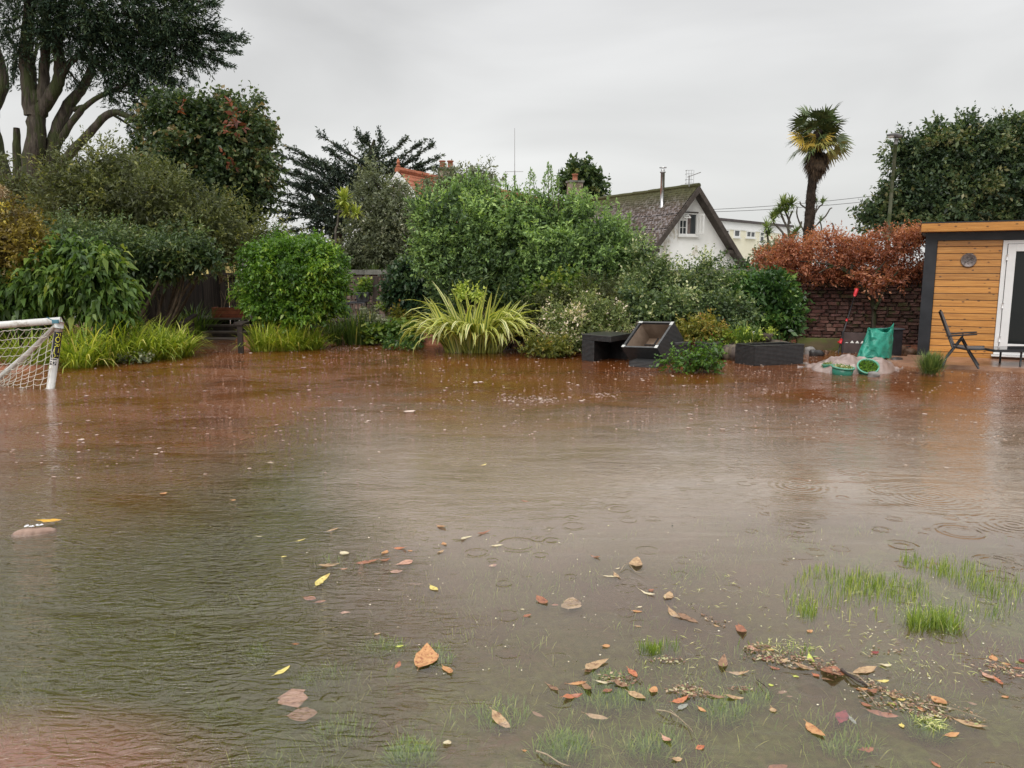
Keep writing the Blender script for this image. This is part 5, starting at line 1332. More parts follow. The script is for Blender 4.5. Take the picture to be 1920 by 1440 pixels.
for k in range(NFL):
    a = r.uniform(0, 2 * math.pi) if k > 60 else r.uniform(math.pi, 2 * math.pi)
    q = math.sqrt(r.random())
    P = np.array([[fb_[0] + math.cos(a) * q * .55, fd + math.sin(a) * q * .30, -.05]])
    az = a + r.normal() * .5
    outer = q
    ln = r.uniform(.95, 1.45) * (1.2 if r.random() < .25 else 1.0)
    lean = outer * r.uniform(.1, .62) + r.uniform(0, .12)
    curl = r.uniform(1.6, 3.1) if r.random() < .86 else r.uniform(.1, .6)
    V, Fq, U, kk = ribbons(P, np.array([az]), np.array([ln]), np.array([r.uniform(.075, .115)]), np.array([lean]), np.array([curl]), 8, k, 5, twist=.9)
    V[:, 2] = np.maximum(V[:, 2], -.03)
    np_mesh('strap_leaf', V, Fq, M_FLAX, fx, u=U, smooth=True)
for (ty, tx, l_) in ((528, 908, 1), (540, 940, .9), (558, 965, .9), (548, 800, 1), (575, 780, .9)):
    tipp = at(tx, ty, fd - .1)
    d = tipp - np.array((fb_[0], fd, .1)); L_ = np.linalg.norm(d)
    V, Fq, U, kk = ribbons(np.array([[fb_[0] + d[0] * .1, fd, .05]]), np.array([math.atan2(d[1], d[0])]), np.array([L_ * 1.0]), np.array([.055]), np.array([math.acos(min(1, d[2] / L_)) * .92]), np.array([.15]), 8, 3, 5, twist=1.2)
    np_mesh('strap_leaf', V, Fq, M_FLAX, fx, u=U, smooth=True)
# pampas plume at the left edge, dead flower stalks
M_PLUME = pmat('pampas_plume', (0.55, 0.42, 0.25), (0.72, 0.60, 0.40), 12, .9)
b = at(2, 560, 15.2)
pp = thing('pampas_plume', 'drooping pale straw coloured pampas plume at the left edge by the cypress', 'grass plume', (b[0], b[1], 0))
top = at(-2, 368, 15.2)
m = MB(); m.tube([(b[0] - .1, b[1], -.05), (b[0] - .08, b[1], 1.6), tuple(top)], [.012, .01, .007], 5); m.build('stalk', M_STEM, pp)
n = 260
r = np.random.default_rng(2)
P = np.array(top) + r.normal(size=(n, 3)) * (.03, .03, .05)
V, Fq, U, k = ribbons(P, r.uniform(-1.2, 1.2, n), r.uniform(.12, .30, n), np.full(n, .012), r.uniform(.2, 1.2, n), r.uniform(1.2, 2.2, n), 4, 2)
put(np_mesh('plume', V, Fq, M_PLUME, pp), 'stuff')

# ------------------------------------------------------------------ deck, steps, fences and trellis at the back left
M_DKW = pmat('dark_stained_board', (0.022, 0.017, 0.014), (0.055, 0.042, 0.034), 5, .75, .003, 30, .3, (1, 1, .15), rand=.35)
M_DECK = pmat('wet_grey_decking', (0.09, 0.072, 0.062), (0.19, 0.155, 0.135), 5, .35, .002, 30, .5, (.2, 1, 1), rand=.25)
M_TREL = pmat('weathered_trellis', (0.06, 0.045, 0.036), (0.14, 0.115, 0.09), 6, .7, rand=.2)
DZ = .42
dk = thing('raised_deck', 'raised dark wooden deck behind the steps and round bush', 'deck', (at(560, 600, 19.5)[0], 19.5, 0))
for k in range(14):
    y_ = 18.7 + k * .155
    xa, xb = at(372, 600, y_)[0], at(722, 600, y_)[0]
    MB().box(((xa + xb) / 2, y_, DZ - .015), (xb - xa, .145, .03)).build('deck_board', M_DECK, dk)
xa, xb = at(478, 600, 18.6)[0], at(722, 600, 18.6)[0]
for k in range(2):
    MB().box(((xa + xb) / 2, 18.60, DZ - .13 - k * .17), (xb - xa, .03, .16)).build('fascia_board', M_DKW, dk)
MB().box(((xa + xb) / 2, 18.64, .02), (xb - xa, .02, .3)).build('skirt', M_MORTAR, dk)
stp = thing('garden_steps', 'dark wooden steps going down from the deck into the flood', 'steps', (at(425, 620, 18.2)[0], 18.2, 0))
for k in range(3):
    y_ = 18.45 - k * .33
    z_ = DZ - .13 * (k + 1)
    xa, xb = at(384, 620, y_)[0], at(474, 620, y_)[0]
    MB().box(((xa + xb) / 2, y_, z_ - .018), (xb - xa, .34, .036)).build('tread', M_DECK, stp)
    MB().box(((xa + xb) / 2, y_ - .15, z_ - .10), (xb - xa - .02, .025, .125)).build('riser', M_DKW, stp)
# low wooden panel and post at the mouth of the steps
pn = thing('low_wooden_panel', 'short dark wooden fence panel standing in the flood left of the steps', 'fence', (at(350, 640, 14.9)[0], 14.9, 0))
pa, pb = G(345, 655), G(364, 641)
for k in range(5):
    f = k / 4.4
    c = pa + (pb - pa) * f
    MB().box((c[0], c[1], .18), (.075, .05, .62 + .02 * (k % 2)), .9).build('board', M_DKW, pn)
m = MB(); m.obox((pa[0] - .06, pa[1] - .06, .49), (pb - pa) * (1, 1, 0) + (.08, .05, .09), (.10, -.02, 0), (0, 0, .05)); m.build('cap_rail', M_DKW, pn)
ps = thing('wooden_post', 'dark wooden post with slanted cap standing in the flood right of the steps', 'post', (*G(452, 661)[:2], 0))
c = G(452, 661)
MB().box((c[0], c[1], .20), (.10, .10, .66), .2).build('post', M_DKW, ps, bevel=.006)
m = MB(); z_ = .532; m.hexa([(c[0] - .09, c[1] - .08, z_), (c[0] + .08, c[1] - .08, z_), (c[0] + .08, c[1] + .35, z_), (c[0] - .09, c[1] + .35, z_), (c[0] - .09, c[1] - .08, z_ + .05), (c[0] + .08, c[1] - .08, z_ + .03), (c[0] + .08, c[1] + .35, z_ + .05), (c[0] - .09, c[1] + .35, z_ + .07)]); m.build('cap_rail', M_DKW, ps)
# board fence
fn = thing('board_fence', 'dark vertical board fence behind the shrubs and planter box', 'fence', (at(400, 590, 20)[0], 20, 0))
def fence_run(p0, p1, ztop0, ztop1, bw, th_):
    p0 = np.array(p0[:2]); p1 = np.array(p1[:2]); e = p1 - p0; L_ = float(np.linalg.norm(e)); e /= L_
    n_ = int(L_ / bw); a = math.atan2(e[1], e[0])
    for k in range(n_):
        c = p0 + e * (k + .5) * bw
        z1 = ztop0 + (ztop1 - ztop0) * k / n_ + R.uniform(-.008, .008)
        MB().box((c[0], c[1] + (k % 2) * .018, z1 / 2 - .05), (bw * .9, th_, z1 + .1), a).build('fence_board', M_DKW, fn)
fence_run(at(250, 560, 16.9), at(404, 560, 20.6), 1.40, 1.48, .115, .02)
fence_run(at(404, 560, 20.7), at(500, 560, 20.9), 1.46, 1.46, .115, .02)
a_, b_ = at(404, 560, 20.62), at(500, 560, 20.82)
MB().obox((a_[0], a_[1] - .05, 1.455), (b_ - a_) * (1, 1, 0), (0, .09, 0), (0, 0, .045)).build('top_rail', M_DKW, fn)
MB().box((a_[0], a_[1] - .08, .75), (.11, .11, 1.56)).build('fence_post', M_DKW, fn)
# trellis and its post
tr1, tr2 = at(640, 560, 20.3), at(703, 560, 20.3)
tl = thing('trellis', 'wooden trellis railing on the deck before the pale stone wall', 'trellis', (tr1[0], tr1[1], DZ))
zt = float(at(670, 520, 20.3)[2])
for k in range(9):
    x_ = tr1[0] + (tr2[0] - tr1[0]) * (k + .4) / 9
    MB().box((x_, tr1[1], (zt + DZ) / 2), (.034, .03, zt - DZ - .08)).build('slat', M_TREL, tl)
for z_ in (zt, DZ + .12, DZ + .62):
    MB().box(((tr1[0] + tr2[0]) / 2, tr1[1] + .032, z_), (tr2[0] - tr1[0], .03, .05)).build('rail', M_TREL, tl)
c = at(706, 595, 19.6)
tp_ = thing('deck_post', 'thick square dark wooden post at the end of the trellis', 'post', (c[0], c[1], 0))
zt = float(at(706, 518, 19.6)[2])
MB().box((c[0], c[1], zt / 2 - .1), (.135, .135, zt + .2)).build('post', M_DKW, tp_, bevel=.008)
# dark table with a pot plant, green pot, planter box, orange log pot
M_DMET = pmat('dark_grey_metal', (0.035, 0.038, 0.045), (0.08, 0.085, 0.095), 5, .45)
M_TERRA = pmat('wet_terracotta_box', (0.22, 0.065, 0.035), (0.38, 0.125, 0.065), 6, .5, .003, 25, rand=.15)
M_GREENP = pmat('dark_green_pot', (0.012, 0.075, 0.055), (0.02, 0.11, 0.08), 6, .4)
c = at(668, 590, 19.5)
tb_ = thing('garden_table', 'small dark metal garden table on the deck by the trellis', 'table', (c[0], c[1], DZ))
zt = float(at(670, 567, 19.5)[2])
MB().box((c[0], c[1], zt), (.52, .42, .035)).build('tabletop', M_DMET, tb_)
for sx in (-1, 1):
    for sy in (-1, 1):
        MB().box((c[0] + sx * .23, c[1] + sy * .18, (zt - .018 + DZ) / 2), (.03, .03, zt - DZ - .038)).build('leg', M_DMET, tb_)
c2 = at(681, 566, 19.5)
pt = thing('potted_plant', 'grey square pot with green leafy plant on the dark garden table', 'potted plant', (c2[0], c2[1], zt + .02))
m = MB(); s_ = .17
m.hexa([(c2[0] - s_ * .8, c2[1] - s_ * .8, zt + .02), (c2[0] + s_ * .8, c2[1] - s_ * .8, zt + .02), (c2[0] + s_ * .8, c2[1] + s_ * .8, zt + .02), (c2[0] - s_ * .8, c2[1] + s_ * .8, zt + .02),
        (c2[0] - s_, c2[1] - s_, zt + .25), (c2[0] + s_, c2[1] - s_, zt + .25), (c2[0] + s_, c2[1] + s_, zt + .25), (c2[0] - s_, c2[1] + s_, zt + .25)])
m.build('pot', M_DMET, pt, bevel=.01)
V, Fq, T = foliage(pxlobes([(680, 545, 13, 11)], 19.5, 1), 500, .08, .05, seed=91, puff=.5, sprig=.14, lps=6, up=.7, mean=.5, zmin=zt + .2)
put(np_mesh('foliage', V, Fq, L_CLIMB, pt, tint=T), 'stuff')
c = at(648, 592, 19.0)
gp_ = thing('plant_pot', 'dark green round plastic pot on the deck edge beside the round bush', 'pot', (c[0], c[1], DZ))
m = MB(); m.lathe((c[0], c[1], DZ), [(.001, 0), (.10, 0), (.125, .22), (.14, .22), (.14, .25), (.12, .25), (.115, .19), (.001, .19)], 18); m.build('pot', M_GREENP, gp_, True)
c = at(433, 590, 19.0)
pb_ = thing('planter_box', 'reddish brown wooden planter box with dead stems on the deck by the fence', 'planter', (c[0], c[1], DZ))
for k in range(3):
    MB().box((c[0], c[1] - .16, DZ + .05 + k * .085), (.80, .03, .078)).build('board', M_TERRA, pb_)
for s_ in (-1, 1):
    MB().box((c[0] + s_ * .385, c[1] + .02, DZ + .135), (.03, .33, .25)).build('end_panel', M_TERRA, pb_)
MB().box((c[0], c[1] + .02, DZ + .12), (.73, .32, .16)).build('soil', M_MORTAR, pb_)
M_DEAD = pmat('dead_stems', (0.20, 0.14, 0.09), (0.36, 0.27, 0.19), 9, .9)
m = MB()
for k in range(9):
    x_ = c[0] + R.uniform(-.3, .33)
    m.tube([(x_, c[1], DZ + .18), (x_ + R.uniform(-.05, .1), c[1] - .02, DZ + .4), (x_ + R.uniform(-.12, .16), c[1], DZ + .5 + R.uniform(0, .22))], [.009, .007, .004], 5)
m.build('dead_stems', M_DEAD, pb_, kind='stuff')
n = 60
P = np.tile(at(414, 530, 19.0), (n, 1)) + rng.normal(size=(n, 3)) * .02
V, Fq, U, k = ribbons(P, rng.uniform(-1.4, 1.0, n), rng.uniform(.2, .42, n), np.full(n, .014), np.full(n, .6), rng.uniform(1.4, 2.4, n), 4, 2)
put(np_mesh('dry_plume', V, Fq, M_DEAD, pb_), 'stuff')
c = at(762, 606, 17.3)
lg = thing('log_planter', 'short orange brown hollow log planter lying beside the striped flax', 'planter', (c[0], c[1], 0))
m = MB(); m.tube([(c[0] - .32, c[1], .19), (c[0], c[1], .20), (c[0] + .30, c[1] + .03, .19)], [.15, .165, .15], 12); m.build('log', pmat('orange_rotten_wood', (0.20, 0.08, 0.03), (0.38, 0.17, 0.06), 7, .8, .01, 20, c3=(.06, .04, .03), p3=.55), lg, True)
V, Fq, T = foliage(pxlobes([(760, 590, 22, 8)], 17.3, 1), 700, .06, .03, seed=92, puff=.5, sprig=.14, lps=6, up=.5, mean=.35)
put(np_mesh('moss_and_leaves', V, Fq, L_AUT, lg, tint=T), 'stuff')

# ------------------------------------------------------------------ football goal at the left edge
M_PVC = pmat('white_pvc', (0.66, 0.66, 0.64), (0.78, 0.78, 0.76), 3, .3, spec=.5, c3=(0.45, .42, .36), p3=.62, s3=3)
M_BLACKS = pmat('black_sticker', (0.012, 0.012, 0.014), (0.02, 0.02, 0.022), 5, .3)
M_YELT = pmat('yellow_print', (0.70, 0.68, 0.06), (0.76, 0.74, 0.08), 5, .4)
M_NET = pmat('net_cord', (0.62, 0.60, 0.52), (0.72, 0.70, 0.62), 5, .8)
M_CLIP = pmat('blue_clip', (0.05, 0.16, 0.22), (0.10, 0.25, 0.32), 5, .5)
gb = G(92, 727); gb[2] = -.10
gt = at(112, 600, 10.55)
goal = thing('football_goal', 'white plastic football goal standing half tilted in the flood at the left edge', 'goal', (gb[0], gb[1], 0))
gdv = unit(gt - gb)
m = MB(); m.tube([gb - gdv * .15, gb + (gt - gb) * .5, gt - gdv * .12], .052, 16); m.build('post', M_PVC, goal, True)
m = MB(); m.tube([gt - gdv * .11, gt - gdv * .02], .058, 16); m.build('corner_sleeve', M_PVC, goal, True)
c1 = at(-60, 614, 10.3); c2 = at(-420, 650, 10.0)
m = MB(); m.tube([gt + (0.02, 0, -.005), c1 + (0, 0, .0), c2], .047, 16); m.build('crossbar', M_PVC, goal, True)
bb = at(-25, 728, 10.9)
m = MB(); m.tube([at(104, 612, 10.5), at(52, 663, 10.62), bb], [.034, .036, .036], 12); m.build('side_bar', M_PVC, goal, True)
m = MB(); m.tube([bb, at(-420, 735, 10.6)], .034, 12); m.build('back_bar', M_PVC, goal, True)
cb = at(104, 603, 10.42)
m = MB(); m.box((cb[0], cb[1], cb[2]), (.075, .06, .05), .3); m.tube([cb + (-.03, -.02, .02), cb + (-.09, -.04, .06)], .008, 5); m.build('blue_clip', M_CLIP, goal, bevel=.01)
# sticker band wrapped on the post, with its word and crest
zf = lambda y: (y - 727) / (600 - 727)
ax_ = gdv
fw = unit(np.array((0.0, -1.0, 0.0)) - ax_ * np.dot((0, -1, 0), ax_))
sd2 = np.cross(fw, ax_)          # screen right when looking at the post
if sd2[0] < 0: sd2 = -sd2
def onpost(f, deg, rr=.0535):
    a = math.radians(deg)
    return gb + (gt - gb) * f + (fw * math.cos(a) + sd2 * math.sin(a)) * rr
LP = float(np.linalg.norm(gt - gb))
zfb = lambda y: (G(92, 727)[2] - gb[2]) / LP + (1 - (G(92, 727)[2] - gb[2]) / LP) * zf(y)
f0, f1 = zfb(684), zfb(622)
def patch(m, fa, fb2, d0, d1, rr=.0535, n=10):
    b = len(m.v)
    for i in range(n + 1):
        d = d0 + (d1 - d0) * i / n
        m.v.append(tuple(onpost(fa, d, rr))); m.v.append(tuple(onpost(fb2, d, rr)))
    for i in range(n):
        m.f.append((b + 2 * i, b + 2 * i + 2, b + 2 * i + 3, b + 2 * i + 1)); m.m.append(0)
m = MB(); patch(m, zfb(671), f1, -28, 95); patch(m, zfb(674.5), zfb(672.5), -28, 60); patch(m, f0, zfb(677), -28, 60); m.build('black_sticker', M_BLACKS, goal)
def text_mesh(s, size=1.0):
    cu = bpy.data.curves.new('lettering', 'FONT')
    cu.body = s; cu.size = size; cu.align_x = 'LEFT'; cu.extrude = 0
    ob = bpy.data.objects.new('tmp', cu)
    COL.objects.link(ob)
    dg = bpy.context.evaluated_depsgraph_get(); dg.update()
    me = bpy.data.meshes.new_from_object(ob.evaluated_get(dg))
    vs = np.array([v.co[:] for v in me.vertices]); fs = [tuple(p.vertices) for p in me.polygons]
    bpy.data.objects.remove(ob); bpy.data.curves.remove(cu); bpy.data.meshes.remove(me)
    return vs, fs
vs_, fs_ = text_mesh('FORZA')
w_ = vs_[:, 0].max() - vs_[:, 0].min(); h_ = vs_[:, 1].max() - vs_[:, 1].min()
pts = []
for x_, y_, z_ in vs_:
    u_ = (x_ - vs_[:, 0].min()) / w_; v_ = (y_ - vs_[:, 1].min()) / h_
    pts.append(onpost(zfb(624) + (zfb(671.5) - zfb(624)) * u_, 8 + 62 * v_, .0555))
m = MB(); m.add(pts, fs_); m.build('lettering', M_YELT, goal)
m = MB()
for i in range(18):
    a0, a1 = 2 * math.pi * i / 18, 2 * math.pi * (i + 1) / 18
    q4 = [(zfb(679.8) + math.sin(a) * (zfb(672.6) - zfb(680)) * .5 * k, 22 + math.cos(a) * 26 * k) for a, k in ((a0, 1), (a1, 1), (a1, .62), (a0, .62))]
    m.add([onpost(f, d, .0556) for f, d in q4], [(0, 1, 2, 3)])
m.build('crest', M_PVC, goal)
# net: side net below the side bar and back net above it
m = MB()
def netpatch(fn, nu, nv, rad_=.0042, jit=.012):
    """fn(u,v) -> point; cords along both directions with sag at the meshes"""
    pts = [[fn(i / nu, j / nv) + np.array([R.uniform(-jit, jit) for _ in range(3)]) - np.array((0, 0, .012)) * (1 if 0 < i < nu else 0) for j in range(nv + 1)] for i in range(nu + 1)]
    for i in range(nu + 1):
        m.tube(pts[i], rad_, 4, cap=False)
    for j in range(nv + 1):
        col_ = []
        for i in range(nu):
            col_.append(pts[i][j]); mid = (pts[i][j] + pts[i + 1][j]) / 2 - np.array((0, 0, .012)); col_.append(mid)
        col_.append(pts[nu][j])
        m.tube(col_, rad_, 4, cap=False)
P0 = at(105, 618, 10.5); Pb = G(88, 729); Pb2 = at(-30, 733, 10.7)
def side_net(u, v):           # u from post to back, v from the bar down
    top = P0 + (bb - P0) * u
    bot = Pb + (Pb2 - Pb) * u
    s_ = v
    return top + (bot - top) * s_ + np.array((0, -.05 * math.sin(math.pi * u), -.03 * math.sin(math.pi * s_)))
netpatch(side_net, 10, 8)
Q0, Q1 = at(100, 612, 10.45), at(-330, 640, 10.15)
B0, B1 = bb, at(-420, 735, 10.6)
def back_net(u, v):
    top = Q0 + (Q1 - Q0) * u; bot = B0 + (B1 - B0) * u
    k_ = v
    return top + (bot - top) * k_ - np.array((0, 0, .22)) * math.sin(math.pi * k_) * .8
netpatch(back_net, 32, 11)
m.build('net', M_NET, goal, kind='stuff')

# ------------------------------------------------------------------ black rattan furniture afloat
t = NT('black_rattan')
tc = t.n('TexCoord').outputs['Object']
mp = t.n('Mapping', {0: tc, 'Rotation': (0, 0, 0.4)}).outputs[0]
w_1 = t.n('TexBrick', {'Vector': mp, 'Scale': 1.0, 'Brick Width': .05, 'Row Height': .016, 'Mortar Size': .002, 'Color1': (.03, .028, .028, 1), 'Color2': (.045, .042, .042, 1), 'Mortar': (.012, .012, .012, 1)})
sx_ = t.n('SeparateXYZ', {0: tc}).outputs['Z']
wv = t.math('SINE', t.math('MULTIPLY', sx_, 2 * math.pi / .022))
no_ = t.n('TexNoise', {'Vector': tc, 'Scale': 18.0, 'Detail': 3.0}).outputs[0]
col = t.ramp(no_, [(.3, (.010, .010, .011)), (.7, (.030, .029, .030))])
M_RATTAN = t.end(t.n('BsdfPrincipled', {'Base Color': col, 'Roughness': .42, 'Specular IOR Level': .5, 'Normal': t.n('Bump', {'Height': wv, 'Strength': .6, 'Distance': .004}).outputs[0]}).outputs[0])
M_RTOP = pmat('wet_rattan_top', (0.028, 0.028, 0.029), (0.06, 0.06, 0.062), 14, .28, .003, 60, .6)
M_LINING = pmat('brown_lining', (0.14, 0.095, 0.065), (0.23, 0.165, 0.12), 4, .9)
M_STRAP = pmat('black_strap', (0.02, 0.018, 0.017), (0.035, 0.03, 0.03), 5, .8)
M_SILV = pmat('silver_edge', (0.40, 0.40, 0.38), (0.55, 0.55, 0.53), 5, .4)
# A: side table whose top overhangs an open front
pA, pB, pC = at(1145, 631, 13.25), at(1091, 626, 13.75), at(1183, 623, 13.95)
zA = float(at(1145, 631, 13.25)[2])
va = (pB - pA) * (1, 1, 0); vb = (pC - pA) * (1, 1, 0)
o_ = np.array((pA[0], pA[1], 0))
ta = thing('rattan_side_table', 'black rattan side table with open front standing in the flood beside the white flecked bush', 'table', o_ + (va + vb) / 2)
up = np.array((0, 0, 1.0))
MB().obox(o_ + up * (zA - .10), va, vb, up * .085).build('top_frame', M_RATTAN, ta, bevel=.008)
MB().obox(o_ + up * (zA - .0145) - (va + vb) * .012, va * 1.024, vb * 1.024, up * .018).build('tabletop', M_RTOP, ta, bevel=.006)
e1 = va / np.linalg.norm(va)
MB().obox(o_ + va * .56 - up * .15, va * .44, vb * .985, up * (zA + .048)).build('leg', M_RATTAN, ta, bevel=.008)
MB().obox(o_ + vb * .80 - up * .15, va * .555, vb * .18, up * (zA + .048)).build('back_panel', M_RATTAN, ta)
# B: tipped-up open box seat
BL = at(1165, 651, 13.2); BR = at(1232, 653, 12.95); TL = at(1199, 603, 13.75)
e1 = BR - BL; e2 = TL - BL
nrm = np.cross(e1, e2); nrm /= np.linalg.norm(nrm)
if nrm[1] > 0: nrm = -nrm
inn = -nrm * .33 + np.array((.13, 0, -.02))
tbx = thing('tipped_rattan_box_seat', 'black rattan box seat tipped up with its brown lined inside showing', 'seat', BL * (1, 1, 0))
th1 = e1 / np.linalg.norm(e1) * .035; th2 = e2 / np.linalg.norm(e2) * .035
MB().obox(BL, e1, th2, inn).build('lower_side', M_RATTAN, tbx)
MB().obox(BL + e2 - th2, e1, th2, inn).build('upper_side', M_RATTAN, tbx)
MB().obox(BL + th2, th1, e2 - 2 * th2, inn).build('side', M_RATTAN, tbx)
MB().obox(BR - th1 + th2, th1, e2 - 2 * th2, inn).build('side', M_RATTAN, tbx)
MB().obox(BL + inn, e1, e2, inn * .06).build('base', M_RATTAN, tbx)
lin = .004
a1, a2 = e1 / np.linalg.norm(e1), e2 / np.linalg.norm(e2)
m = MB()
m.obox(BL + th1 + th2 + inn * .1, a1 * lin, e2 - 2 * th2, inn * .88)
m.obox(BR - th1 + th2 + inn * .1 - a1 * lin, a1 * lin, e2 - 2 * th2, inn * .88)
m.obox(BL + th1 + th2 + inn * .1 + a1 * lin, e1 - 2 * th1 - 2 * a1 * lin, a2 * lin, inn * .88)
m.obox(BL + e2 + th1 - th2 + inn * .1 - a2 * lin + a1 * lin, e1 - 2 * th1 - 2 * a1 * lin, a2 * lin, inn * .88)
m.obox(BL + th1 + th2 + inn * .955 + a1 * lin + a2 * lin, e1 - 2 * th1 - 2 * a1 * lin, e2 - 2 * th2 - 2 * a2 * lin, inn * .02)
m.build('lining', M_LINING, tbx)
for f in (.3, .6):
    MB().obox(BL + e1 * f + th2 + inn * .925, a1 * .03, e2 - 2 * th2, inn * .012).build('strap', M_STRAP, tbx)
    MB().obox(BL + e2 * (f + .05) + th1 + inn * .895, a2 * .03, e1 - 2 * th1, inn * .012).build('strap', M_STRAP, tbx)
for (o2, d1, d2) in ((BL + e2, a1 * .07, -a2 * .05), (BR + e2, -a1 * .05, -a2 * .10), (BL, a1 * .05, a2 * .06), (BR, -a1 * .05, a2 * .08)):
    MB().obox(o2 - inn * .025, d1, d2, inn * .022).build('corner_bracket', M_SILV, tbx)
MB().obox(BL - inn * .022 + th2 * 0, e1, th2, inn * .02).build('rim', M_RTOP, tbx)
MB().obox(BR - inn * .022 - th1 + th2, th1, e2 - th2, inn * .02).build('rim', M_RTOP, tbx)
MB().obox(BL + e2 - th2 - inn * .022, e1 - th1, th2, inn * .02).build('rim', M_RTOP, tbx)
# flat lid awash in front
c0, c1_, c2_ = G(1179, 686), G(1232, 689), G(1252, 681)
ld = thing('rattan_lid', 'flat black rattan lid awash just below the tipped box seat', 'lid', (c0[0], c0[1], 0))
MB().obox((c0[0], c0[1], -.05), (c1_ - c0) * (1, 1, 0), (c2_ - c1_) * (1, 1, 0), (0, 0, .115)).build('body', M_RATTAN, ld, bevel=.008)
MB().obox((c0[0] - .004, c0[1] - .004, .066), (c1_ - c0) * (1.01, 1.01, 0), (c2_ - c1_) * (1.02, 1.02, 0), (0, 0, .012)).build('top', M_RTOP, ld)
# stool behind the tipped box
c = at(1268, 641, 13.6)
sb = thing('rattan_stool', 'small black rattan stool half hidden behind the tipped box seat', 'stool', (c[0], c[1], 0))
zS = float(at(1268, 640, 13.6)[2])
MB().box((c[0], c[1], zS - .03), (.36, .36, .05), .5).build('seat', M_RTOP, sb, bevel=.008)
for sx in (-1, 1):
    for sy in (-1, 1):
        ca, sa = math.cos(.5), math.sin(.5)
        MB().box((c[0] + (sx * ca - sy * sa) * .14, c[1] + (sx * sa + sy * ca) * .14, (zS - .055) / 2 - .06), (.06, .06, zS - .055 + .12), .5).build('leg', M_RATTAN, sb)
MB().box((c[0], c[1], zS - .12), (.33, .33, .12), .5).build('apron', M_RATTAN, sb)
# C: small box behind the half drowned shrub
c0, c1_, c2_ = at(1303, 643, 13.9), at(1343, 645, 13.5), at(1357, 637, 14.1)
zC = float(at(1303, 641, 13.9)[2])
bx = thing('rattan_footstool', 'closed black rattan footstool behind the half drowned shrub', 'footstool', (c0[0], c0[1], 0))
MB().obox((c0[0], c0[1], -.1), (c1_ - c0) * (1, 1, 0), (c2_ - c1_) * (1, 1, 0), (0, 0, zC + .08)).build('body', M_RATTAN, bx, bevel=.01)
MB().obox((c0[0] - .008, c0[1] - .008, zC - .019), (c1_ - c0) * (1.02, 1.02, 0), (c2_ - c1_) * (1.03, 1.03, 0), (0, 0, .02)).build('top', M_RTOP, bx, bevel=.006)
# D: open topped low box
cn = G(1415, 685); lf = G(1393, 682.5); rt = G(1506, 681)
lf = cn + (lf - cn) / np.linalg.norm(lf - cn) * .36
zD = float(at(1415, 650, cn[1])[2])
dv, sv = (rt - cn) * (1, 1, 0), (lf - cn) * (1, 1, 0)
sv = np.array((sv[0], abs(sv[1]) + .12, 0))
bd = thing('rattan_planter', 'long low open topped black rattan box floating by the raised stone edge', 'planter box', (cn[0], cn[1], 0))
o_ = np.array((cn[0], cn[1], -.10)); hD = zD + .10
d1, s1 = dv / np.linalg.norm(dv) * .045, sv / np.linalg.norm(sv) * .045
MB().obox(o_, dv, s1, up * hD).build('front_side', M_RATTAN, bd)
MB().obox(o_ + sv - s1, dv, s1, up * hD).build('back_side', M_RATTAN, bd)
MB().obox(o_ + s1, d1, sv - 2 * s1, up * hD).build('end_side', M_RATTAN, bd)
MB().obox(o_ + dv - d1 + s1, d1, sv - 2 * s1, up * hD).build('end_side', M_RATTAN, bd)
MB().obox(o_ + d1 + s1 + up * .04, dv - 2 * d1, sv - 2 * s1, up * .04).build('base', M_STRAP, bd)
t_ = up * .014
MB().obox(o_ + up * (hD + .002) - s1 * .1 - d1 * .1, dv + d1 * .2, s1 * 1.2, t_).build('rim', M_RTOP, bd)
MB().obox(o_ + up * (hD + .002) + sv - s1 * 1.1, dv, s1 * 1.2, t_).build('rim', M_RTOP, bd)
MB().obox(o_ + up * (hD + .002) + s1 * 1.1 - d1 * .1, d1 * 1.2, sv - s1 * 2.2, t_).build('rim', M_RTOP, bd)
MB().obox(o_ + up * (hD + .002) + dv - d1 * 1.1 + s1 * 1.1, d1 * 1.2, sv - s1 * 2.2, t_).build('rim', M_RTOP, bd)

# ------------------------------------------------------------------ raised bed edge, stones, globe, little pot
def rock(c, size, seed, m=None, rz=0.0, rough=.16):
    m = m or MB()
    r = np.random.default_rng(seed)
    nu, nv = 12, 8
    b = len(m.v)
    ph = r.uniform(0, 6, 6)
    for j in range(nv + 1):
        v = math.pi * j / nv
        for i in range(nu):
            u = 2 * math.pi * i / nu
            d = np.array((math.sin(v) * math.cos(u), math.sin(v) * math.sin(u), math.cos(v)))
            k = 1 + rough * (math.sin(3 * d[0] + ph[0]) + math.sin(4 * d[1] + ph[1]) * .7 + math.sin(5 * d[2] + 2 * d[0] + ph[2]) * .6) + r.normal() * .025
            p = np.sign(d) * np.abs(d) ** .8 * k * np.array(size) / 2
            m.v.append((c[0] + p[0] * math.cos(rz) - p[1] * math.sin(rz), c[1] + p[0] * math.sin(rz) + p[1] * math.cos(rz), c[2] + p[2]))
    for j in range(nv):
        for i in range(nu):
            m.f.append((b + j * nu + i, b + (j + 1) * nu + i, b + (j + 1) * nu + (i + 1) % nu, b + j * nu + (i + 1) % nu)); m.m.append(0)
    return m
M_SLEEP = pmat('rough_grey_brown_edge', (0.045, 0.036, 0.032), (0.13, 0.10, 0.085), 9, .85, .015, 26, c3=(.16, .13, .09), p3=.56)
M_ROCKG = pmat('wet_grey_rock', (0.16, 0.15, 0.14), (0.30, 0.28, 0.27), 8, .5, .006, 30)
M_ROCKB = pmat('wet_brown_rock', (0.10, 0.055, 0.035), (0.24, 0.14, 0.09), 8, .5, .008, 30)
M_ROCKD = pmat('wet_dark_rock', (0.018, 0.017, 0.018), (0.05, 0.045, 0.045), 8, .35, .008, 30)
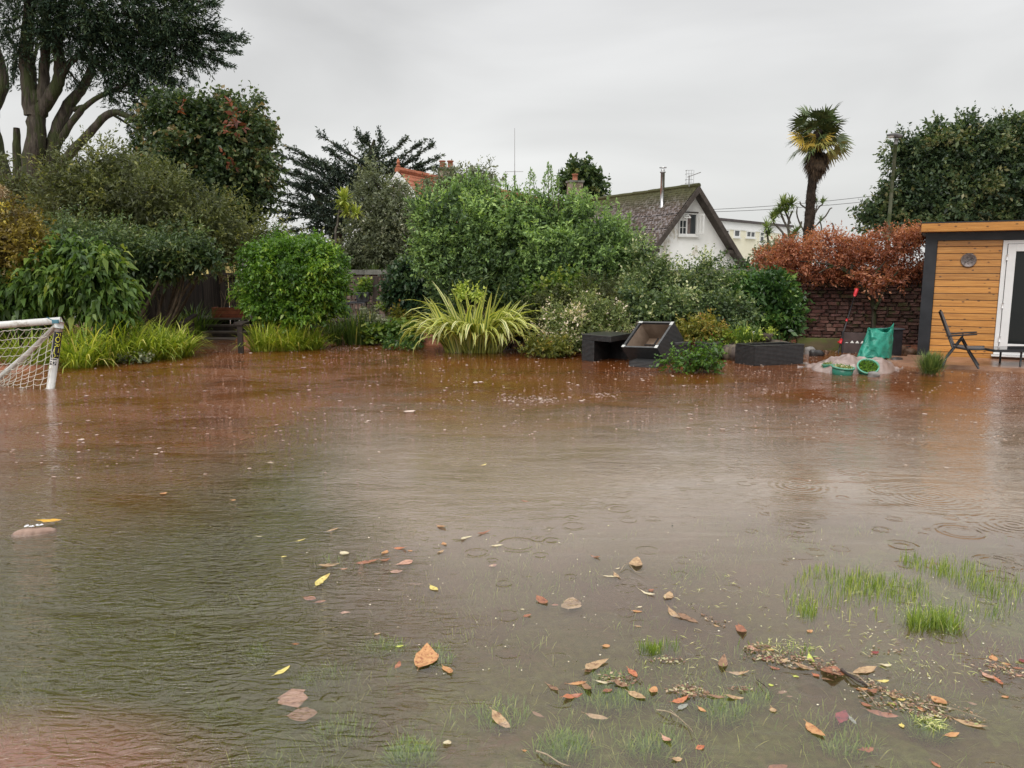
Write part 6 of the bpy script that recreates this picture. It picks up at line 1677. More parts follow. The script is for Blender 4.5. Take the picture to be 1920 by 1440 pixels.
rb = thing('raised_bed_edge', 'rough grey brown stone edge of the raised bed behind the low black box', 'retaining wall', (*at(1420, 660, 14.0)[:2], 0))
pts = [(1362, 14.0), (1388, 13.7), (1415, 13.9), (1445, 14.0), (1474, 14.1)]
k = 0
for (xa, Da), (xb, Db) in zip(pts[:-1], pts[1:]):
    for j in range(2):
        f = (j + .5) / 2
        D = Da + (Db - Da) * f
        c = at(xa + (xb - xa) * f, 650, D)
        rock((c[0], c[1], .10), (.30, .34, .34 + R.uniform(-.03, .03)), 300 + k, None, R.uniform(-.3, .3), .06).build('stone', M_SLEEP, rb, True); k += 1
c = at(1420, 640, 14.35)
rock((c[0], c[1], .10), (1.5, .7, .42), 320, None, .1, .03).build('soil_top', M_SLEEP, rb, True)
def sphere_thing(name, label, cat, c, r_, mat, part):
    th_ = thing(name, label, cat, (c[0], c[1], c[2] - r_))
    m = MB(); m.lathe((c[0], c[1], c[2] - r_), [(r_ * math.sin(math.pi * i / 12) + .0005, r_ - r_ * math.cos(math.pi * i / 12)) for i in range(13)], 18); m.build(part, mat, th_, True)
    return th_
c = at(1411, 626, 14.5)
wg = sphere_thing('white_globe', 'small white globe light sitting on the raised bed edge', 'garden light', c, .055, M_WHITE, 'globe')
m = MB(); m.lathe((c[0], c[1], c[2] - .12), [(.02, 0), (.03, .02), (.03, .075), (.001, .076)], 10); m.build('base', M_DMET, wg, True)
c = at(1439, 636, 14.2)
sp = thing('stone_pot', 'little grey stone pot with yellow flowers on the raised bed edge', 'pot', (c[0], c[1], c[2]))
m = MB(); m.lathe((c[0], c[1], c[2] - .03), [(.001, 0), (.07, 0), (.085, .07), (.095, .10), (.10, .14), (.08, .14), (.07, .11), (.001, .11)], 14); m.build('pot', M_SLEEP, sp, True)
V, Fq, T = foliage([(np.array((c[0] + .03, c[1], c[2] + .15)), np.array((.07, .06, .045)))], 160, .03, .022, seed=93, puff=.5, sprig=.05, lps=5, mean=.9)
put(np_mesh('flowers', V, Fq, L_LIME, sp, tint=T), 'stuff')
# mossy plank and loose stones on the wet shore
M_MOSSW = pmat('mossy_plank', (0.075, 0.055, 0.03), (0.15, 0.115, 0.06), 5, .8, .006, 25, stretch=(.3, 1, 1), c3=(.10, .12, .03), p3=.5)
a_, b_ = at(1494, 640, 15.6), at(1578, 641, 15.4)
pk = thing('mossy_plank', 'long mossy brown plank lying on edge below the red stone wall', 'plank', ((a_[0] + b_[0]) / 2, a_[1], 0))
MB().obox((a_[0], a_[1], -.02), (b_ - a_) * (1, 1, 0), (0.01, .07, 0), (0, 0, .25), jit=.006).build('plank', M_MOSSW, pk, bevel=.008)
for k, (x, y, w, h, mt, lab, nm) in enumerate((
    (1517, 658, 24, 16, M_ROCKG, 'pale grey rock left among the debris by the low black box', 'rock'),
    (1531, 662, 24, 14, M_ROCKD, 'black and white rock with a wet shine by the low black box', 'rock'),
    (1536, 648, 20, 10, M_ROCKB, 'brown rock just in front of the mossy plank', 'rock'),
    (1556, 650, 34, 9, M_ROCKG, 'long pale log end below the mossy plank', 'log'),
    (1500, 650, 18, 12, M_ROCKB, 'small brown rock next to the raised bed edge', 'rock'),
    (1683, 657, 30, 18, M_ROCKB, 'orange brown boulder between the green bag and garden room', 'boulder'),
    (1706, 660, 24, 13, M_ROCKB, 'dark red brown boulder touching the garden room corner', 'boulder'),
    (1703, 652, 14, 6, M_ROCKD, 'black wet stone on top of the boulders near the garden room', 'rock'),
    (1683, 676, 22, 12, M_ROCKD, 'black rubble lump at the deck corner behind the tarpaulin', 'rock'),
    (1638, 702, 25, 10, M_ROCKG, 'smooth grey stone in front of the tilted green pot', 'rock'),
    (1550, 660, 10, 6, M_ROCKB, 'tiny brown stone in the shallow water before the mossy plank', 'rock'))):
    c = G(x, y + h * .3)
    s = c[1] / F
    rk = thing(nm, lab, 'stone' if nm != 'log' else 'log', (c[0], c[1], 0))
    rock((c[0], c[1], h * s * .2), (w * s, w * s * .7, h * s * 1.2), 400 + k).build('stone' if nm != 'log' else 'log', mt, rk, True)
# long handled tool leaning by the wall
M_REDPL = pmat('red_plastic', (0.55, 0.02, 0.03), (0.66, 0.04, 0.05), 5, .3)
M_BLKPL = pmat('black_metal_tube', (0.02, 0.018, 0.02), (0.04, 0.035, 0.04), 5, .35)
tA, tB, tC_, tD = at(1607, 541, 15.2), at(1602, 556, 15.18), at(1577, 638, 15.0), at(1572, 660, 14.9)
tool = thing('long_handled_tool', 'long black garden tool with red grip leaning upright before the red stone wall', 'garden tool', (tD[0], tD[1], 0))
m = MB(); m.tube([tB, tC_], .014, 8); m.build('shaft', M_BLKPL, tool, True)
m = MB(); m.tube([tA, tA + (tB - tA) * .15, tA + (tB - tA) * .8, tB], [.030, .036, .032, .02], 10); m.build('grip', M_REDPL, tool, True)
m = MB(); m.tube([tC_ - (tC_ - tB) * .03, tC_ + (tD - tC_) * .3], [.03, .024], 8); m.tube([tC_, tC_ + np.array((-.07, -.02, -.04))], .012, 6); m.build('collar', M_REDPL, tool, True)
m = MB(); m.tube([tC_ + (tD - tC_) * .2, tD + (-.01, 0, -.08)], [.014, .011], 6); m.build('tine', M_BLKPL, tool, True)
m = MB(); m.tube([at(1588.5, 597, 15.08), at(1587, 602, 15.08)], .022, 8); m.build('clamp', M_REDPL, tool, True)
# dark brown folded panel with pale triangular holes
M_PANEL = pmat('dark_brown_panel', (0.035, 0.022, 0.02), (0.07, 0.045, 0.042), 5, .6)
a_, b_ = at(1578, 660, 15.0), at(1624, 661, 14.8)
zP = float(at(1600, 624, 14.9)[2])
bp = thing('dark_brown_panel', 'upright dark brown board with a row of small white marks beside the green bag', 'board', ((a_[0] + b_[0]) / 2, a_[1], 0))
ev = (b_ - a_) * (1, 1, 0)
MB().obox((a_[0], a_[1], -.08), ev, (0.012, .05, 0), (0, .04, zP + .08)).build('board', M_PANEL, bp, bevel=.006)
MB().obox((a_[0] - .01, a_[1] - .03, -.08), (.03, 0, 0), (0, .028, 0), (0, .04, zP + .10)).build('frame', M_BLKPL, bp)
m = MB()
ee = ev / np.linalg.norm(ev)
for k, f in enumerate((.20, .42, .63, .84)):
    zc_ = float(at(1600, 643.5, 14.9)[2])
    q = np.array((a_[0], a_[1], 0)) + ev * f + np.array((0, -.006 + .04 * (zc_ + .08) / (zP + .08), zc_))
    h_ = .045 if k else .012
    m.add([q - ee * .034, q + ee * .034, q + ee * .008 + up * h_, q - ee * .008 + up * h_], [(0, 1, 2, 3)])
m.build('white_marks', M_WHITE, bp)

# ------------------------------------------------------------------ green bag, tarpaulin mound, pots
t = NT('green_woven_plastic')
pos = t.n('NewGeometry').outputs['Position']
n1 = t.n('TexNoise', {'Vector': pos, 'Scale': 7.0, 'Detail': 5.0, 'Distortion': .8}).outputs[0]
col = t.ramp(n1, [(.3, (0.010, 0.18, 0.13)), (.6, (0.025, 0.30, 0.21)), (.8, (0.06, 0.42, 0.32))])
M_GBAG = t.end(t.n('BsdfPrincipled', {'Base Color': col, 'Roughness': .38, 'Specular IOR Level': .6, 'Normal': t.n('Bump', {'Height': n1, 'Strength': .8, 'Distance': .05}).outputs[0]}).outputs[0])
bagd = 13.6
bag = thing('green_sack', 'crumpled green woven plastic garden sack standing behind the tarpaulin mound', 'sack', (*at(1640, 668, bagd)[:2], .0))
rows_ = [(672, 1606, 1671), (664, 1609, 1671), (654, 1613, 1672), (642, 1618, 1674), (630, 1622, 1675), (622, 1625, 1676), (617, 1627, 1676)]
m = MB()
NU = 44
for j, (y, xl, xr) in enumerate(rows_):
    for i in range(NU):
        a = 2 * math.pi * i / NU
        xx = (xl + xr) / 2 + (xr - xl) / 2 * math.copysign(abs(math.cos(a)) ** .7, math.cos(a))
        dd_ = .24 * (1 - .5 * j / 6) * math.sin(a)
        wr = .022 * math.sin(7 * a + j * 1.3) + .016 * math.sin(13 * a - j * 2.1) + .02 * math.sin(3 * a + j * .9)
        yy_ = y
        if j == 6:
            c_ = math.cos(a)
            yy_ = 617 - (9 * max(0, c_ - .55) / .45 if c_ > .55 else 0) + (9 * math.exp(-((c_ - .25) / .28) ** 2) if math.sin(a) < 0 else -2)
        p = at(xx, yy_, bagd + dd_ + wr)
        m.v.append(tuple(p + np.array((wr * .3, 0, wr * .3))))
for j in range(6):
    for i in range(NU):
        m.f.append((j * NU + i, j * NU + (i + 1) % NU, (j + 1) * NU + (i + 1) % NU, (j + 1) * NU + i)); m.m.append(0)
bo = m.build('sack_body', M_GBAG, bag, True)
md = bo.modifiers.new('s', 'SUBSURF'); md.levels = 1; md.render_levels = 2
sol = bo.modifiers.new('t', 'SOLIDIFY'); sol.thickness = .006
# dark box behind the sack
c = at(1683, 640, 14.6)
kb = thing('dark_bin', 'black plastic bin half hidden behind the green sack', 'bin', (c[0], c[1], 0))
MB().box((c[0] - .12, c[1], .2), (.26, .3, .54), .2).build('body', M_BLKPL, kb, bevel=.02)
MB().box((c[0] - .12, c[1], .485), (.30, .34, .03), .2).build('lid', M_DMET, kb, bevel=.01)
# tarpaulin mound
tm = thing('tarpaulin_mound', 'wet pinkish grey tarpaulin lying humped in the water under the green pots', 'tarpaulin', (*G(1600, 690)[:2], 0))
M_TARP = pmat('wet_pinkish_sheet', (0.22, 0.155, 0.135), (0.36, 0.27, 0.24), 5, .42, .012, 16, .5, c3=(.42, .34, .31), p3=.6, s3=3)
NX, NY = 90, 40
xs_ = np.linspace(1500, 1700, NX)
Vt = []
for i, x in enumerate(xs_):
    ztopy = np.interp(x, [1500, 1506, 1548, 1575, 1592, 1612, 1627, 1645, 1662, 1676, 1690, 1700], [694, 691, 675, 666, 662.5, 667, 671, 669, 670, 678, 694, 700])
    for j in range(NY):
        f = j / (NY - 1)
        D0_ = float(np.interp(x, [1500, 1560, 1640, 1700], [12.5, 11.95, 11.85, 12.0]))
        D = D0_ + 1.35 * f
        zr = max(0, float(at(x, ztopy, D0_ + .75)[2]))
        pr_ = math.sin(math.pi * min(1, f * 1.0) ** .8)
        z = -.05 + (zr + .05) * pr_ ** .8
        z += .016 * math.sin(x * .21 + D * 5) * pr_ + .012 * math.sin(x * .09 - D * 11) * pr_ + .006 * math.sin(x * .6 + D * 3) * pr_
        p = at(x, 600, D)
        Vt.append((p[0], p[1], z))
ii = np.arange(NX * NY).reshape(NX, NY)
Qt = np.stack((ii[:-1, :-1], ii[1:, :-1], ii[1:, 1:], ii[:-1, 1:]), -1).reshape(-1, 4)
np_mesh('sheet', Vt, Qt, M_TARP, tm, smooth=True)
M_POTG = pmat('teal_green_pot', (0.025, 0.17, 0.115), (0.04, 0.23, 0.16), 5, .3)
M_POTR = pmat('pale_teal_rim', (0.10, 0.32, 0.22), (0.14, 0.38, 0.28), 5, .3)
def green_pot(label, px, py, wpx, D, axis, h=.16, seed=1, plantmat=None, grp='green pots on the tarpaulin mound', mean=.5):
    c = at(px, py, D)
    r_ = wpx / 2 / F * D
    axis = np.array(axis, dtype=float); axis /= np.linalg.norm(axis)
    th_ = thing('green_pot', label, 'plant pot', tuple(c - axis * h), grp)
    m = MB(); m.lathe(c - axis * h, [(.001, 0), (r_ * .78, 0), (r_ * .93, h * .92), (r_ * .85, h * .92), (r_ * .72, h * .3), (.001, h * .3)], 26, axis); m.build('pot', M_POTG, th_, True)
    m = MB(); m.lathe(c - axis * h, [(r_ * .90, h * .86), (r_, h * .88), (r_, h), (r_ * .86, h), (r_ * .86, h * .88)], 26, axis); m.build('rim', M_POTR, th_, True)
    m = MB(); m.lathe(c - axis * h, [(.001, h * .80), (r_ * .84, h * .78)], 20, axis); m.build('soil', M_MORTAR, th_)
    if plantmat:
        r = np.random.default_rng(seed)
        n = 700
        u1 = unit(np.cross(axis, (1, 0.1, 0))); u2 = np.cross(axis, u1)
        a = r.uniform(0, 2 * math.pi, n); q = np.sqrt(r.random(n)) * r_ * .84
        P = c - axis * (h * .22) + u1 * (np.cos(a) * q)[:, None] + u2 * (np.sin(a) * q)[:, None] + axis * (r.random((n, 1)) * .035)
        A_ = unit(axis * .6 + r.normal(size=(n, 3)) * .6)
        V, Fq = leaf_quads(P, A_, r.uniform(.02, .05, n), r.uniform(.010, .022, n), .2, .1, r)
        put(np_mesh('plants', V, Fq, plantmat, th_, tint=np.clip(r.normal(size=n) * .22 + mean, .02, .98)), 'stuff')
    return th_
green_pot('green pot behind the pale flowered pot at the tip of the tarpaulin', 1555, 682, 27, 12.25, (-.1, .05, 1), seed=11, plantmat=L_FLOW)
green_pot('green pot full of pale flecked seedlings in front on the tarpaulin', 1581, 687, 42, 11.85, (.06, -.10, 1), h=.19, seed=12, plantmat=L_FLOW, mean=.6)
green_pot('green pot tilted towards the water showing green seedlings', 1628, 686, 40, 11.85, (-.18, -.62, .8), h=.17, seed=13, plantmat=L_BOX)

# ------------------------------------------------------------------ wooden garden room on the right with its deck
t = NT('varnished_pine')
tc = t.n('NewGeometry').outputs['Position']
oi = t.n('ObjectInfo').outputs['Random']
off = t.n('CombineXYZ', {0: t.math('MULTIPLY', oi, 31.0), 1: 0.0, 2: t.math('MULTIPLY', oi, 5.0)}).outputs[0]
vv = t.n('VectorMath', {0: tc, 1: off}, operation='ADD').outputs[0]
g1_ = t.n('TexNoise', {'Vector': t.n('Mapping', {0: vv, 'Scale': (1.2, 1.2, 26.0)}).outputs[0], 'Scale': 2.2, 'Detail': 6.0, 'Roughness': .6, 'Distortion': .25}).outputs[0]
g2_ = t.n('TexNoise', {'Vector': t.n('Mapping', {0: vv, 'Scale': (.5, .5, 3.0)}).outputs[0], 'Scale': 1.6, 'Detail': 3.0}).outputs[0]
base_ = t.ramp(g1_, [(.3, (0.36, 0.135, 0.022)), (.55, (0.56, 0.245, 0.048)), (.75, (0.68, 0.36, 0.10))])
base_ = t.mix(t.math('MULTIPLY', g2_, .38), base_, (0.38, 0.19, 0.05, 1))
kn = t.n('TexVoronoi', {'Vector': t.n('Mapping', {0: vv, 'Scale': (1.0, 1.0, 1.6)}).outputs[0], 'Scale': 6.5}, feature='F1').outputs['Distance']
kf = t.n('MapRange', {0: kn, 1: .09, 2: .19, 3: .9, 4: 0.0}).outputs[0]
col = t.mix(kf, base_, (0.10, 0.038, 0.012, 1))
v_ = t.n('MapRange', {0: oi, 3: .80, 4: 1.14}).outputs[0]
col = t.n('HueSaturation', {'Value': v_, 'Color': col}).outputs[0]
M_PINE = t.end(t.n('BsdfPrincipled', {'Base Color': col, 'Roughness': .38, 'Specular IOR Level': .5, 'Normal': t.n('Bump', {'Height': g1_, 'Strength': .25, 'Distance': .01}).outputs[0]}).outputs[0])
M_ANTH = pmat('anthracite_trim', (0.012, 0.014, 0.018), (0.028, 0.030, 0.036), 4, .4)
M_UPVC = pmat('white_upvc', (0.74, 0.74, 0.74), (0.80, 0.80, 0.80), 4, .2, spec=.5)
t = NT('dark_reflecting_glass')
M_GLASS = t.end(t.n('BsdfPrincipled', {'Base Color': (0.018, 0.02, 0.02, 1), 'Roughness': .03, 'Specular IOR Level': .25}).outputs[0])
S0 = at(1724, 600, 14.05); S1 = at(1866, 600, 13.50)
se = (S1 - S0)[:2]; se = se / np.linalg.norm(se); sn = np.array((se[1], -se[0]))
if sn[1] > 0: sn = -sn
sang = math.atan2(se[1], se[0])
S0 = S0[:2]
def SP_(a, b, z): q = S0 + se * a + sn * b; return np.array((q[0], q[1], z))
def sbox(m, a0, a1, b0, b1, z0, z1):
    return m.hexa([SP_(a0, b1, z0), SP_(a1, b1, z0), SP_(a1, b0, z0), SP_(a0, b0, z0), SP_(a0, b1, z1), SP_(a1, b1, z1), SP_(a1, b0, z1), SP_(a0, b0, z1)])
def sa(px, b=0.0):
    k = (px - 960) / (F * CP) * 1.0
    # depth along the view is Y*cos + z terms; iterate on the wall line at mid height
    lo, hi = -2, 6
    for _ in range(40):
        mid = (lo + hi) / 2; q = S0 + se * mid + sn * b
        u = q[0] / (q[1] * CP + (CAMH - 1.2) * SP) * F + 960
        if u < px: lo = mid
        else: hi = mid
    return mid
ZF = float(at(1724, 436, 14.0)[2])          # underside of the roof edge
shed = thing('garden_room', 'orange varnished timber garden room with black trim and white framed glass door', 'garden room', (*SP_(.1, 0, 0)[:2], .02))
BW = .1165
nb_ = int((ZF - .16) / BW)
aD = sa(1872)
aG = sa(1890)
zb0 = .015
for k in range(nb_ + 1):
    z0_ = zb0 + k * BW
    z1_ = min(z0_ + BW - .009, ZF - .145)
    if z1_ - z0_ < .03: continue
    m = MB()
    a0, a1 = .195, aD
    m.hexa([SP_(a0, .022, z0_), SP_(a1, .022, z0_), SP_(a1, -.01, z0_), SP_(a0, -.01, z0_), SP_(a0, .014, z1_), SP_(a1, .014, z1_), SP_(a1, -.01, z1_), SP_(a0, -.01, z1_)])
    m.build('cladding_board', M_PINE, shed, bevel=.004)
m = MB(); sbox(m, .02, 5.6, -3.2, -.012, -.05, ZF); m.build('body', M_ANTH, shed)
m = MB(); sbox(m, 0, .19, -.01, .045, -.03, ZF - .003); m.build('corner_post', M_ANTH, shed)
m = MB(); sbox(m, .192, 5.6, -.01, .050, ZF - .145, ZF - .003); m.build('soffit_board', M_ANTH, shed)
m = MB(); sbox(m, -.08, 5.8, .05, .33, ZF, ZF + .145); m.build('roof_fascia', M_PINE, shed, bevel=.005)
m = MB(); sbox(m, -.08, 5.8, -3.4, .048, ZF, ZF + .12); m.build('roof', M_ANTH, shed)
m = MB(); sbox(m, -.09, 5.8, -3.4, .335, ZF + .147, ZF + .165); m.build('roof_edge_trim', M_ANTH, shed)
# door
zS_ = .13; zT = ZF - .155
dr = MB(); sbox(dr, aD + .003, aD + .07, -.005, .05, zS_, zT); sbox(dr, aD + .07, 5.4, -.005, .05, zT - .06, zT); sbox(dr, aD + .07, 5.4, -.005, .05, zS_, zS_ + .05)
door = dr.build('door_frame', M_UPVC, shed, bevel=.004)
m = MB(); sbox(m, aD + .078, aD + .20, .003, .075, zS_ + .055, zT - .065); sbox(m, aD + .2, 5.3, .003, .075, zT - .19, zT - .065); sbox(m, aD + .2, 5.3, .003, .075, zS_ + .055, zS_ + .19)
sash = m.build('door', M_UPVC, shed, bevel=.005)
m = MB(); sbox(m, aD + .2, 5.3, .02, .04, zS_ + .19, zT - .19); m.build('glass', M_GLASS, sash)
for zz in (.40, .98, 1.80):
    m = MB(); m.tube([SP_(aD + .075, .085, zz - .05), SP_(aD + .075, .085, zz + .05)], .014, 8); m.build('hinge', M_UPVC, sash, True)
m = MB(); sbox(m, aD - .03, 5.5, .0, .13, zS_ - .03, zS_ - .004); m.build('door_sill', M_UPVC, shed)
m = MB(); sbox(m, aD + .01, 5.5, -.005, .04, .03, zS_ - .034); m.build('threshold_board', pmat('brown_threshold', (0.16, 0.085, 0.05), (0.24, 0.13, 0.08), 5, .5), shed)
# round plaque
pq = sa(1811, .03)
pc = SP_(pq, .03, float(at(1811, 488, (S0 + se * pq)[1])[2]))
pla = thing('wall_plaque', 'round dark metal wall plaque on the orange cladding', 'plaque', tuple(pc))
M_PLQ = pmat('pewter_metal', (0.10, 0.085, 0.08), (0.24, 0.20, 0.19), 22, .45, .01, 30, metal=.5)
nax = np.array((sn[0], sn[1], 0))
m = MB(); m.lathe(pc, [(.001, 0), (.118, 0), (.122, .012), (.112, .02), (.104, .012), (.001, .012)], 28, nax); m.build('disc', M_PLQ, pla, True)
m = MB()
for k in range(7):
    a = k / 7 * 2 * math.pi
    e3 = np.array((se[0], se[1], 0))
    q = pc + nax * .014 + e3 * .055 * math.cos(a) + up * .055 * math.sin(a)
    m.tube([q, q + e3 * .03 * math.cos(a + 1.2) + up * .03 * math.sin(a + 1.2)], [.009, .004], 6)
m.tube([pc + nax * .014 + e3 * -.06 - up * .05, pc + nax * .018, pc + nax * .014 + e3 * .05 + up * .04], [.006, .012, .005], 6)
m.build('raised_motif', M_PLQ, pla, True)
# deck of the garden room
M_RDECK = pmat('wet_brown_decking', (0.24, 0.125, 0.08), (0.40, 0.23, 0.15), 6, .28, .002, 40, .5, rand=.18)
rd = thing('brown_deck', 'wet reddish brown deck in front of the garden room just above the flood', 'deck', (*SP_(1.2, .7, 0)[:2], 0))
for k in range(9):
    b0_, b1_ = .055 + k * .15, .055 + k * .15 + .142
    a0 = -.42 + .02 * (k % 2) - .004 * k
    m = MB(); sbox(m, a0 if k > 1 else -.15, 5.2, b0_, b1_, .028, .052); m.build('deck_board', M_RDECK, rd)
m = MB(); sbox(m, -.43, 5.2, .055 + 9 * .15, .055 + 9 * .15 + .03, -.12, .05); m.build('fascia_board', M_RDECK, rd)
# reclining garden chair
M_CHF = pmat('black_chair_frame', (0.018, 0.019, 0.022), (0.035, 0.036, 0.04), 5, .35)
M_CHM = pmat('grey_chair_mesh', (0.07, 0.07, 0.075), (0.13, 0.13, 0.135), 30, .6)
c0 = G(1836, 691, .052)
cx = c0[0] - .20; cyy = c0[1] + .12
ch = thing('garden_chair', 'black folding garden recliner with upright back in front of the timber wall', 'chair', (cx, cyy, .05))
Dc = c0[1]
def cp(px, py, off): return at(px, py, Dc + .10 + off)
WCH = .50
CHV = unit(np.array((cx + .02, cyy, 0.0))) + np.array((0, 0, .0))
for s_, tag_ in ((0.0, 'near'), (WCH, 'far')):
    sh = CHV * s_
    f_ = lambda px, py: at(px, py, Dc + .02) + sh
    m = MB(); m.tube([f_(1761, 584), f_(1775, 622), f_(1786, 652)], .016, 8); m.build('back_frame', M_CHF, ch, True)
    m = MB(); m.tube([f_(1803, 636), f_(1818, 664), f_(1835, 691)], [.015, .016, .018], 8); m.build('leg', M_CHF, ch, True)
    m = MB(); m.tube([f_(1803, 636), f_(1790, 652), f_(1774, 672), f_(1767, 690)], .015, 8); m.build('leg', M_CHF, ch, True)
    m = MB(); m.tube([f_(1785, 650), f_(1812, 655), f_(1846, 655)], .016, 8); m.build('seat_frame', M_CHF, ch, True)
    m = MB(); m.hexa([f_(1778, 631.5) - (0, .025, 0), f_(1831, 628) - (0, .025, 0), f_(1831, 628) + (0, .03, 0), f_(1778, 631.5) + (0, .03, 0), f_(1778, 628.5) - (0, .025, 0), f_(1831, 625.5) - (0, .025, 0), f_(1831, 625.5) + (0, .03, 0), f_(1778, 628.5) + (0, .03, 0)]); m.build('armrest', M_CHF, ch, bevel=.005)
    m = MB(); m.tube([f_(1804, 637), f_(1805, 630)], .010, 6); m.build('arm_support', M_CHF, ch, True)
sh = CHV * WCH
q0, q1 = at(1762, 586, Dc + .02), at(1785, 648, Dc + .02)
m = MB(); m.hexa([q1 + (0, .02, 0), q1 + (.015, .02, 0), q1 + sh + (.015, -.02, 0), q1 + sh + (0, -.02, 0), q0 + (0, .02, 0), q0 + (.015, .02, 0), q0 + sh + (.015, -.02, 0), q0 + sh + (0, -.02, 0)]); m.build('backrest', M_CHM, ch)
q0, q1 = at(1787, 651.5, Dc + .02), at(1845, 655, Dc + .02)
m = MB(); m.hexa([q0 + (0, .02, -.012), q1 + (0, .02, -.012), q1 + sh + (0, -.02, -.012), q0 + sh + (0, -.02, -.012), q0 + (0, .02, .0), q1 + (0, .02, .0), q1 + sh + (0, -.02, .0), q0 + sh + (0, -.02, .0)]); m.build('seat', M_CHM, ch)
# low dark table
zt_ = float(at(1880, 656, 12.35)[2])
c = at(1905, 660, 12.5)
lt_ = thing('low_table', 'low black glass topped garden table cut off by the right edge of the view', 'table', (c[0] + .3, c[1], .05))
M_TGL = pmat('black_glass', (0.015, 0.016, 0.018), (0.03, 0.03, 0.034), 3, .06, spec=.7)
x0_ = at(1862, 656, 12.3)[0]
MB().box((x0_ + .62, 12.55, zt_ + .008), (1.20, .56, .010)).build('glass_top', M_TGL, lt_)
for (dx, dy, sx, sy) in ((.62, -.295, 1.26, .03), (.62, .295, 1.26, .03), (.005, 0, .03, .56), (1.235, 0, .03, .56)):
    MB().box((x0_ + dx, 12.55 + dy, zt_ - .008), (sx, sy, .035)).build('frame', M_CHF, lt_)
for dx in (.45, 1.2):
    for dy in (-.26, .26):
        MB().tube([(x0_ + dx, 12.55 + dy, .052), (x0_ + dx, 12.55 + dy, zt_ - .026)], .016, 8).build('leg', M_CHF, lt_, True)
# spiky dwarf plant in front of the deck
c = G(1757, 704)
sp2 = thing('spiky_green_plant', 'spiky bright green tussock standing in the flood in front of the brown deck', 'plant', (c[0], c[1] + .15, 0))
n = 620
r = np.random.default_rng(18)
P = np.tile((c[0], c[1] + .18, .02), (n, 1)) + r.normal(size=(n, 3)) * (.05, .05, .015)
V, Fq, U, k = ribbons(P, r.uniform(0, 2 * math.pi, n), r.uniform(.24, .40, n), np.full(n, .009), np.abs(r.normal(size=n)) * .55 + .15, r.uniform(0, .5, n), 3, 18)
put(np_mesh('spiky_leaves', V, Fq, BLADE_G, sp2, tint=np.clip(r.normal(size=n) * .25 + .5, .02, .98).repeat(k)), 'stuff')
# ------------------------------------------------------------------ grass in the shallow water
r = np.random.default_rng(31)
def turf(name, n, sampler, hfun, wd=.0035, tn=(.5, .22), lean=(.0, .45), curl=(.0, .9), K=3, seed=1, mat=None):
    r = np.random.default_rng(seed)
    X, Y = sampler(n, r)
    n = len(X)
    Z = bed(X, Y) - .003
    P = np.stack((X, Y, Z), 1)
    V, Fq, U, k = ribbons(P, r.uniform(0, 2 * math.pi, n), hfun(X, Y, Z, r), wd * r.uniform(.6, 1.4, n), r.uniform(lean[0], lean[1], n), r.uniform(curl[0], curl[1], n), K, seed)
    o = np_mesh(name, V, Fq, mat or B_GRASS, None, tint=np.clip(r.normal(size=n) * tn[1] + tn[0], .01, .99).repeat(k))
    put(o, 'stuff')
    return o
def samp_field(n, r):
    y = 1.95 + 4.3 * r.random(n) ** 1.25
    x = (r.random(n) * 2 - 1) * (y * .70 + .15)
    k = nz(x, y, 2.3, 1.5) + .7 * nz(x, y, 6.1, .4) + .4 * nz(x, y, 15., 2.4) + .5 * r.normal(size=n) * .5
    keep = (k > .18) & ~(((x + 1.75) ** 2 + 2.2 * (y - 2.15) ** 2) < .3)
    return x[keep], y[keep]
o = turf('submerged_lawn_grass', 60000, samp_field, lambda X, Y, Z, r: np.minimum((-Z) * 1.02, r.uniform(.025, .085, len(X))), seed=2, tn=(.7, .22), lean=(.2, 1.3))
put(o, 'stuff', 'drowned lawn grass showing through the brown shallow water')
def from_px(blobs):
    """blobs: (px, py, rx, ry, angle, weight)"""
    def f(n, r):
        w = np.array([b[5] for b in blobs]); w = w / w.sum()
        i = r.choice(len(blobs), n, p=w)
        B = np.array([b[:5] for b in blobs])[i]
        a = r.uniform(0, 2 * math.pi, n); q = r.random(n) ** .6
        ex, ey = np.cos(a) * q * B[:, 2], np.sin(a) * q * B[:, 3]
        px = B[:, 0] + ex * np.cos(B[:, 4]) - ey * np.sin(B[:, 4]); py = B[:, 1] + ex * np.sin(B[:, 4]) + ey * np.cos(B[:, 4])
        u, v = (px - 960) / F, (720 - py) / F
        dz = -SP + v * CP; dy = CP + v * SP
        t = (-.03 - CAMH) / dz
        X, Y = u * t, dy * t
        k = nz(X, Y, 9., .3) + .4 * nz(X, Y, 23., 1.3) + r.normal(size=n) * .5 > -.25
        return X[k], Y[k]
    return f
em = [(1580, 1098, 95, 24, .08, 6), (1660, 1112, 90, 28, .05, 6), (1745, 1070, 60, 16, .25, 3.5), (1830, 1092, 90, 26, .25, 6), (1880, 1112, 60, 26, .1, 3), (1535, 1115, 70, 30, 0, 2.5), (1660, 1145, 160, 30, .05, 3.5), (1860, 1150, 60, 20, 0, .8), (1515, 1158, 16, 9, 0, 1.6), (1500, 1145, 30, 18, 0, .7)]
turf('emergent_grass', 4300, from_px(em), lambda X, Y, Z, r: -Z + r.uniform(-.01, .055, len(X)), seed=5, tn=(.7, .22), lean=(0, .35), curl=(0, .8), wd=.0034)
em2 = [(1722, 1180, 17, 9, 0, 2), (1765, 1183, 26, 12, .1, 5), (1745, 1168, 50, 12, 0, .7), (1795, 1190, 20, 10, 0, .6)]
turf('bright_grass_tuft', 700, from_px(em2), lambda X, Y, Z, r: -Z + r.uniform(.03, .10, len(X)), seed=6, tn=(.66, .2), lean=(0, .7), curl=(0, 1.3), wd=.0034)
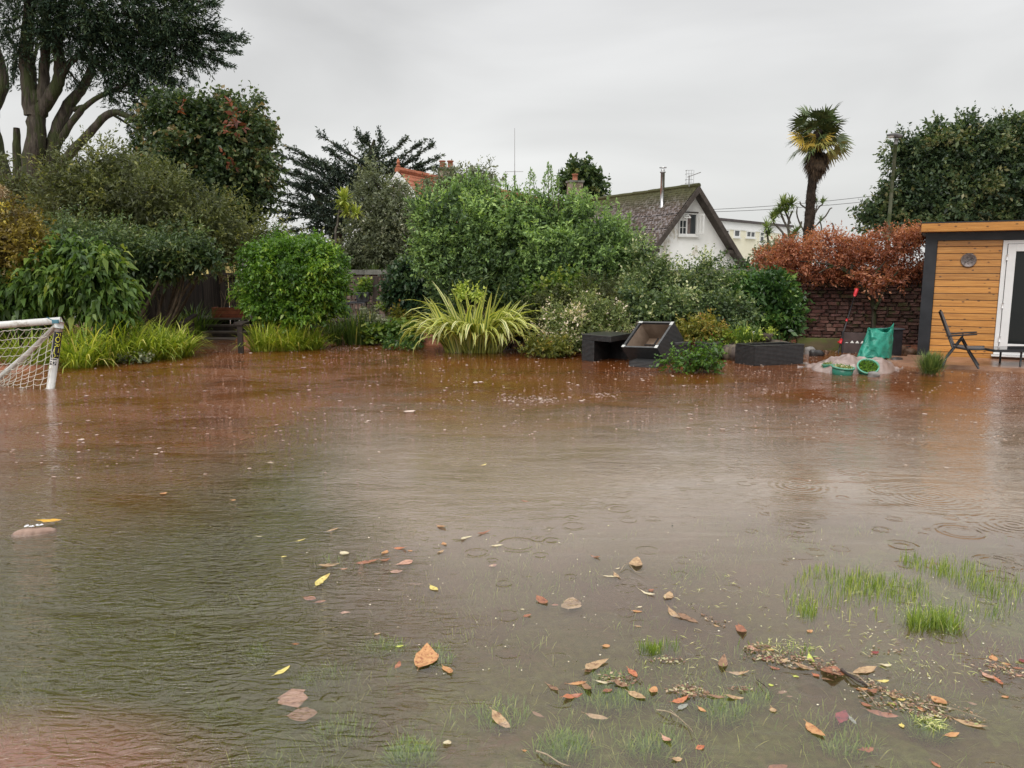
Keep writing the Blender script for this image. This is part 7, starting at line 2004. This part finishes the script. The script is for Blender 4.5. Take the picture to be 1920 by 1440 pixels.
em3 = [(1229, 1228, 12, 5, 0, 2), (1210, 1224, 14, 5, 0, 1), (1258, 1222, 18, 6, 0, 1), (1870, 1160, 30, 12, 0, 1), (1400, 1225, 30, 14, 0, .6), (1505, 1226, 40, 16, 0, .8)]
turf('small_grass_tuft', 480, from_px(em3), lambda X, Y, Z, r: -Z + r.uniform(.0, .045, len(X)), seed=7, tn=(.6, .2), wd=.004)
em4 = [(1050, 1405, 55, 26, 0, 3), (770, 1420, 44, 22, 0, 2.4), (1140, 1275, 30, 12, 0, 1.4), (1160, 1310, 70, 22, 0, 2), (1350, 1335, 50, 22, 0, 1.6), (710, 1215, 50, 14, 0, 1.4), (820, 1235, 30, 18, 0, 1.2), (600, 1260, 60, 24, 0, 1.2), (930, 1340, 60, 30, 0, .8), (1230, 1400, 60, 26, 0, 1.2), (640, 1370, 50, 24, 0, .8), (1740, 1370, 36, 14, .3, 1.2), (180, 1180, 60, 14, 0, .5), (480, 1220, 26, 14, 0, .6), (1420, 1310, 26, 16, 0, .6), (1600, 1400, 60, 20, 0, .5), (640, 1050, 60, 12, 0, .6), (1300, 1080, 60, 16, 0, .5)]
turf('drowned_grass_tuft', 9500, from_px(em4), lambda X, Y, Z, r: np.minimum(-Z * 1.25, r.uniform(.05, .10, len(X))), seed=8, tn=(.62, .2), lean=(.1, .9), curl=(.2, 1.3), wd=.0042)

# ------------------------------------------------------------------ fallen leaves, each a thing
def lcol(name, c1, c2, spot=None):
    return pmat(name, c1, c2, 55, .38, .0012, 120, .45, c3=spot, p3=.60, s3=60)
LM = {
 'yellow': lcol('fallen_yellow', (.62, .50, .12), (.72, .62, .22), (.40, .24, .06)),
 'cream': lcol('fallen_cream', (.60, .52, .34), (.70, .62, .42), (.36, .24, .12)),
 'tan': lcol('fallen_tan', (.36, .22, .11), (.52, .36, .20), (.20, .10, .05)),
 'orange': lcol('fallen_orange', (.44, .20, .075), (.60, .33, .14), (.28, .08, .03)),
 'red': lcol('fallen_orange_red', (.42, .12, .05), (.54, .21, .09), (.24, .05, .03)),
 'rust': lcol('fallen_rust', (.22, .085, .045), (.42, .17, .085), (.14, .05, .03)),
 'brown': lcol('fallen_brown', (.20, .105, .055), (.33, .19, .105), (.09, .045, .03)),
 'crimson': lcol('fallen_dark_red', (.20, .025, .025), (.32, .05, .045), (.10, .02, .02)),
 'grey': lcol('fallen_grey', (.20, .20, .17), (.32, .32, .27), (.12, .12, .10)),
 'lime': lcol('fallen_lime', (.45, .52, .08), (.58, .62, .14), (.3, .3, .05)),
 'pink': lcol('fallen_pinkish', (.46, .24, .16), (.58, .34, .24), (.28, .12, .08)),
}
LM['amber'] = lcol('fallen_amber', (.70, .36, .03), (.82, .50, .06), (.40, .16, .04))
WORD = {'yellow': 'yellow', 'cream': 'cream', 'tan': 'tan', 'orange': 'orange', 'red': 'vivid orange red', 'rust': 'rust coloured', 'brown': 'brown', 'crimson': 'dark red', 'grey': 'greyish', 'lime': 'lime green', 'pink': 'pinkish brown'}
def leaf_mesh(px, py, ln, ang, wr, z, seed, curl=.12, bend=.0, sub_=False):
    """outline fan with a raised midrib line, laid on the water from the tip to the stalk end"""
    r = np.random.default_rng(seed)
    a = math.radians(ang)
    p0 = G(px - math.cos(a) * ln / 2, py + math.sin(a) * ln / 2)
    p1 = G(px + math.cos(a) * ln / 2, py - math.sin(a) * ln / 2)
    d = p1 - p0; L_ = float(np.linalg.norm(d)); d = d / L_
    L_ = min(L_, .30)
    c = (p0 + p1) / 2; p0 = c - d * L_ / 2
    s = np.array((-d[1], d[0], 0))
    W = L_ * wr if L_ > .035 else L_ * max(wr, .5)
    N_ = 8
    bend = bend or r.uniform(-.09, .09)
    wr *= r.uniform(.85, 1.15)
    sk = r.uniform(.7, 1.15)
    vs, fs = [], []
    tw = r.uniform(-.4, .4)
    curl = curl * .55
    tilt = r.uniform(-1, 1) * min(.011, L_ * .10) if not sub_ else 0
    for i in range(N_ + 1):
        t_ = i / N_
        w = W / 2 * (math.sin(math.pi * t_ ** sk) ** .8) * (1 + r.normal() * .10)
        mid = p0 + d * L_ * t_ + s * bend * L_ * math.sin(math.pi * t_)
        zc = z + L_ * curl * (2 * t_ - 1) ** 2 + tilt * (2 * t_ - 1) + r.normal() * L_ * .008
        zt_ = tw * (t_ - .5) * w
        vs += [mid + s * w + (0, 0, zc + w * .42 * abs(curl) * 2 + zt_ - z), mid + (0, 0, zc - z), mid - s * w + (0, 0, zc + w * .42 * abs(curl) * 2 - zt_ - z)]
    vs = [np.array((v[0], v[1], z + v[2])) for v in vs]
    for i in range(N_):
        b = i * 3
        fs += [(b, b + 1, b + 4, b + 3), (b + 1, b + 2, b + 5, b + 4)]
    # stalk
    e_ = vs[1]; b = len(vs)
    q = e_ - d * L_ * .16
    vs += [e_ + s * .0012, e_ - s * .0012, q - s * .0009 + (0, 0, .002), q + s * .0009 + (0, 0, .002)]
    fs.append((b, b + 1, b + 2, b + 3))
    return vs, fs
NLEAF = [0]
MARKS = [(606, 1090, 'the long curved yellow leaf'), (793, 1235, 'the big upright orange leaf'), (529, 1258, 'the slim yellow leaf'), (940, 1351, 'the tan spotted oval leaf'), (690, 1055, 'the long rolled rust leaf'),
         (758, 1056, 'the flat pinkish leaf'), (66, 990, 'the sodden lump'), (1175, 1068, 'the twig knot'), (1215, 1112, 'the pale stalk like leaf'), (1030, 1130, 'the sunken brownish trio'), (1280, 1156, 'the long frayed brown leaf'),
         (1120, 1249, 'the big golden tan leaf'), (1140, 1290, 'the leaf cluster'), (1281, 1327, 'the grey green leaf'), (1381, 1261, 'the level golden leaf'), (1509, 1251, 'the leaf line'), (1600, 1275, 'the black stick'),
         (1530, 1370, 'the wedge shaped orange leaf'), (1740, 1335, 'the long raft'), (1820, 1356, 'the long tan raft tip'), (1865, 1275, 'the pinkish orange leaf'), (1515, 1158, 'the small grass patch'), (1765, 1183, 'the bright grass tuft'), (95, 727, 'the goal post'), (876, 1010, 'the bent cream leaf'), (908, 880, 'the open pale water')]
USEDL = set()
def scrap_label(px, py, col_, sub):
    c = sorted(MARKS, key=lambda m: math.hypot(m[0] - px, (m[1] - py) * 1.6))
    for far_ in ('', 'some way '):
        for m in c[:3]:
            dx, dy = px - m[0], (py - m[1]) * 1.6
            w = ('right of' if dx > 0 else 'left of') if abs(dx) > abs(dy) else ('below' if dy > 0 else 'above')
            l = 'small %s leaf scrap %s %s%s %s' % (WORD[col_], 'sunken' if sub else 'floating', far_, w, m[2])
            if l not in USEDL:
                USEDL.add(l); return l
    return l
def leaf(px, py, ln, ang, col_, wr=.42, label=None, sub=0.0, curl=.10, bend=0.0, group=None, name='fallen_leaf'):
    NLEAF[0] += 1
    k = NLEAF[0]
    z = .0015 if not sub else -sub
    vs, fs = leaf_mesh(px, py, ln * .92, ang, wr, z, 500 + k, curl, bend, bool(sub))
    c = np.mean([np.array(v) for v in vs], 0)
    me = bpy.data.meshes.new(name)
    me.from_pydata([tuple(np.array(v) - c) for v in vs], [], fs)
    me.polygons.foreach_set('use_smooth', [True] * len(me.polygons))
    me.materials.append(LM[col_])
    o = bpy.data.objects.new(name, me)
    COL.objects.link(o); o.location = [float(q) for q in c]
    if label is None:
        label = scrap_label(px, py, col_, sub)
        group = 'small leaf scraps on the flood water'
    put(o, None, label, 'leaf', group or 'fallen leaves on the flood water')
    return o
BL_ = [
 (606, 1090, 38, 42, 'yellow', .26, 'long curved yellow leaf alone just below the row of brown leaves', 0, .10, .10),
 (814, 1103, 19, -35, 'yellow', .45, 'small plump yellow leaf alone in open water, lower right of the pinkish pair', 0, .08, 0),
 (750, 1212, 17, 0, 'lime', .45, 'small bright lemon leaf above the big upright orange tan leaf', 0, .08, 0),
 (793, 1235, 46, 68, 'orange', .55, 'big upright folded orange tan leaf standing out of drowned grass', 0, .16, 0),
 (839, 1258, 25, -45, 'orange', .48, 'speckled orange brown leaf right beside the big upright orange tan leaf', 0, .12, 0),
 (529, 1258, 38, 30, 'yellow', .30, 'slim yellow leaf floating above the large pale sunken leaf', 0, .06, 0),
 (940, 1351, 46, -36, 'tan', .42, 'tan spotted oval leaf alone on bare brown water low in the middle', 0, .12, 0),
 (552, 1298, 40, 110, 'pink', .70, 'upper lobe of the big pale brown leaf sunken near the ripples', .026, .02, 0),
 (566, 1325, 64, 6, 'pink', .80, 'widest pale brown leaf, sunken near the ripples', .030, .02, 0),
 (839, 1393, 13, 80, 'cream', .9, 'tiny cream triangular leaf near the bottom edge grass tuft', 0, .10, 0),
 (690, 1055, 50, 4, 'rust', .30, 'long rolled rust brown leaf left of the pinkish pair', 0, .14, .05),
 (722, 1050, 24, 20, 'rust', .35, 'short rust leaf overlapping the end of the long rolled one', 0, .12, 0),
 (617, 1060, 44, 12, 'tan', .38, 'ragged tan leaf left of the long rolled rust brown leaf', 0, .10, 0),
 (646, 1038, 16, -30, 'cream', .6, 'cream and yellow leaf pair above the ragged tan leaf', 0, .1, 0),
 (758, 1056, 36, 8, 'pink', .62, 'flat pinkish brown leaf of the overlapping pair', 0, .04, 0),
 (743, 1068, 26, 0, 'pink', .62, 'half sunken pinkish leaf under its flatter neighbour', .008, .02, 0),
 (751, 1029, 28, -5, 'red', .40, 'curled orange red leaf above the pinkish pair', 0, .2, 0),
 (769, 1033, 11, 0, 'orange', .6, None, 0, .1, 0), (721, 1036, 14, 40, 'orange', .5, None, 0, .1, 0), (646, 1067, 16, 0, 'pink', .4, None, 0, .1, 0), (533, 1044, 12, 0, 'yellow', .35, None, 0, .05, 0),
 (828, 987, 20, -25, 'orange', .4, 'short orange leaf, farthest of those in the open pale water', 0, .1, 0),
 (834, 1020, 9, -40, 'orange', .5, None, 0, .1, 0), (876, 1010, 24, 25, 'cream', .28, 'bent cream leaf like a tick mark right of a small orange one', 0, .1, .2),
 (908, 1000, 28, 15, 'rust', .25, 'thin curled rust leaf next to the bent cream leaf', 0, .2, 0), (826, 1035, 14, 20, 'tan', .5, None, 0, .2, 0), (932, 1023, 24, 10, 'cream', .4, 'pale cream flat leaf below the thin curled rust leaf', 0, .05, 0),
 (624, 994, 26, 10, 'tan', .3, 'tan leaf at the edge of the ripples', 0, .05, 0), (563, 1013, 24, 5, 'yellow', .25, 'pale yellow sliver left of the tan leaf at the ripples', 0, .05, 0), (486, 1006, 14, 0, 'cream', .25, None, 0, .05, 0), (507, 868, 18, 0, 'cream', .2, None, 0, .05, 0),
 (924, 1058, 15, 20, 'pink', .7, None, .006, .02, 0), (580, 1118, 26, -10, 'rust', .7, 'sunken rust leaf clump among the ripples below the yellow curved leaf', .010, .03, 0), (600, 1124, 24, 10, 'rust', .5, 'second sunken rust leaf touching the clump among the ripples', .010, .03, 0),
 (307, 926, 13, 20, 'orange', .8, 'small bright orange leaf in the dark reflection on the far left water', 0, .15, 0), (437, 938, 12, 10, 'orange', .6, None, 0, .1, 0), (455, 824, 14, 0, 'rust', .4, None, 0, .1, 0), (707, 1189, 14, 20, 'tan', .5, None, 0, .1, 0), (745, 1248, 15, 50, 'rust', .5, None, 0, .15, 0), (907, 872, 12, 10, 'yellow', .4, None, 0, .1, 0),
 (555, 1205, 14, 0, 'red', .4, None, .006, .05, 0), (648, 1144, 20, 5, 'pink', .5, None, .012, .02, 0), (780, 1090, 30, 0, 'brown', .3, None, .014, .02, 0), (985, 940, 18, -5, 'rust', .3, None, 0, .1, 0),
 (1117, 1044, 20, -20, 'rust', .4, 'rust leaf with a pale tip in the calm water above the twig knot', 0, .12, 0), (1194, 1058, 17, 80, 'tan', .6, 'small upright tan leaf above the twig knot', 0, .25, 0), (1158, 1066, 10, 0, 'cream', .5, None, 0, .1, 0),
 (1143, 1082, 30, -5, 'cream', .2, 'long pale curled leaf left of the twig knot', 0, .12, .1), (1158, 1080, 18, -40, 'tan', .3, None, 0, .1, 0), (1215, 1112, 34, -22, 'cream', .22, 'long pale stalk like leaf with a small rust leaf on it', 0, .1, -.1), (1221, 1108, 11, 10, 'rust', .8, None, 0, .25, 0),
 (1252, 1118, 16, 50, 'tan', .6, 'tan rounded leaf at the end of the pale stalk like leaf', 0, .15, 0), (1016, 1128, 24, -30, 'rust', .6, 'rust leaf standing up at the left of a sunken brownish trio', 0, .25, 0), (1041, 1133, 16, 0, 'rust', .5, 'middle rust leaf of the sunken brownish trio', .004, .05, 0), (1070, 1127, 26, 70, 'tan', .7, 'pale round sunken leaf at the right of the brownish trio', .012, .03, 0), (989, 1155, 17, 10, 'rust', .6, 'lone rust leaf below the sunken brownish trio', 0, .15, 0), (980, 1143, 8, 0, 'cream', .7, None, 0, .1, 0),
 (1195, 1147, 21, 0, 'orange', .42, 'orange oval leaf with a small pale chip above it', 0, .1, 0), (1199, 1139, 12, 0, 'cream', .5, None, 0, .15, 0), (1197, 1175, 16, 0, 'tan', .3, None, 0, .1, 0), (1389, 1183, 22, -65, 'rust', .5, 'rust leaf standing on end right of the long frayed brown leaf', 0, .25, 0), (1343, 1174, 14, -10, 'tan', .4, None, 0, .1, 0),
 (1264, 1151, 30, -38, 'tan', .35, 'left half of the long frayed brown leaf', 0, .12, 0), (1290, 1161, 46, -20, 'brown', .38, 'right half of the long frayed brown leaf', 0, .12, 0),
 (1136, 1212, 17, 10, 'orange', .75, 'small squarish orange leaf alone above the big golden tan leaf', 0, .15, 0), (1120, 1249, 52, 24, 'tan', .36, 'big golden tan leaf lying across the drowned grass edge', 0, .14, 0), (1104, 1258, 18, 30, 'brown', .5, None, 0, .2, 0), (1186, 1263, 26, -42, 'red', .42, 'shiny orange red leaf right of the big golden tan leaf', 0, .1, 0),
 (1082, 1283, 40, -3, 'orange', .30, 'level bright orange leaf above the vivid orange red one', 0, .14, 0), (1074, 1307, 44, 20, 'red', .36, 'vivid orange red leaf pointing down left in the leaf cluster', 0, .14, 0), (1100, 1291, 24, -50, 'brown', .5, 'crumpled brown leaf between the level orange leaf and the raft', 0, .3, 0), (1036, 1290, 30, -35, 'brown', .30, 'brown leaf sloping down left of the cluster of orange leaves', 0, .1, 0),
 (1131, 1279, 34, 3, 'cream', .26, 'narrow cream leaf at the top of the leaf cluster', 0, .1, 0), (1166, 1285, 34, -20, 'brown', .5, 'crumpled dark brown leaf in the middle of the leaf cluster', 0, .3, 0), (1160, 1280, 14, -20, 'cream', .7, 'whitish curl on the crumpled dark brown leaf', 0, .4, 0), (1139, 1296, 20, 15, 'rust', .6, 'rusty oval leaf below the crumpled dark brown one', 0, .1, 0), (1194, 1305, 40, -22, 'tan', .5, 'broad tan leaf at the right end of the leaf cluster', 0, .1, 0),
 (1119, 1342, 50, -12, 'tan', .34, 'long tan brown leaf below the leaf cluster in drowned grass', .003, .08, 0), (1010, 1336, 28, -25, 'brown', .3, 'dark brown sunken leaf left of the long tan brown leaf', .008, .05, 0), (1385, 1261, 44, -4, 'tan', .28, 'level golden leaf with a turned up brown end', 0, .1, 0), (1356, 1245, 24, 80, 'brown', .35, 'upright brown end of the level golden leaf', 0, .3, 0),
 (1275, 1313, 34, 15, 'red', .4, 'glowing orange leaf in the dark twiggy raft', 0, .15, 0), (1317, 1331, 19, -25, 'orange', .5, 'small orange leaf right of the grey green leaf', 0, .1, 0), (1281, 1327, 24, 30, 'grey', .42, 'grey green leaf below the glowing orange leaf', 0, .1, 0), (1343, 1306, 40, -6, 'brown', .32, 'brown half of the long two coloured leaf', 0, .1, 0), (1378, 1308, 38, -2, 'tan', .36, 'tan half of the long two coloured leaf', 0, .12, 0),
 (1250, 1387, 26, -40, 'pink', .45, 'pinkish folded leaf with a pale flap low in the middle', 0, .25, 0), (1313, 1403, 18, 10, 'red', .8, 'squarish orange red leaf near the bottom edge', 0, .15, 0), (1269, 1425, 23, 5, 'tan', .6, 'crinkled tan leaf near the bottom edge', 0, .2, 0), (1226, 1296, 16, 60, 'orange', .6, None, 0, .25, 0), (984, 1408, 9, 0, 'orange', .7, None, 0, .1, 0),
 (1530, 1370, 50, -38, 'orange', .42, 'wedge shaped pale orange leaf alone below the dark leaf pair', 0, .12, 0), (1580, 1342, 30, 65, 'crimson', .40, 'dark red sunken leaf beside the grey oval leaf', .006, .05, 0), (1599, 1351, 20, -40, 'grey', .45, 'bluish grey oval leaf beside the dark red sunken one', 0, .08, 0), (1449, 1332, 13, -50, 'tan', .8, 'tiny tan square leaf alone right of the two coloured leaf', 0, .2, 0),
 (1530, 1267, 16, -35, 'red', .65, 'small round orange red leaf under the leaf line', 0, .1, 0), (1563, 1263, 26, 75, 'rust', .75, 'cupped rusty orange leaf touching the black stick', 0, .25, 0), (1552, 1275, 26, -5, 'brown', .3, 'flat brown leaf under the cupped rusty one', 0, .05, 0), (1621, 1259, 50, 12, 'tan', .36, 'big pale golden leaf right of the black stick', 0, .12, 0), (1655, 1277, 27, -4, 'yellow', .38, 'yellow leaf with a thin tail below the big pale golden leaf', 0, .1, 0),
 (1616, 1294, 26, -8, 'orange', .5, 'bright orange leaf under the black stick tip', 0, .2, 0), (1634, 1297, 22, 20, 'rust', .5, 'rusty crumpled leaf joined to the bright orange leaf under the stick', 0, .3, 0), (1509, 1251, 44, -8, 'tan', .36, 'long golden brown leaf in the middle of the leaf line', 0, .14, 0), (1467, 1240, 22, 10, 'tan', .6, 'short golden leaf at the left part of the leaf line', 0, .2, 0), (1453, 1253, 22, -10, 'rust', .5, 'rusty leaf under the short golden one in the leaf line', 0, .1, 0),
 (1414, 1218, 26, -20, 'pink', .4, 'pinkish leaf, left end of the leaf line', 0, .15, 0), (1446, 1219, 14, 5, 'orange', .6, None, 0, .1, 0), (1437, 1236, 20, 10, 'crimson', .5, 'dark maroon leaf above the leaf line', 0, .2, 0), (1492, 1269, 15, -20, 'lime', .6, 'yellow green oval leaf just under the leaf line', 0, .1, 0), (1446, 1285, 11, 0, 'lime', .8, None, 0, .1, 0), (1519, 1184, 10, 30, 'orange', .7, None, 0, .1, 0), (1522, 1238, 22, -55, 'lime', .35, 'lime green leaf standing in the leaf line', 0, .3, 0),
 (1641, 1225, 16, 0, 'crimson', .7, 'tiny shiny red scrap with pale straws under it', 0, .3, 0), (1660, 1247, 26, 3, 'cream', .4, 'pale pinkish leaf below the tiny shiny red scrap', 0, .1, 0), (1468, 1297, 18, 15, 'brown', .5, None, .004, .1, 0), (1481, 1304, 12, 0, 'brown', .5, None, .004, .1, 0), (1655, 1334, 70, -12, 'rust', .36, 'large dull red brown leaf sunken at the left of the long raft', .006, .04, 0), (1625, 1323, 26, -25, 'rust', .5, 'rusty leaf, upper left end of the long raft', 0, .2, 0),
 (1818, 1356, 78, -16, 'tan', .24, 'very long tan leaf forming the right tip of the raft', 0, .06, 0), (1760, 1316, 38, -30, 'orange', .6, 'broad orange brown leaf on top of the raft', 0, .18, 0), (1727, 1331, 19, -20, 'orange', .7, 'glowing orange leaf low in the middle of the raft', 0, .2, 0), (1672, 1320, 22, -5, 'lime', .5, 'pale lime leaf on the left part of the raft', 0, .15, 0), (1695, 1325, 24, -30, 'cream', .3, 'narrow cream leaf between lime and orange leaves on the raft', 0, .1, 0),
 (1692, 1362, 9, -70, 'yellow', .7, None, 0, .1, 0), (1785, 1378, 30, 4, 'orange', .45, 'orange and yellow shiny leaf below the raft', 0, .08, 0), (1739, 1328, 13, -10, 'cream', .6, None, 0, .1, 0), (1756, 1343, 16, 0, 'yellow', .4, None, 0, .1, 0), (1672, 1306, 16, -60, 'tan', .5, None, 0, .2, 0), (1690, 1313, 18, 0, 'yellow', .4, None, 0, .2, 0),
 (1855, 1270, 34, -30, 'pink', .45, 'pinkish orange leaf, lower right of the bright grass tuft', 0, .2, 0), (1872, 1279, 24, -40, 'red', .4, 'orange red leaf touching the pinkish orange one', 0, .2, 0), (1864, 1235, 13, -50, 'orange', .75, 'single small orange oval above the pinkish orange leaf', 0, .1, 0), (1887, 1245, 20, -5, 'orange', .4, 'flat orange leaf close to the right edge', 0, .1, 0), (1909, 1254, 24, -10, 'rust', .4, 'rusty leaf right at the edge below the dark red one', 0, .1, 0), (1917, 1240, 16, 0, 'crimson', .8, 'dark crimson leaf cut by the right edge', 0, .2, 0), (1912, 1267, 16, 0, 'pink', .5, None, 0, .1, 0), (1884, 1307, 16, 5, 'orange', .5, None, 0, .1, 0), (1755, 1434, 24, -30, 'rust', .4, 'rusty leaf at the bottom edge under the raft', 0, .1, 0), (1823, 1318, 22, -15, 'brown', .5, None, .004, .2, 0),
 (690, 1440, 60, 0, 'rust', .4, None, .02, .0, 0), (1625, 1396, 30, 8, 'red', .5, None, .016, .03, 0), (1460, 1432, 40, 20, 'rust', .6, None, .018, .03, 0),
]
for q in BL_:
    leaf(q[0], q[1], q[2], q[3], q[4], q[5], q[6], q[7], q[8], q[9])
# many very small scraps: seeds, petals, cut grass, bark crumbs
def scraps(name, n, blobs, mat, smin, smax, wr, seed, tn=None, label=None):
    r = np.random.default_rng(seed)
    X, Y = from_px(blobs)(n, r)
    n = len(X)
    s = r.uniform(smin, smax, n) * (Y / 3.0) ** .5
    a = r.uniform(0, math.pi * 2, n)
    A_ = np.stack((np.cos(a), np.sin(a), r.uniform(-.05, .12, n)), 1)
    P = np.stack((X, Y, np.full(n, .0022) + r.random(n) * .003), 1)
    V, Fq = leaf_quads(P, A_, s, s * wr, .75, 0, r)
    V[:, 2] = np.maximum(V[:, 2], .001)
    o = np_mesh(name, V, Fq, mat, tint=r.random(n))
    return put(o, 'stuff', label)
DEB = leafmat('debris_mix', [(0, (.05, .03, .02)), (.35, (.15, .08, .05)), (.65, (.28, .17, .10)), (.85, (.40, .33, .22)), (1, (.24, .28, .10))], trans=.1)
PALE = leafmat('pale_scraps', [(0, (.55, .50, .36)), (.6, (.70, .66, .54)), (1, (.60, .62, .30))], trans=.1)
STRAW = leafmat('cut_grass', [(0, (.22, .26, .06)), (.6, (.42, .44, .14)), (1, (.60, .55, .30))], trans=.2)
line = [(1430, 1245, 40, 8, .1, 3), (1500, 1252, 70, 16, .1, 5), (1560, 1272, 26, 10, .3, 2), (1640, 1300, 50, 8, .45, 2), (1690, 1335, 85, 22, .25, 7), (1770, 1345, 80, 20, .3, 6), (1290, 1310, 40, 12, .1, 4), (1165, 1288, 45, 9, .1, 3), (1870, 1270, 50, 14, .3, 3), (1420, 1228, 30, 8, 0, 2), (1250, 1252, 34, 6, 0, 2), (1340, 1175, 30, 6, .3, .6), (1650, 1235, 50, 10, 0, 1), (1390, 1306, 30, 6, 0, 1)]
scraps('leaf_litter_raft', 2000, line, DEB, .006, .024, .45, 61, label='mats of small leaf crumbs and bark drifting in lines on the near water')
scraps('cut_grass_scraps', 900, [(1660, 1160, 260, 60, 0, 3), (1740, 1370, 40, 10, .3, 1.5), (1740, 1250, 200, 40, .1, 2), (1480, 1225, 60, 16, 0, 1.5), (1300, 1250, 120, 60, 0, 1), (1330, 1120, 110, 40, 0, 1)], STRAW, .012, .045, .09, 62, label='loose cut grass blades floating around the grass tufts')
scraps('pale_seed_scraps', 420, [(1250, 1150, 600, 200, 0, 3), (1000, 1050, 560, 90, 0, 1), (1650, 1250, 260, 120, 0, 2), (300, 950, 260, 60, 0, .3)], PALE, .004, .011, .6, 63, label='tiny pale petals and seeds scattered over the near water')
scraps('dark_specks', 260, [(1100, 1180, 500, 180, 0, 1), (1150, 960, 300, 60, 0, .4)], M_ROCKD, .004, .010, .8, 64, label='tiny dark bark specks scattered over the near water')
# twigs and sticks
M_TWIG = pmat('pale_twig', (.26, .20, .13), (.40, .32, .22), 30, .6)
M_BSTICK = pmat('black_stick', (.025, .018, .014), (.07, .05, .04), 30, .5)
def twig(label, pts, rad_, mat, name='twig'):
    P = [G(x, y) + np.array((0, 0, .006 + (.012 * (i % 2)))) for i, (x, y) in enumerate(pts)]
    m = MB(); bark_tube(m, P, rad_, rad_ * .5, 6, .1, 3)
    free(m.build(name, mat, None, True), label, 'twig', 'twigs on the near water')
twig('pale forked twig right of the grey green leaf', [(1231, 1334), (1258, 1345), (1288, 1362), (1299, 1381)], .0024, M_TWIG)
twig('thin pale side twig crossing the pale forked twig', [(1256, 1334), (1264, 1346), (1292, 1366)], .0018, M_TWIG)
twig('pale brown twig at the bottom edge by the grass tuft', [(1006, 1412), (1025, 1424), (1050, 1434), (1070, 1446)], .0034, M_TWIG)
twig('short black stick in the leaf line', [(1578, 1259), (1596, 1277), (1626, 1288)], .0075, M_BSTICK, 'stick')
twig('pale split stick lying along the short black stick', [(1584, 1262), (1608, 1276), (1630, 1290)], .0035, M_TWIG, 'stick')
twig('thin stem running from the black stick down to the raft', [(1610, 1292), (1628, 1312), (1644, 1327)], .0028, M_TWIG)
twig('long thin twig lying along the top of the raft', [(1735, 1322), (1790, 1338), (1850, 1352)], .0022, M_TWIG)
twig('thin dark twig crossing the water left of the level golden leaf', [(1418, 1276), (1440, 1300), (1446, 1312)], .0018, M_BSTICK)
twig('small forked twig of the twig knot in the calm water', [(1163, 1072), (1176, 1062), (1192, 1074), (1206, 1078)], .0022, M_TWIG)
twig('thin hooked twig below the dark sunken leaf', [(1106, 1386), (1112, 1378), (1108, 1396)], .0018, M_TWIG)
# half sunken lump at the left with an orange leaf
c = G(66, 996)
lump = thing('sodden_lump', 'half sunken pinkish sodden lump on the left water with a white scrap', 'debris', (c[0], c[1], 0))
rock((c[0], c[1], -.012), (.23, .13, .06), 777, None, .3, .10).build('lump', pmat('sodden_pink', (.24, .15, .11), (.40, .27, .21), 20, .5, .004, 60), lump, True)
c2 = G(60, 989, .02)
m = MB()
for k in range(7):
    q = np.array((c2[0] + R.uniform(-.05, .05), c2[1] + R.uniform(-.02, .02), .022 + R.uniform(0, .01)))
    s_ = R.uniform(.35, .8); m.add([q, q + np.array((.035, R.uniform(-.01, .01), .008)) * s_, q + np.array((.028, .016, R.uniform(0, .02))) * s_, q + np.array((.006, .022, .012)) * s_, q + np.array((-.010, .012, .003)) * s_], [(0, 1, 2, 3, 4)])
m.build('white_scrap', pmat('white_scrap', (.60, .62, .64), (.75, .76, .78), 30, .5), lump, kind='stuff')
o = leaf(92, 984, 54, 6, 'amber', .40, 'bright orange yellow leaf lying on the sodden lump', 0, .05, 0)
o.location.z = .034

# ------------------------------------------------------------------ rain hitting the water: tiny splash crowns
r = np.random.default_rng(90)
n = 5200
y = 5.6 + 10.5 * r.random(n) ** .75
x = (r.random(n) * 2 - 1) * y * .68
dens = .45 + .55 * (np.sin(x * .9 + 1) * np.sin(y * .8) + 1) / 2
k = (r.random(n) < dens) & (y < shore_y(x, y) - .2) & ~((x > -3) & (y < 7.2) & (r.random(n) < .6))
x, y = x[k], y[k]
for (gx, gy, nn2, sx, sy) in ((1000, 750, 170, 60, 7), (1135, 742, 60, 30, 6), (1440, 735, 50, 45, 6), (1550, 752, 50, 40, 6), (1420, 700, 30, 60, 6), (680, 650, 60, 60, 6), (560, 770, 90, 160, 40)):
    q = np.array([G(gx + r.normal() * sx * .6, gy + r.normal() * sy * .6)[:2] for _ in range(nn2)])
    x = np.concatenate((x, q[:, 0])); y = np.concatenate((y, q[:, 1]))
n = len(x)
Vs, Fs = [], []
NS = 6
rad = .0088 * np.exp(r.normal(size=n) * .5) * (y / 10) ** .3
hgt = rad * r.uniform(.25, .6, n)
a = np.arange(NS) / NS * 2 * math.pi
ring = np.stack((np.cos(a), np.sin(a)), 1)
base_r = np.concatenate((x[:, None, None] + 0 * ring[None, :, :1], y[:, None, None] + 0 * ring[None, :, :1]), 2)
inner = np.concatenate((base_r + ring[None] * rad[:, None, None] * .7, np.full((n, NS, 1), .0015)), 2)
outer = np.concatenate((base_r + ring[None] * rad[:, None, None], (.002 + hgt[:, None] * r.uniform(.4, 1, (n, NS)))[:, :, None]), 2)
Vv = np.concatenate((inner, outer), 1).reshape(-1, 3)
b = (np.arange(n) * 2 * NS)[:, None]
i0 = np.arange(NS)[None]; i1 = (np.arange(NS)[None] + 1) % NS
Fq = np.stack((b + i0, b + i1, b + NS + i1, b + NS + i0), -1).reshape(-1, 4)
M_SPL = pmat('rain_splash', (0.42, 0.31, 0.25), (0.60, 0.50, 0.43), 5, .15, spec=.6)
put(np_mesh('rain_splashes', Vv, Fq, M_SPL), 'stuff', 'raindrop splashes pocking the brown flood water')
